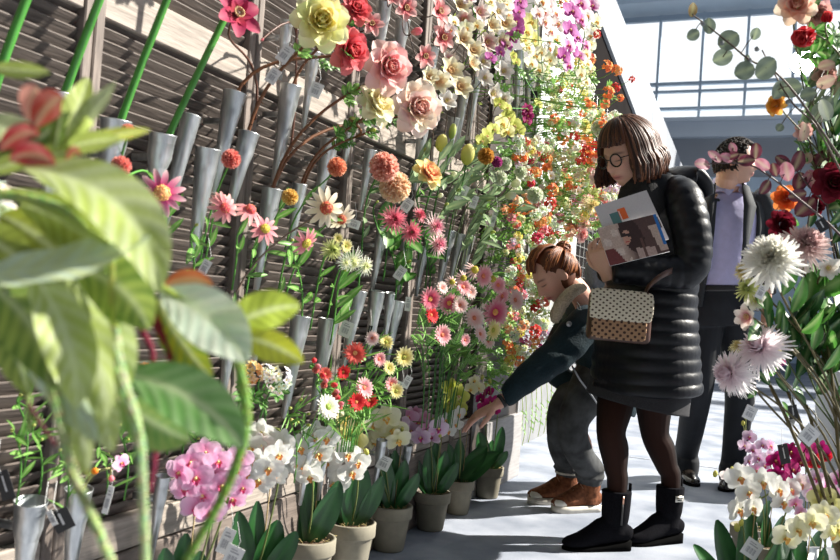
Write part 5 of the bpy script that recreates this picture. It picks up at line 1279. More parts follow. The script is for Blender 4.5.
WF('orchid', '', 'orchid', 19, [('pink_orchid', 121, 463, 10, .18), ('orange_bud', 94, 471, 5, .17), ('pink_bud', 111, 478, 6, .18)], [], (.30, .30, .12), .0018, False, 'single pink orchid bloom with orange and pink buds, bottom left')

# upper right of the shutter wall: magnolias and orchid sprays
UR = [('white_magnolia', 503, 72, 9, 'white magnolia'), ('white_magnolia', 491, 94, 10, 'white magnolia'), ('white_magnolia', 484, 78, 8, 'white magnolia'), ('blush_magnolia', 486, 42, 10, 'pink flushed magnolia'), ('blush_magnolia', 478, 12, 9, 'pink flushed magnolia'), ('cream_magnolia', 472, 52, 11, 'cream magnolia'),
      ('cream_magnolia', 462, 40, 10, 'cream magnolia'), ('blush_magnolia', 463, 20, 10, 'pink flushed magnolia'), ('cream_magnolia', 449, 72, 13, 'cream magnolia'), ('cream_magnolia', 459, 88, 12, 'cream magnolia with red heart'), ('cream_magnolia', 438, 82, 11, 'cream magnolia'), ('white_magnolia', 446, 101, 9, 'white magnolia'),
      ('cream_magnolia', 470, 65, 9, 'cream magnolia'), ('white_magnolia', 497, 12, 9, 'white magnolia'), ('cream_magnolia', 459, 6, 10, 'cream magnolia'), ('blush_magnolia', 448, 60, 9, 'pink flushed magnolia'), ('white_magnolia', 503, 100, 8, 'white magnolia'), ('cream_magnolia', 428, 78, 9, 'cream magnolia'),
      ('white_magnolia', 482, 62, 8, 'white magnolia'), ('cream_magnolia', 503, 24, 10, 'cream magnolia'), ('cream_magnolia', 500, 42, 9, 'cream magnolia'), ('cream_magnolia', 490, 26, 9, 'cream magnolia')]
for (v, x, y, r_, d) in UR:
    WF('magnolia', d+' on a dark twig', 'magnolia', (x-16, y+58, .07), [(v, x, y, r_*1.35, .24+rnd.uniform(-.05, .05))], [('lime', .6, .95, .035, 1)], (.08, .05, .035), .002)
def spray(name, label, var, pts, rpx, off, base, scol=G2, buds=None, sub=None):
    """arching orchid spray: blooms follow pts (pixels on the wall plane)"""
    P3 = [rw(x, y, 1, off)[0] for (x, y) in pts]; b0 = PW(*base); root = thing(name, label, 'orchid', b0)
    mb = MB(); path = [b0]+P3[::-1]; path = [Vector(q) for q in crom([tuple(p) for p in path], 5)]; mb.tube(path, .0022, 5, scol); mb.build('stem', M_STEM, root).matrix_basis = Matrix.Translation(-b0)
    for k, (x, y) in enumerate(pts):
        p, r_ = rw(x+rnd.uniform(-2, 2), y, rpx, off+.02); v = var if isinstance(var, str) else rnd.choice(var)
        put_bloom(root, v, p, r_*1.3*(1.0-.3*(k/len(pts))), facing(.3), roll=rnd.uniform(-.4, .4))
    return root
def line(x0, y0, x1, y1, n, j=4): return [(x0+(x1-x0)*k/(n-1)+rnd.uniform(-j, j), y0+(y1-y0)*k/(n-1)+rnd.uniform(-1, 1)) for k in range(n)]
spray('orchid_spray', 'purple orchid spray hanging down to the left between cream magnolias', 'purple_orchid', [(521, 2), (519, 12), (514, 22), (519, 30), (512, 38), (507, 45), (500, 52), (492, 58)], 8, .24, (512, 70, .06))
spray('orchid_spray', 'pale yellow orchid spray below the purple orchids', ['cream_orchid', 'yellow_orchid'], [(532, 22), (527, 32), (535, 40), (528, 48), (534, 56), (530, 64), (537, 70), (524, 40)], 9, .22, (524, 96, .06))
spray('orchid_spray', 'white and magenta striped orchid spray high above the grid', ['striped_orchid', 'purple_orchid'], [(578, 4), (571, 12), (580, 20), (570, 30), (577, 38), (568, 46), (563, 56), (572, 50), (566, 66)], 10, .5, (556, 100, .10))
spray('orchid_spray', 'long magenta lipped white orchid spray, right of the striped one', ['striped_orchid', 'white_orchid'], [(590, 6), (588, 16), (583, 26), (589, 36), (584, 46), (590, 14), (580, 56)], 8, .5, (572, 104, .10))
spray('orchid_spray', 'cream orchid spray hanging nearest the white fascia', 'cream_orchid', [(596, 22), (592, 34), (589, 44), (585, 54), (588, 64), (582, 74), (586, 82)], 8, .5, (572, 110, .10))
spray('orchid_spray', 'white orchid spray at the top edge, right of the purple orchids', ['white_orchid', 'blush_orchid'], [(540, 2), (548, 6), (553, 14), (545, 22), (556, 24), (550, 32), (545, 12), (538, 14)], 10, .35, (540, 84, .08))
spray('orchid_spray', 'ivory orchid spray between purple and striped orchids', ['white_orchid', 'cream_orchid'], [(556, 40), (549, 48), (556, 54), (550, 60), (546, 42), (541, 52)], 8, .35, (546, 96, .08))
spray('orchid_spray', 'yellow green orchid spray with open blooms before the dark panel', ['green_orchid', 'yellow_orchid'], [(507, 118), (500, 124), (512, 126), (505, 132), (517, 130), (494, 130), (488, 136), (482, 141)], 9, .22, (500, 175, .06))
spray('orchid_spray', 'green cymbidium spray set between the white magnolias and green orchids', 'green_orchid', [(500, 104), (508, 108), (537, 104), (515, 62), (512, 56)], 6, .22, (510, 150, .06))
spray('orchid_spray', 'tall cream orchid spray at the very top, left of the purple orchids', ['cream_orchid', 'white_orchid'], [(500, -4), (505, 4), (498, 8), (508, 14), (489, 2), (493, 12), (510, -2)], 9, .22, (500, 60, .06))
spray('orchid_spray', 'magenta orchid sprig beside the slim vase above the red blossoms', 'magenta_orchid', [(526, 110), (529, 116), (525, 121)], 6, .2, (522, 150, .06))
spray('orchid_spray', 'white orchid spray at top between cream and pink magnolias', ['blush_orchid', 'cream_orchid'], [(470, -2), (476, 26), (466, 28), (455, 22), (452, 30), (480, 22)], 8, .22, (462, 70, .06))

# ------------------------------------------------------------------ wire grid bay with blossom sprays
mb = MB(); gx = -1.43
def bar(a, b_, r=.0022): mb.tube([a, b_], r, 4, (1, 1, 1))
for k in range(0, 29): z = .50+k*.075; bar((gx, 4.56, z), (gx, 9.0, z))
for k in range(0, 34): y = 4.56+k*.1345; bar((gx, y, .48), (gx, y, 2.6))
root = tag(mb.build('wire_grid', mat('grey_wire', (.34, .34, .33), .4, .6)), 'grey wire display grid behind the mixed blossom sprays', 'wire grid')
mb = MB()
for z in (.52, 1.0, 2.0, 2.5):
    for y in (4.6, 6.5, 8.9): mb.box((-1.495, y, z), (.128, .02, .02))
mb.build('grid_bracket', MATS['grey_wire'], root)
GC_ = [('crimson_blossom', 525, 149, 9), ('crimson_blossom', 530, 160, 6), ('orange_blossom', 536, 172, 7), ('orange_blossom', 546, 160, 8), ('red_blossom', 543, 158, 4), ('orange_blossom', 552, 190, 8), ('red_blossom', 550, 204, 8), ('orange_blossom', 514, 210, 8), ('orange_blossom', 526, 208, 8), ('peach_blossom', 505, 210, 6), ('red_blossom', 540, 228, 8), ('orange_blossom', 547, 218, 8),
       ('crimson_blossom', 537, 238, 8), ('red_blossom', 557, 235, 5), ('red_blossom', 531, 184, 5), ('magenta_blossom', 531, 183, 5), ('orange_blossom', 568, 186, 6), ('peach_blossom', 598, 168, 9), ('orange_blossom', 590, 158, 9), ('red_blossom', 596, 148, 8), ('pink_blossom', 578, 200, 9), ('orange_blossom', 563, 4, 6), ('red_blossom', 545, -4, 6),
       ('pink_blossom', 588, 200, 7), ('lilac_blossom', 575, 200, 7), ('crimson_blossom', 520, 288, 4), ('crimson_blossom', 513, 262, 5), ('red_blossom', 518, 268, 4), ('red_blossom', 519, 283, 5), ('white_blossom', 511, 272, 7), ('red_blossom', 534, 304, 8), ('red_blossom', 536, 309, 7), ('peach_blossom', 524, 325, 7), ('peach_blossom', 509, 330, 7), ('magenta_blossom', 523, 339, 6),
       ('orange_blossom', 508, 343, 7), ('orange_blossom', 511, 351, 6), ('red_blossom', 535, 331, 8), ('orange_blossom', 535, 340, 7), ('orange_blossom', 519, 361, 7), ('magenta_blossom', 540, 348, 6), ('crimson_blossom', 529, 362, 6), ('white_blossom', 526, 356, 5), ('lilac_blossom', 545, 336, 6), ('red_blossom', 560, 90, 4),
       ('peach_ball', 574, 225, 8), ('yellow_mum', 593, 205, 12), ('pink_rose', 583, 235, 8), ('blush_rose', 597, 178, 8), ('white_ball', 600, 128, 9), ('lilac_ball', 612, 126, 11), ('yellow_rose', 586, 126, 8), ('orange_blossom', 604, 140, 6), ('orange_blossom', 587, 138, 8), ('pink_blossom', 604, 155, 8), ('red_blossom', 575, 136, 6), ('orange_blossom', 562, 138, 8), ('red_blossom', 571, 4, 5),
       ('peach_blossom', 570, 232, 8), ('blush_rose', 585, 224, 7), ('green_mum', 594, 196, 9), ('purple_ball', 597, 219, 5), ('white_blossom', 540, 195, 7)]
BN = {'crimson_blossom': 'crimson blossom cluster', 'orange_blossom': 'orange blossom cluster', 'red_blossom': 'red blossom cluster', 'peach_blossom': 'peach blossom cluster', 'magenta_blossom': 'magenta blossom cluster', 'pink_blossom': 'pink blossom cluster', 'lilac_blossom': 'lilac blossom cluster', 'white_blossom': 'white blossom cluster', 'cream_blossom': 'cream blossom cluster', 'yellow_blossom': 'yellow blossom cluster', 'mixed_blossom': 'multicoloured blossom cluster',
      'peach_ball': 'peach ball flower', 'yellow_mum': 'pale yellow chrysanthemum', 'pink_rose': 'small pink rose', 'blush_rose': 'small blush rose', 'white_ball': 'white pompom', 'lilac_ball': 'lilac ball flower', 'yellow_rose': 'yellow rose', 'green_mum': 'lime chrysanthemum', 'purple_ball': 'purple ball flower', 'green_sprig': 'fresh green sprig', 'white_magnolia': 'white open flower'}
cnt = 0
def gridspray(v, x, y, r_, extra=(), off=None):
    off = off if off is not None else .10+rnd.uniform(0, .10)+max(0, (x-560))*.004
    p, rr = rw(x, y, r_, off); b0 = Vector((gx+.004, p.y+rnd.uniform(-.02, .05), max(.52, p.z-rnd.uniform(.10, .2))))
    bs = [(v, p, rr, None)]
    for (v2, dx, dy, r2) in extra:
        q, r3 = rw(x+dx, y+dy, r2, off-.01); bs.append((v2, q, r3, None))
    flower('blossom_spray', autolabel(BN[v]+' on the wire grid', x, y), 'flower', b0, bs, [('rosebright', .4, 1.0, .050, 2), ('lance', .3, .9, .045, 1)], G3, .0018)
for (v, x, y, r_) in GC_:
    gridspray(v, x, y, r_)
pool_top = ['white_blossom']*5+['cream_blossom']*4+['green_sprig']*2+['yellow_blossom', 'mixed_blossom', 'orange_blossom']
pool_mid = ['white_blossom']*5+['cream_blossom']*4+['yellow_blossom', 'mixed_blossom', 'pink_blossom', 'peach_blossom', 'orange_blossom', 'red_blossom', 'green_sprig', 'green_sprig', 'lilac_blossom', 'white_magnolia']
NSP = 1
pool_low = ['white_blossom', 'cream_blossom', 'green_sprig', 'green_sprig', 'mixed_blossom', 'pink_blossom', 'yellow_blossom']
placed = [(x, y) for (_, x, y, _2) in GC_]
rg = random.Random(3); tries = 0
while cnt < 190 and tries < 6000:
    tries += 1; x = rg.uniform(505, 622); y = rg.uniform(58, 395)
    xl = 513-(y-140)*.06; top = (x-592)*2.6+6
    if x < xl+3 or y < top or (x < 545 and y < 138): continue
    if x > 590 and y > 235: continue
    if x > 591 and y < 112: continue
    if x > 545 and y > 240+(0): continue
    if y > 370 and x > 525: continue
    if min(((x-a)**2+(y-b_)**2) for a, b_ in placed) < 40: continue
    placed.append((x, y)); cnt += 1; rnd.random()
    pool = pool_top if y < 130 else (pool_mid if y < 260 else pool_low)
    gridspray(rg.choice(pool), x, y, rg.uniform(4.8, 7.5), [(rg.choice(pool), rg.uniform(-7, 7), rg.uniform(-7, 7), rg.uniform(4, 6))])
# orange and red cluster that sticks out past the wall top
for (v, x, y, r_) in (('orange_blossom', 607, 66, 7), ('orange_blossom', 617, 70, 7), ('red_blossom', 615, 88, 6), ('orange_blossom', 608, 93, 8), ('orange_blossom', 605, 104, 6), ('red_blossom', 597, 34, 5), ('orange_blossom', 620, 98, 5), ('red_blossom', 632, 79, 4)):
    gridspray(v, x, y, r_, off=.55)
# hanging stems under the blossoms
for k in range(9):
    x = 515+k*5+rnd.uniform(-1, 1); b0 = PW(x, 412+rnd.uniform(-6, 6)-k*2.4, -.09); root = thing('trailing_stem', autolabel('green trailing stem at the foot of the grid', x, 410), 'foliage', b0, 'green trailing stems at the foot of the grid')
    mb = MB(); p1 = b0-UP*.22; mb.tube(bez(b0+Vector((-.010, 0, .16)), b0+Vector((.02, 0, .02)), p1+Vector((.02, 0, .1)), p1, 7), .0025, 5, GY); mb.build('stem', M_STEM, root).matrix_basis = Matrix.Translation(-b0)
    for q in range(4): put_leaf(root, 'lance', b0-UP*(.04*q), Vector((.5, rnd.uniform(-1, 1), -.6)), FACE, .05)
# ================================================================== POTTED ORCHIDS ALONG THE WALL
M_POT = mat('grey_washed_terracotta', (.235, .215, .165), .85, 0, .22, 14, .2, .2); M_SOIL = mat('potting_bark', (.09, .055, .03), .95, 0, .6, 90, .6)
M_MOSS = mat('dry_moss', (.30, .24, .10), .95, 0, .4, 120, .6)
def pot_orchid(label, c, rim_r, h, leaves, stems, label_group=None):
    """c: floor point; leaves: (dx, dy, height, width, lean) in metres along RIGHT / VIEW; stems: (variety list, [(px,py)], r px, depth)"""
    root = thing('potted_orchid', label, 'potted plant', c)
    mb = MB(); R = rim_r
    mb.lathe([(.001, .001), (R*.68, .001), (R*.72, .006), (R*.90, h*.70), (R*.92, h*.72), (R*1.0, h*.73), (R*1.01, h*.745), (R*1.02, h*.985), (R*1.0, h), (R*.90, h), (R*.88, h*.9), (.001, h*.88)], 32)
    mb.build('pot', M_POT, root)
    mb = MB(); mb.lathe([(R*.89, h*.885), (R*.6, h*.92), (.001, h*.93)], 24); o = mb.build('soil', M_SOIL, root)
    mb = MB()
    for k in range(26):
        a = rnd.uniform(0, 6.28); r = R*.85*rnd.random()**.5; p = Vector((r*math.cos(a), r*math.sin(a), h*.93)); d = Vector((rnd.uniform(-1, 1), rnd.uniform(-1, 1), rnd.uniform(0, .8)))*.022
        mb.tube([p, p+d*.6+UP*.006, p+d], .0012, 4)
    mb.build('moss', M_MOSS, root)
    for (dx, dv, H, Wd, lx) in leaves:
        p0 = RIGHT*dx*.35+VIEW*dv*.35+UP*h*.9; p1 = RIGHT*(dx+lx)+VIEW*(dv)+UP*(h+H); nrm = (-VIEW*.85+RIGHT*.35-UP*.1) if abs(lx) < .08 else (-VIEW*.6+UP*.6)
        mb = MB(); leafgrid(mb, p0, p1, Wd, nrm, Vector((RIGHT*dx*.3+UP*.02)), (.012, .065, .018), (.03, .12, .03), .28, 6, 12, .85, (.05, .16, .05), pw=.55)
        mb.build('leaf', M_WAXLEAF, root)
    for (var, pts, rpx, d, bud) in stems:
        P3 = [P(x, y, d+rnd.uniform(-.03, .03)) for (x, y) in pts]; b0 = c+UP*h*.9
        path = [Vector(q) for q in crom([tuple(b0), tuple(b0.lerp(P3[-1], .5)+RIGHT*.01)]+[tuple(p+VIEW*.03) for p in P3[::-1]], 5)]
        mb = MB(); mb.tube(path, .0024, 6, (.16, .20, .06)); mb.build('stem', M_STEM, root).matrix_basis = Matrix.Translation(-c)
        for k, p in enumerate(P3):
            v = var if isinstance(var, str) else rnd.choice(var)
            put_bloom(root, v, p, rpx*d/FPX*rnd.uniform(.88, 1.1), -VIEW*.85+RIGHT*rnd.uniform(-.3, .7)+UP*rnd.uniform(-.35, .25), roll=rnd.uniform(-.35, .35))
        for (x, y, r_) in bud:
            p = P(x, y, d); M = axis_mat(p, UP+RIGHT*rnd.uniform(-.5, .5), 0, r_*d/FPX); put('flower_bud', BLOOM['yellow_bud'][0], root, c, M)
            mb = MB(); q = min(path, key=lambda z: (z-p).length); mb.tube([q, p], .0013, 4, (.30, .34, .12)); mb.build('bud_stalk', M_STEM, root).matrix_basis = Matrix.Translation(-c)
    mb = MB(); b0 = UP*h*.9+RIGHT*.012; mb.tube([b0, b0+UP*.26+RIGHT*.012], .0017, 6, (.30, .22, .10)); mb.build('support_stake', M_STEM, root)
    return root
def floorpt(px, py): return PF(px, py)
L4 = [(-.055, .0, .13, .055, -.03), (-.02, -.02, .17, .06, -.01), (.02, .01, .16, .06, .02), (.05, -.01, .12, .055, .04), (.0, .03, .19, .06, .0)]
def pd(px, py): return dep(PF(px, py))
pot_orchid('farthest small grey pot at the wall end with magenta and cream orchids', floorpt(487, 497), .070, .145, [(-.02, -.02, .16, .07, -.04), (.03, .0, .19, .065, .02), (.0, .02, .12, .06, .01), (.04, -.02, .08, .05, .04)],
           [('magenta_orchid', [(488, 392), (480, 399), (490, 402), (494, 410), (483, 408), (498, 400)], 7, 3.05, [(482, 378, 3), (490, 382, 3), (485, 386, 3)]), ('cream_orchid', [(474, 380), (471, 389), (478, 388)], 7, 3.05, [])])
pot_orchid('grey pot second from the wall end with broad leaves reaching right, green and white orchids', floorpt(457, 513), .067, .145, [(.03, -.03, .13, .085, .13), (.02, .0, .15, .08, .09), (-.03, .0, .15, .06, -.03), (-.01, .02, .17, .06, .0)],
           [(['green_orchid', 'cream_orchid'], [(452, 388), (459, 396), (449, 402), (457, 410)], 11, 2.88, [(463, 392, 3)]), ('white_orchid', [(446, 420), (456, 424), (448, 431), (458, 414)], 9, 2.86, [])])
pot_orchid('grey pot third from the wall end with pink lilac orchids hanging over it', floorpt(430, 529), .072, .150, L4,
           [(['lilac_orchid', 'pink_orchid'], [(408, 417), (418, 423), (427, 430), (411, 430), (421, 437), (431, 437), (401, 424), (438, 428)], 11.5, 2.66, [(433, 421, 3), (440, 436, 3)]), (['blush_orchid', 'pink_orchid'], [(416, 412), (404, 433), (426, 418)], 8, 2.7, [])])
pot_orchid('grey pot fourth from the wall end with pale yellow green orchids and a white tag', floorpt(388, 549), .078, .160, L4,
           [('cream_orchid', [(375, 424), (386, 418), (393, 430), (383, 438), (374, 441), (398, 440), (364, 430)], 15, 2.46, [(368, 452, 4), (402, 430, 3)]), ('yellow_orchid', [(392, 412), (372, 412)], 8, 2.5, [])])
pot_orchid('grey pot fifth from the wall end with upright leaves and large white orchids', floorpt(348, 572), .080, .165, [(-.06, 0, .12, .055, -.03), (.0, -.02, .20, .10, .015), (.05, .01, .15, .06, .04), (.02, .02, .18, .07, .0)],
           [('white_orchid', [(339, 451), (325, 462), (333, 483), (351, 473), (347, 455), (357, 462)], 17, 2.24, [(367, 453, 4)]), (['yellow_orchid', 'cream_orchid'], [(345, 421), (352, 430), (343, 436), (356, 440), (349, 412), (359, 423)], 13, 2.3, [])])
pot_orchid('nearer grey pot cut by the frame with tall dark leaves and white orchids', floorpt(304, 592), .085, .165, [(-.04, -.02, .19, .065, -.03), (-.01, .0, .22, .07, -.02), (.03, -.02, .16, .08, .05), (.05, .02, .17, .07, .03), (.0, .03, .20, .06, .0)],
           [('white_orchid', [(314, 435), (300, 448), (318, 455), (304, 466), (326, 438), (288, 446), (294, 462), (310, 476)], 17, 2.02, [(271, 434, 5), (277, 431, 4), (268, 440, 4), (292, 423, 4)])])
pot_orchid('orchid pot below the frame with blush white blooms and dark leaf tips showing', floorpt(250, 640), .085, .16, [(-.03, -.02, .17, .06, -.02), (.02, .0, .15, .07, .03), (.05, -.02, .13, .06, .05), (-.01, .02, .19, .05, .0)],
           [(['blush_orchid', 'white_orchid'], [(262, 445), (256, 460), (268, 468), (258, 480), (274, 476), (278, 455), (250, 448), (246, 472), (262, 432), (282, 442)], 17, 1.72, [])])
pot_orchid('orchid pot out of frame at bottom left with lilac pink blooms', floorpt(170, 700), .085, .16, L4,
           [('pink_orchid', [(190, 462), (205, 453), (196, 478), (212, 473), (222, 486), (186, 488), (203, 495), (180, 472), (218, 462), (196, 508), (210, 512)], 17, 1.40, []), ('pink_orchid', [(236, 470), (228, 480), (242, 488), (232, 500), (240, 458)], 15, 1.45, [])])

# ================================================================== RIGHT-HAND DISPLAY
m_ply = mat('grey_plinth_paint', (.30, .32, .35), .6, 0, .06, 4)
pl0 = PF(868, 500); root = thing('display_plinth', 'grey display plinth behind the long stems at the right edge', 'plinth', Vector((pl0.x, pl0.y, 0)))
mb = MB(); M = frame_mat((0, 0, 0), RIGHT, VIEW, UP); mb.box((.02, .02, .34), (.46, .40, .68), M=M); bevel(mb.build('plinth_body', m_ply, root, smooth=False), .004)
mb = MB(); mb.box((-.10, -.184, .34), (.012, .008, .66), M=M); mb.build('corner_strip', mat('pale_strip', (.55, .56, .56), .5), root)
# low tray of orchids, bottom right
def rflower(name, label, cat, base, bl, leaves=(), scol=G1, sr=.003, thorn=False, bend=None):
    bs = [(x[0], P(x[1], x[2], x[4]), x[3]*x[4]/FPX, x[5] if len(x) > 5 else (-VIEW*.9+RIGHT*rnd.uniform(-.5, .2)+UP*rnd.uniform(-.1, .4))) for x in bl]
    return flower(name, label, cat, P(*base), bs, leaves, scol, sr, None, thorn=thorn, bend=bend)
M_OUT = [(-.02, -.02, .14, .07, -.03), (.02, .0, .16, .07, .02), (.05, .01, .12, .06, .04), (-.05, .0, .12, .06, -.05)]
def lowpot(label, px, py, d, leaves, stems, H=.5):
    c = P(px, py, d); c = Vector((c.x, c.y, 0)); return pot_orchid(label, c, .075, .15, leaves, stems)
def tallpot(label, c, h, leaves, stems): return pot_orchid(label, c, .075, h, leaves, stems)
lowpot('bottom right potted orchid with large white blooms over dark leaves', 745, 540, 1.95, [(-.04, -.02, .20, .07, -.05), (.0, .0, .24, .08, .0), (.05, .0, .16, .06, .05), (-.06, .01, .12, .05, -.08)],
       [('white_orchid', [(762, 482), (748, 492), (738, 510), (752, 508), (778, 490), (740, 478)], 16, 1.92, [(737, 529, 5), (753, 512, 5), (741, 524, 4)]), (['blush_orchid', 'white_orchid'], [(790, 490), (783, 502), (800, 484)], 15, 1.95, [])])
lowpot('bottom right potted orchid with cream yellow blooms', 800, 545, 1.75, [(-.03, 0, .22, .08, -.02), (.03, .0, .20, .07, .03), (.0, .02, .24, .07, .0)],
       [('cream_orchid', [(812, 522), (797, 530), (786, 537), (824, 515), (832, 533)], 17, 1.72, []), ('yellow_orchid', [(838, 530), (822, 498), (830, 506)], 14, 1.76, [])])
lowpot('potted orchid in front of the shoes with small white and green blooms', 752, 520, 2.6, [(0, 0, .12, .05, .02), (.03, 0, .1, .05, .03)],
       [(['white_orchid', 'blush_orchid'], [(728, 475), (736, 481), (745, 472), (752, 480), (742, 486), (758, 470)], 8, 2.55, [(715, 475, 4), (732, 470, 3)])])
lowpot('potted orchid with pink spray rising to the trouser leg, right of the shoes', 765, 530, 2.4, [(0, 0, .1, .05, .0), (.03, 0, .1, .05, .03)],
       [('lilac_orchid', [(749, 437), (744, 446), (753, 450), (762, 445), (758, 458), (748, 461), (768, 455), (764, 466)], 8, 2.38, [(743, 424, 3), (746, 418, 3)]), ('pink_orchid', [(770, 446), (775, 458), (756, 470)], 8, 2.4, [])])
lowpot('potted orchid with deep magenta blooms under the black tag', 800, 540, 2.25, [(0, 0, .1, .05, .0), (.03, 0, .1, .05, .03)],
       [('magenta_orchid', [(790, 452), (782, 465), (776, 476), (792, 470), (800, 462), (812, 455), (820, 450), (786, 480), (775, 460), (806, 448)], 11, 2.22, []), ('crimson_rose', [(826, 455), (816, 462)], 8, 2.22, [])])
lowpot('potted orchid with lilac striped blooms at the right edge', 835, 545, 2.0, [(0, 0, .16, .06, .0)],
       [(['lilac_orchid', 'striped_orchid'], [(815, 478), (826, 484), (835, 495), (806, 484), (838, 480), (812, 492)], 12, 1.98, []), ('pink_orchid', [(795, 503), (800, 512)], 8, 1.9, [])])

# tall arrangement: its stems go down into a container below and right of the frame
BX = (850, 600, 1.75)
root = thing('plant_pot', 'tall zinc flower bucket at the right edge holding the big stems', 'bucket', P(*BX)-UP*P(*BX).z)
mb = MB(); mb.lathe([(.001, .001), (.12, .001), (.16, .30), (.165, .31), (.15, .31), (.11, .04), (.001, .03)], 30); mb.build('bucket_body', M_ZN, root)
OL = (.10, .08, .03)
BZ = P(850, 590, 1.78)
def R3(name, label, cat, bl, leaves=(), scol=OL, sr=.0032, bend=None, thorn=False, base=(850, 585, 1.78)):
    return rflower(name, label, cat, base, bl, leaves, scol, sr, thorn, bend)
R3('chrysanthemum', 'large white chrysanthemum in front of the suit jacket, upper left of the right display', 'chrysanthemum', [('big_white_mum', 770, 256, 28, 1.65, -VIEW*.8-RIGHT*.5+UP*.35)], [('oval', .55, .9, .10, 5)], base=(852, 560, 1.8))
R3('chrysanthemum', 'dusty pink and white chrysanthemum right of the large white one', 'chrysanthemum', [('big_pink_mum', 808, 241, 24, 1.75, -VIEW*.75-RIGHT*.1+UP*.5)], [('oval', .5, .85, .10, 5)], base=(855, 560, 1.85))
R3('chrysanthemum', 'white spiky chrysanthemum lowest of all, facing left beside the trousers', 'chrysanthemum', [('blush_white_mum', 726, 373, 24, 1.75, -RIGHT*.95-VIEW*.35-UP*.05)], [('oval', .9, .96, .03, 2)])
R3('chrysanthemum', 'pink tinged white spiky chrysanthemum above the lowest one', 'chrysanthemum', [('blush_white_mum', 757, 345, 26, 1.72, -RIGHT*.75-VIEW*.5+UP*.40)], [('oval', .9, .96, .03, 2)])
R3('chrysanthemum', 'pale yellow spiky chrysanthemum behind the pink tinged one', 'chrysanthemum', [('yellow_mum', 779, 345, 13, 1.95, UP*.7-VIEW*.6+RIGHT*.5)], [('oval', .6, .9, .05, 2)])
R3('chrysanthemum', 'yellow green fringed flower under the large white chrysanthemum', 'chrysanthemum', [('green_mum', 747, 288, 15, 1.72, -VIEW*.6-RIGHT*.6+UP*.3)], [('oval', .8, .95, .08, 3)], base=(850, 520, 1.8))
R3('chrysanthemum', 'cream green lily-like bloom left of the large white chrysanthemum', 'flower', [('yellow_mum', 742, 270, 12, 1.74, -VIEW*.5-RIGHT*.8+UP*.2)], [], base=(850, 520, 1.85))
R3('chrysanthemum', 'tan seed-head flower between the spiky chrysanthemums', 'flower', [('yellow_mum', 738, 345, 10, 1.82, -VIEW*.5-RIGHT*.4+UP*.8)], [])
R3('magnolia', 'white and beige crumpled magnolia above the spiky chrysanthemums', 'magnolia', [('blush_magnolia', 748, 316, 15, 1.72, -VIEW*.6-RIGHT*.7-UP*.2), ('white_magnolia', 756, 300, 13, 1.74, -VIEW*.6-RIGHT*.5)], [('dark', .7, .95, .09, 4)], base=(850, 540, 1.8))
R3('rose', 'red rose bud high in the right display above the bright lamp', 'rose', [('rose_bud', 810, 34, 21, 1.7, -RIGHT*.75-UP*.45-VIEW*.35), ('rose_bud', 826, 22, 11, 1.72, UP*.8-VIEW*.3)], [('rose', .6, .95, .09, 5)], (.10, .10, .04), .0028, base=(860, 420, 1.8))
R3('rose', 'pale peach rose at the top edge of the right display', 'rose', [('peach_rose', 797, 4, 19, 1.7, -VIEW*.8-RIGHT*.2)], [('rose', .7, .97, .09, 5)], (.10, .10, .04), .0028, base=(860, 380, 1.8))
R3('rose', 'second dusty peach rose just below the top peach one', 'rose', [('dusty_rose', 818, 14, 14, 1.78, -VIEW*.6-UP*.4)], [('rose', .6, .95, .08, 4)], (.10, .10, .04), .0028, base=(860, 380, 1.85))
R3('rose', 'small amber yellow rose left of the green foliage', 'rose', [('orange_rose', 775, 104, 11, 1.75, -RIGHT*.8-VIEW*.5)], [('dusty', .5, .95, .09, 5)], (.12, .12, .06), .0025, base=(862, 330, 1.85))
R3('rose', 'coral orange rose behind the purple leaves beside the man', 'rose', [('vermilion_rose', 786, 198, 13, 2.05, -VIEW*.9-RIGHT*.3)], [('oval', .5, .95, .08, 3)], (.08, .10, .04), .0028, base=(850, 500, 2.05))
R3('rose', 'dark crimson rose above the large white chrysanthemum', 'rose', [('dark_rose', 783, 224, 14, 1.95, -VIEW*.9)], [('oval', .6, .95, .08, 3)], (.08, .10, .04), .0028, base=(850, 500, 1.95))
R3('rose', 'deep maroon rose at the right edge among purple leaves', 'rose', [('dark_rose', 834, 182, 19, 1.75, -VIEW*.9-RIGHT*.2)], [('dark', .5, .95, .08, 4)], (.08, .06, .04), .0028, base=(850, 480, 1.8))
R3('rose', 'maroon rose half hidden at the right edge under the big one', 'rose', [('dark_rose', 816, 205, 10, 1.9, -VIEW*.9)], [('dark', .5, .95, .08, 3)], (.08, .06, .04), .0028, base=(850, 480, 1.9))
R3('rose', 'dusty rose round bloom hanging below the amber rose', 'rose', [('dusty_rose', 804, 132, 9, 1.8, -VIEW*.9-UP*.4), ('dusty_rose', 826, 75, 12, 1.85, -VIEW*.9)], [('rose', .5, .95, .08, 5)], (.12, .10, .05), .0025, base=(862, 330, 1.85))
R3('rose', 'pink small blossom beside the plinth stems', 'flower', [('magenta_blossom', 781, 362, 5, 2.0, -VIEW)], [('dark', .5, .95, .06, 3)], base=(850, 520, 2.0), sr=.002)
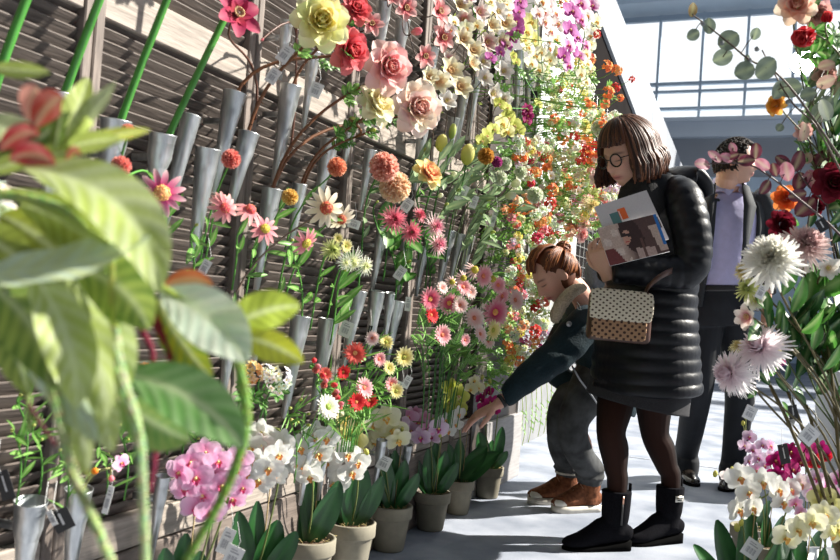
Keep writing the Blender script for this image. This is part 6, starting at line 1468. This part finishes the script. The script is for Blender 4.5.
# thick bare olive stems and pale crumpled magnolias on the far right
R3('magnolia', 'cream magnolia at the right edge beside green leaves', 'magnolia', [('white_magnolia', 827, 268, 14, 1.8, -VIEW*.8), ('white_magnolia', 803, 268, 9, 1.85, -VIEW*.8-RIGHT*.4)], [('oval', .4, .95, .11, 6)])
for k, (x, y, kd, w_) in enumerate(((790, 300, 'dark', 'in front of the plinth'), (815, 318, 'dark', 'above the plinth'), (832, 290, 'dark', 'at the right edge'), (775, 320, 'dark', 'right of the white magnolia'), (800, 340, 'dark', 'low over the plinth'), (820, 100, 'dark', 'around the bright lamp'), (832, 130, 'dark', 'at the right edge under the lamp'), (800, 70, 'dusty', 'left of the bright lamp'), (834, 60, 'dark', 'at the right edge right of the lamp'), (836, 240, 'dark', 'beside the pink chrysanthemum'), (812, 150, 'rose', 'below the bright lamp'), (830, 20, 'dark', 'at the top right corner'), (822, 172, 'rose', 'above the maroon rose'))):
    R3('foliage_stem', 'leafy green stem '+w_+' in the right display', 'foliage', [('green_bud', x, y, 3, 1.85+.03*(k % 3), UP-RIGHT*.3)], [(kd, .78, 1.0, .115, 8), (kd, .85, 1.0, .09, 4)], (.07, .10, .03), .0028, base=(860, min(560, y+230), 1.9))
def twig(label, cat, path, leaves, name='eucalyptus_branch', col=(.10, .07, .05), r=.0028, buds=()):
    pts = [P(x, y, d) for (x, y, d) in path]; root = thing(name, label, cat, pts[0]); mb = MB(); pth = [Vector(q) for q in crom([tuple(p) for p in pts], 5)]
    mb.tube(pth, [r*(1.2-.7*k/len(pth)) for k in range(len(pth))], 6, col)
    L_ = []
    for (kind, x, y, rp, d, ang) in leaves:
        p = P(x, y, d); q = min(pth, key=lambda z: (z-p).length); mb.tube([q, q.lerp(p, .5)+UP*.003, p], r*.4, 4, col); dirn = (CX*math.cos(ang)+CY*math.sin(ang)); L = 2*rp*d/FPX
        L_.append((kind, p-dirn*L*.5, dirn+VIEW*rnd.uniform(-.3, .3), L))
    for (x, y, rp, d) in buds: mb.ball(P(x, y, d), rp*d/FPX, 8, 6, (.22, .24, .24))
    mb.build('stem', M_STEM, root).matrix_basis = Matrix.Translation(-pts[0])
    for (kind, p, dd, L) in L_: put_leaf(root, kind, p, dd, -VIEW+CX*rnd.uniform(-.5, .5)+CY*rnd.uniform(-.4, .4), L)
    return root
d = 1.55
twig('long eucalyptus branch arching left across the window with round grey green leaves', 'branch', [(862, 190, 1.7), (835, 150, 1.65), (800, 100, 1.6), (775, 72, 1.57), (750, 60, d), (728, 42, d), (705, 24, d), (692, 14, d)],
     [('eucbrown', 692, 10, 7, d, 1.4), ('euc', 693, 35, 7, d, 3.6), ('euc', 709, 26, 8, d, 1.6), ('euc', 729, 40, 12, d, .6), ('euc', 723, 57, 10, d, 3.5), ('euc', 744, 71, 11, d, 3.5), ('euc', 766, 68, 13, d, .7), ('euc', 755, 34, 6, d, 1.3), ('euc', 747, 58, 4, d, 1.0), ('euc', 790, 88, 12, 1.6, 3.3), ('euc', 778, 90, 10, 1.6, 4.2), ('euc', 822, 112, 12, 1.65, .8), ('euc', 825, 105, 10, 1.65, 4.0)],
     buds=[(757, 49, 2.6, d), (750, 60, 2.4, d), (703, 24, 2.4, d), (722, 43, 2.4, d), (788, 102, 2.6, 1.6)])
twig('lower eucalyptus twig with pale drooping leaves under the bright lamp', 'branch', [(862, 215, 1.7), (840, 170, 1.68), (815, 125, 1.62), (790, 100, 1.6), (762, 50, 1.6)], [('euc', 825, 110, 11, 1.62, 5.0), ('dustyround', 825, 82, 9, 1.62, .3), ('dustyround', 804, 132, 9, 1.6, 4.6), ('euc', 779, 128, 5, 1.6, 4), ('dustyround', 826, 66, 8, 1.64, .2), ('euc', 807, 95, 9, 1.62, 3.4)])
twig('twig of translucent purple smoke bush leaves crossing the man\'s face', 'branch', [(865, 262, 1.8), (830, 225, 1.75), (800, 200, 1.7), (775, 180, 1.68), (750, 165, 1.66), (722, 163, 1.65), (702, 165, 1.65)],
     [('smokepink', 701, 165, 9, 1.65, 3.1), ('smokepink', 715, 156, 8, 1.65, 2.3), ('smokepink', 726, 158, 7, 1.65, 2.8), ('smoke', 733, 156, 6, 1.65, .3), ('smoke', 755, 151, 8, 1.66, 1.6), ('smoke', 746, 161, 8, 1.66, .1), ('smokepink', 762, 165, 8, 1.67, 5.6), ('smoke', 774, 170, 7, 1.68, 4.9), ('smoke', 765, 187, 8, 1.68, 4.1), ('smokepink', 733, 148, 6, 1.66, 1.9), ('smokepink', 786, 172, 10, 1.7, 4.8)],
     'smoke_bush_twig', (.06, .03, .03))
twig('dark purple smoke bush twig with broad leaves right of the man', 'branch', [(865, 250, 1.9), (838, 215, 1.85), (812, 190, 1.8), (792, 165, 1.78), (780, 158, 1.78)],
     [('smoke', 797, 161, 11, 1.78, 1.2), ('smoke', 783, 162, 9, 1.78, 2.4), ('smokepink', 813, 180, 11, 1.8, 1.9), ('smoke', 799, 182, 10, 1.8, 4.5), ('smoke', 806, 207, 12, 1.8, 3.9), ('smoke', 822, 158, 9, 1.82, 1.0), ('dustyround', 808, 158, 6, 1.8, 1.3), ('smoke', 797, 195, 9, 1.8, .2), ('smokepink', 806, 178, 7, 1.8, .9)],
     'smoke_bush_twig', (.06, .03, .03))
twig('dark purple leaved twig rising beside the right edge', 'branch', [(850, 300, 1.9), (838, 260, 1.88), (828, 215, 1.86), (818, 150, 1.84), (806, 120, 1.84)], [('smoke', 835, 175, 9, 1.85, .4), ('smoke', 820, 160, 8, 1.85, 2.6), ('smoke', 828, 200, 9, 1.85, 5.4), ('dustyround', 836, 88, 8, 1.85, 1.0)], 'smoke_bush_twig', (.05, .03, .02))
for k, (x, y, w_) in enumerate(((770, 385, 'leftmost'), (788, 392, 'middle'), (806, 405, 'short'), (826, 330, 'upright'))):
    b0 = P(850, 590, 1.74); p1 = P(x, y, 1.84); root = thing('bare_stem', w_+' of the thick bare olive stems in front of the plinth', 'flower stem', b0)
    mb = MB(); mb.tube(bez(b0, b0.lerp(p1, .4)+UP*.03, b0.lerp(p1, .7)+UP*.04, p1, 8), .0045, 8, OL); mb.build('stem', M_STEM, root).matrix_basis = Matrix.Translation(-b0); put_leaf(root, 'dark', p1, -RIGHT+UP, -VIEW, .05)

# wall mounted lamp seen as a bright point through the flowers
lp_ = P(803, 62, 8.5); root = thing('spotlight', 'small glaring round hall lamp seen through the right-hand flowers', 'lamp', lp_)
mb = MB(); mb.lathe([(.0001, -.2), (.12, -.18), (.155, 0), (.15, .002), (.145, -.01), (.0001, -.01)], 20, M=axis_mat((0, 0, 0), CAMP-lp_)); mb.build('lamp_housing', M_RUB, root)
mb = MB(); mb.lathe([(.0001, 0), (.145, 0)], 20, M=axis_mat((0, 0, 0), CAMP-lp_)); mb.build('lamp_lens', mat('lamp_lens_lit', (1, 1, 1), .5, emis=(1, .97, .9, 400)), root)
mb = MB(); mb.tube([(0, 0, .05), (0, .1, 5.0)], .02, 8); mb.build('hanging_rod', M_ST, root)
# ================================================================== PRICE TAGS
M_TAGW = mat('white_tag_card', (.74, .74, .72), .5, 0, .02); M_TAGB = mat('black_tag_card', (.015, .015, .016), .45, 0, .05); M_INK = mat('tag_ink', (.38, .38, .39), .6); M_INKW = mat('tag_ink_white', (.6, .6, .6), .6)
def pricetag(label, p, w, h, ang, black=False, yaw=0.0):
    root = thing('price_tag', label, 'price tag', p)
    x = (CX*math.cos(ang)+CY*math.sin(ang)+VIEW*yaw).normalized(); z = (-VIEW+CX*.1); z = (z-x*z.dot(x)).normalized(); y = z.cross(x); F = frame_mat((0, 0, 0), x, y, z)
    mb = MB(); mb.box((0, 0, 0), (w, h, .0012), M=F); mb.build('card', M_TAGB if black else M_TAGW, root, smooth=False)
    mb = MB()
    if black: mb.box((0, h*.05, .0009), (w*.12, h*.55, .0003), M=F)
    else:
        for k in range(9): mb.box((-w*.30+k*w*.065, -h*.12, .0009), (w*(.018+.02*(k*7 % 3)), h*.34, .0003), M=F)
        mb.box((-.02*w, h*.20, .0009), (w*.55, h*.06, .0003), M=F); mb.box((-.10*w, h*.32, .0009), (w*.4, h*.05, .0003), M=F)
    mb.build('printed_text', M_INKW if black else M_INK, root, smooth=False)
    mb = MB(); t0 = F @ Vector((0, h*.5, .001)); mb.tube([F @ Vector((0, h*.42, .001)), t0+y*.012+z*.002, t0+UP*.05-CX*.004], .0006, 4, (.8, .8, .8)); mb.build('string', M_TAGW, root)
    return root
TG = [(273, 76, .20, 11, 16, -.55, 0, 'white tag hanging by the thorny canes, lower of two'), (285, 54, .22, 12, 18, -.6, 0, 'white tag hanging by the thorny canes, upper of two'), (205, 267, .12, 9, 15, -.5, 0, 'small white tag left of the grey stem'), (346, 329, .11, 12, 16, -.4, 0, 'white tag beside the second lower vase'),
      (316, 90, .24, 12, 15, -.4, 0, 'pale tag behind the cream rose leaves'), (407, 205, .2, 10, 14, -.6, 0, 'white tag right of the cream dahlia ball'), (354, 224, .18, 12, 9, -.3, 0, 'cream tag beside the white coneflower'), (400, 273, .16, 9, 14, -.6, 0, 'white tag under the pink gerberas'),
      (462, 193, .2, 10, 17, -.45, 0, 'larger white tag among the grey green leaves'), (474, 202, .2, 7, 13, -.35, 0, 'smaller white tag among the grey green leaves'), (494, 218, .2, 5, 18, -.3, 0, 'narrow tag turned edgewise under the paired pompoms'), (408, 304, .1, 6, 14, -.1, 0, 'grey tag above the lower row of vases'),
      (399, 388, .16, 8, 13, -.5, 0, 'white tag right of the lower gerberas, left one'), (407, 382, .16, 7, 13, -.5, 0, 'white tag right of the lower gerberas, right one'), (275, 322, .08, 6, 11, -.2, 1, 'small black tag left of the lower vases'), (534, 96, .14, 7, 10, .0, 1, 'black tag under the orchids at the top'),
      (513, 256, .10, 9, 7, -.35, 1, 'black tag on the wire grid'), (447, 100, .2, 3, 3, 0, 1, 'tiny black tag by the magnolias'), (370, 330, .1, 4, 9, -.2, 1, 'tiny black tag between the lower vases'),
      (62, 520, .16, 20, 22, .45, 1, 'big black tag at the bottom left'), (5, 485, .16, 14, 30, .3, 1, 'black tag at the left edge bottom'), (108, 500, .16, 6, 28, -.25, 0, 'slim white tag hanging at bottom left under the pink bud'), (52, 518, .15, 6, 16, .45, 0, 'narrow white tag behind the big black one')]
for (x, y, off, w, h, a, blk, words) in TG:
    p, s_ = rw(x, y, 1, off); pricetag(words, p, w*s_, h*s_, a, bool(blk))
for (x, y, d, w, h, a, blk, words) in [(384, 463, 2.38, 13, 14, -.45, 0, 'white tag hanging from the pale yellow orchids'), (226, 541, 1.4, 12, 26, -.4, 0, 'upright white tag at the bottom beside the pink orchids'), (233, 557, 1.38, 17, 22, -.45, 0, 'tilted white tag cut by the bottom edge'), (332, 505, 2.15, 8, 20, .35, 1, 'black tag stuck in the fifth orchid pot'),
      (809, 435, 1.7, 16, 18, -.75, 0, 'white tag tied to the thick olive stems'), (750, 413, 1.72, 12, 14, -.45, 0, 'white tag below the lowest spiky chrysanthemum'), (752, 549, 1.8, 18, 18, -.6, 0, 'white tag among the bottom right orchid leaves'), (784, 454, 2.15, 10, 20, .2, 1, 'black tag above the magenta orchids'), (793, 412, 1.8, 9, 14, .15, 1, 'black tag in front of the plinth'), (822, 225, 1.7, 11, 13, .55, 1, 'black tag below the maroon rose'), (761, 292, 1.66, 8, 14, -.5, 0, 'silvery tag beside the green fringed flower'), (792, 420, 1.85, 7, 9, -.4, 0, 'small white tag behind the black one')]:
    s_ = d/FPX; pricetag(words, P(x, y, d), w*s_, h*s_, a, bool(blk))

# ================================================================== FOREGROUND: AMARANTH SPRAYS CLOSE TO THE CAMERA
FGL = (.42, .52, .12); FGD = (.16, .26, .05); FGP = (.58, .66, .34); FGW = (.58, .70, .56)
def fg_leaf(root, x0, y0, x1, y1, wpx, d0, d1, c=FGL, c2=None, sag=(0, 0), tilt=(0, 0), fold=.2, wave=.05, pw=.75, shape=1.0):
    a = P(x0, y0, d0); b_ = P(x1, y1, d1); dm = (d0+d1)/2; mb = MB()
    sg = (CX*sag[0]-CY*sag[1])*dm/FPX
    leafgrid(mb, a-root.location, b_-root.location, wpx*dm/FPX, -VIEW+CX*tilt[0]+CY*tilt[1], sg, c, c2 or tuple(q*.66 for q in c), fold, 12, 40, shape, mixc(c, (.80, .88, .55), .6), wave, pw=pw, vein=.009)
    return mb.build('leaf', M_LEAF, root)
def fg_tassel(root, pts, r, c, beady=True, name='tassel'):
    P3 = [tuple(P(x, y, d)-root.location) for (x, y, d) in pts]; path = [Vector(q) for q in crom(P3, 14)]; mb = MB(); n = len(path)
    dd = pts[0][2]; R = r*dd/FPX
    mb.tube(path, [R*.7*(1-.35*k/n) for k in range(n)], 8, c)
    if beady:
        for k, p in enumerate(path):
            for q in range(7):
                a = q*.9+k*.8; t = (path[min(k+1, n-1)]-path[max(k-1, 0)]).normalized(); o = t.orthogonal().normalized(); o2 = t.cross(o)
                mb.ball(p+(o*math.cos(a)+o2*math.sin(a))*R*.62*(1-.35*k/n), R*rnd.uniform(.32, .5)*(1-.3*k/n), 6, 4, jit(c, .25))
    return mb.build(name, M_LEAF, root)
def fg_root(label, x, y, d, name='amaranth_spray'): return thing(name, label, 'foliage', P(x, y, d))
A = fg_root('upper amaranth spray with pointed lime leaves and red blossoms at the left edge', 0, 130, .50)
st = MB(); st.tube([P(-40, 150, .5)-A.location, P(20, 160, .5)-A.location, P(70, 140, .5)-A.location, P(90, 120, .5)-A.location], .004, 8, FGL); st.build('stem', M_LEAF, A)
fg_leaf(A, -10, 68, 50, 73, 18, .5, .5, FGL)
fg_leaf(A, 62, 150, 88, 78, 30, .5, .52, FGL, tilt=(.5, 0)); fg_leaf(A, 68, 145, 115, 82, 26, .5, .52, FGP, tilt=(-.4, 0)); fg_leaf(A, 62, 150, 122, 140, 22, .5, .48, FGL, sag=(0, -6)); fg_leaf(A, 80, 140, 150, 130, 14, .5, .52, (.55, .60, .10))
fg_leaf(A, 55, 150, 62, 112, 16, .48, .48, FGD); fg_leaf(A, -20, 120, 42, 142, 34, .5, .5, FGP, tilt=(0, .5)); fg_leaf(A, -5, 165, 70, 112, 30, .5, .5, FGD, sag=(0, 10)); fg_leaf(A, -20, 175, 85, 150, 22, .48, .5, FGL, sag=(0, -8))
for (x0, y0, x1, y1, w, c) in ((28, 120, 38, 88, 26, (.82, .34, .26)), (34, 128, 64, 98, 30, (.40, .05, .03)), (10, 160, 55, 165, 24, (.40, .015, .03)), (0, 150, 40, 135, 22, (.46, .02, .03)), (66, 160, 80, 156, 8, (.6, .1, .05))):
    mb = MB(); leafgrid(mb, P(x0, y0, .455)-A.location, P(x1, y1, .455)-A.location, w*.455/FPX, -VIEW+CX*.2, Vector((0, 0, .01)), c, mixc(c, (.9, .6, .5), .2), .3, 6, 10); mb.build('red_petal', M_PETAL, A)
Bq = fg_root('broad drooping amaranth leaves filling the left side, light green with white sheen', 20, 200, .46)
st = MB(); st.tube([P(-40, 190, .47)-Bq.location, P(20, 195, .46)-Bq.location, P(60, 215, .46)-Bq.location, P(110, 245, .46)-Bq.location], .003, 8, FGL); st.build('stem', M_LEAF, Bq)
fg_leaf(Bq, 25, 168, 158, 292, 66, .46, .46, FGL, FGP, sag=(55, -48), tilt=(.3, .5))
fg_leaf(Bq, -30, 275, 150, 236, 52, .44, .46, FGW, FGP, sag=(0, 22), tilt=(0, .9), wave=.12)
fg_leaf(Bq, 20, 205, 110, 262, 46, .47, .47, (.30, .36, .05), FGL, sag=(18, -14)); fg_leaf(Bq, 0, 215, 75, 275, 50, .48, .47, (.34, .40, .05), sag=(10, -10), tilt=(-.3, .2)); fg_leaf(Bq, 75, 215, 150, 300, 50, .48, .47, FGL, sag=(24, -10))
fg_leaf(Bq, 60, 262, 148, 330, 62, .47, .46, FGL, FGD, sag=(30, -16)); fg_leaf(Bq, -30, 230, 40, 275, 46, .47, .47, (.36, .44, .07), sag=(0, -8))
fg_leaf(Bq, -20, 196, 95, 208, 14, .47, .47, FGL, sag=(0, -10), pw=.4)
fg_leaf(Bq, -20, 280, 60, 390, 64, .46, .45, FGL, FGD, sag=(22, -20)); fg_leaf(Bq, 30, 270, 75, 408, 52, .45, .44, FGP, FGL, sag=(30, 0), tilt=(.5, 0), wave=.15); fg_leaf(Bq, 60, 275, 105, 420, 56, .46, .44, FGP, FGL, sag=(24, 0), tilt=(-.4, 0), wave=.15)
fg_leaf(Bq, 85, 280, 118, 400, 48, .47, .46, FGL, FGP, sag=(18, 0), tilt=(.6, 0)); fg_leaf(Bq, 20, 300, 98, 440, 42, .46, .45, FGW, FGP, sag=(-8, 6), wave=.12); fg_leaf(Bq, 40, 320, 88, 470, 34, .46, .45, FGP, FGL, sag=(14, 0), pw=.6); fg_leaf(Bq, 0, 285, 30, 395, 44, .47, .46, FGD, FGL, sag=(-4, 0))
fg_leaf(Bq, 100, 300, 112, 350, 26, .47, .46, FGP, FGL, sag=(5, 0)); fg_leaf(Bq, 80, 370, 112, 452, 40, .46, .45, FGL, FGP, sag=(10, 0)); fg_leaf(Bq, 55, 385, 90, 480, 18, .46, .46, (.36, .36, .08), FGL)
Cq = fg_root('amaranth tassels and stems hanging down the left foreground in pale green', 40, 300, .45)
fg_tassel(Cq, [(10, 290, .46), (40, 340, .46), (55, 400, .45), (72, 470, .45), (98, 530, .44), (118, 580, .44)], 7, (.50, .60, .28))
fg_tassel(Cq, [(112, 330, .46), (122, 380, .46), (138, 430, .45), (143, 500, .45), (146, 580, .45)], 7, (.46, .58, .30))
fg_tassel(Cq, [(30, 320, .47), (28, 380, .47), (30, 430, .47)], 4, (.42, .54, .18)); fg_tassel(Cq, [(120, 255, .47), (118, 300, .47), (124, 345, .47), (126, 372, .47)], 4, (.20, .42, .10)); fg_tassel(Cq, [(112, 260, .46), (112, 310, .46), (114, 350, .46)], 3.4, (.46, .52, .10))
fg_tassel(Cq, [(-10, 195, .46), (30, 198, .46), (65, 210, .46), (88, 232, .46)], 5, (.40, .56, .18))
fg_tassel(Cq, [(-5, 335, .47), (15, 375, .47), (32, 410, .47), (55, 445, .47)], 3.4, (.12, .012, .02), name='dark_red_tassel')
Dq = fg_root('white green veined amaranth leaf with yellow leaves and a beaded green tassel, nearest the vases', 158, 300, .50)
st = MB(); st.tube([P(95, 270, .5)-Dq.location, P(130, 274, .5)-Dq.location, P(160, 286, .5)-Dq.location, P(200, 310, .5)-Dq.location, P(235, 330, .5)-Dq.location], .0022, 8, FGL); st.build('stem', M_LEAF, Dq)
fg_leaf(Dq, 160, 292, 247, 362, 60, .50, .49, FGW, (.70, .76, .62), sag=(14, -14), tilt=(0, .5), fold=.12)
fg_leaf(Dq, 158, 300, 212, 378, 38, .51, .51, (.34, .38, .02), FGD, sag=(-6, 6)); fg_leaf(Dq, 225, 330, 300, 306, 42, .50, .52, (.42, .54, .06), sag=(0, -12), tilt=(0, .3)); fg_leaf(Dq, 235, 335, 303, 363, 34, .50, .52, (.52, .56, .03), sag=(4, -8), tilt=(0, -.3))
fg_leaf(Dq, 118, 372, 243, 447, 58, .47, .47, (.12, .28, .07), (.26, .42, .18), sag=(25, -20), tilt=(0, .4), fold=.15); fg_leaf(Dq, 120, 400, 190, 440, 50, .475, .475, (.16, .32, .08), (.30, .42, .12), sag=(0, 8))
fg_tassel(Dq, [(212, 322, .5), (232, 345, .5), (243, 385, .5), (246, 425, .5), (236, 465, .5), (218, 505, .5), (195, 545, .5), (170, 590, .5)], 6.5, (.26, .46, .08))
fg_tassel(Dq, [(128, 275, .51), (148, 305, .51), (160, 330, .51), (172, 360, .51), (174, 384, .51)], 6, (.30, .008, .03), name='crimson_tassel'); fg_tassel(Dq, [(132, 290, .52), (140, 325, .52), (152, 350, .52), (152, 368, .52)], 4, (.26, .008, .04), name='crimson_tassel')
fg_tassel(Dq, [(155, 430, .5), (155, 460, .5), (150, 490, .5)], 3.5, (.28, .01, .06), name='crimson_tassel')
mb = MB(); leafgrid(mb, P(165, 285, .56)-Dq.location, P(213, 285, .56)-Dq.location, 22*.56/FPX, -VIEW, Vector((0, 0, .008)), (.40, .10, .03), (.5, .16, .06)); mb.build('rust_leaf', M_LEAF, Dq)
mb = MB(); leafgrid(mb, P(165, 362, .56)-Dq.location, P(208, 375, .56)-Dq.location, 22*.56/FPX, -VIEW, Vector((0, 0, -.004)), (.28, .07, .03), (.36, .10, .04)); mb.build('rust_leaf', M_LEAF, Dq)
E = fg_root('white blurred flower head at the left edge under the lime leaves', -6, 215, .62, 'hydrangea')
for (x, y, r_) in ((0, 195, 14), (6, 215, 15), (-4, 232, 14)):
    o = put_bloom(E, 'white_blossom', P(x, y, .62), r_*.62/FPX, -VIEW)
st = MB(); st.tube([(0, 0, 0), tuple(P(-40, 300, .62)-E.location)], .003, 6, FGL); st.build('stem', M_LEAF, E)
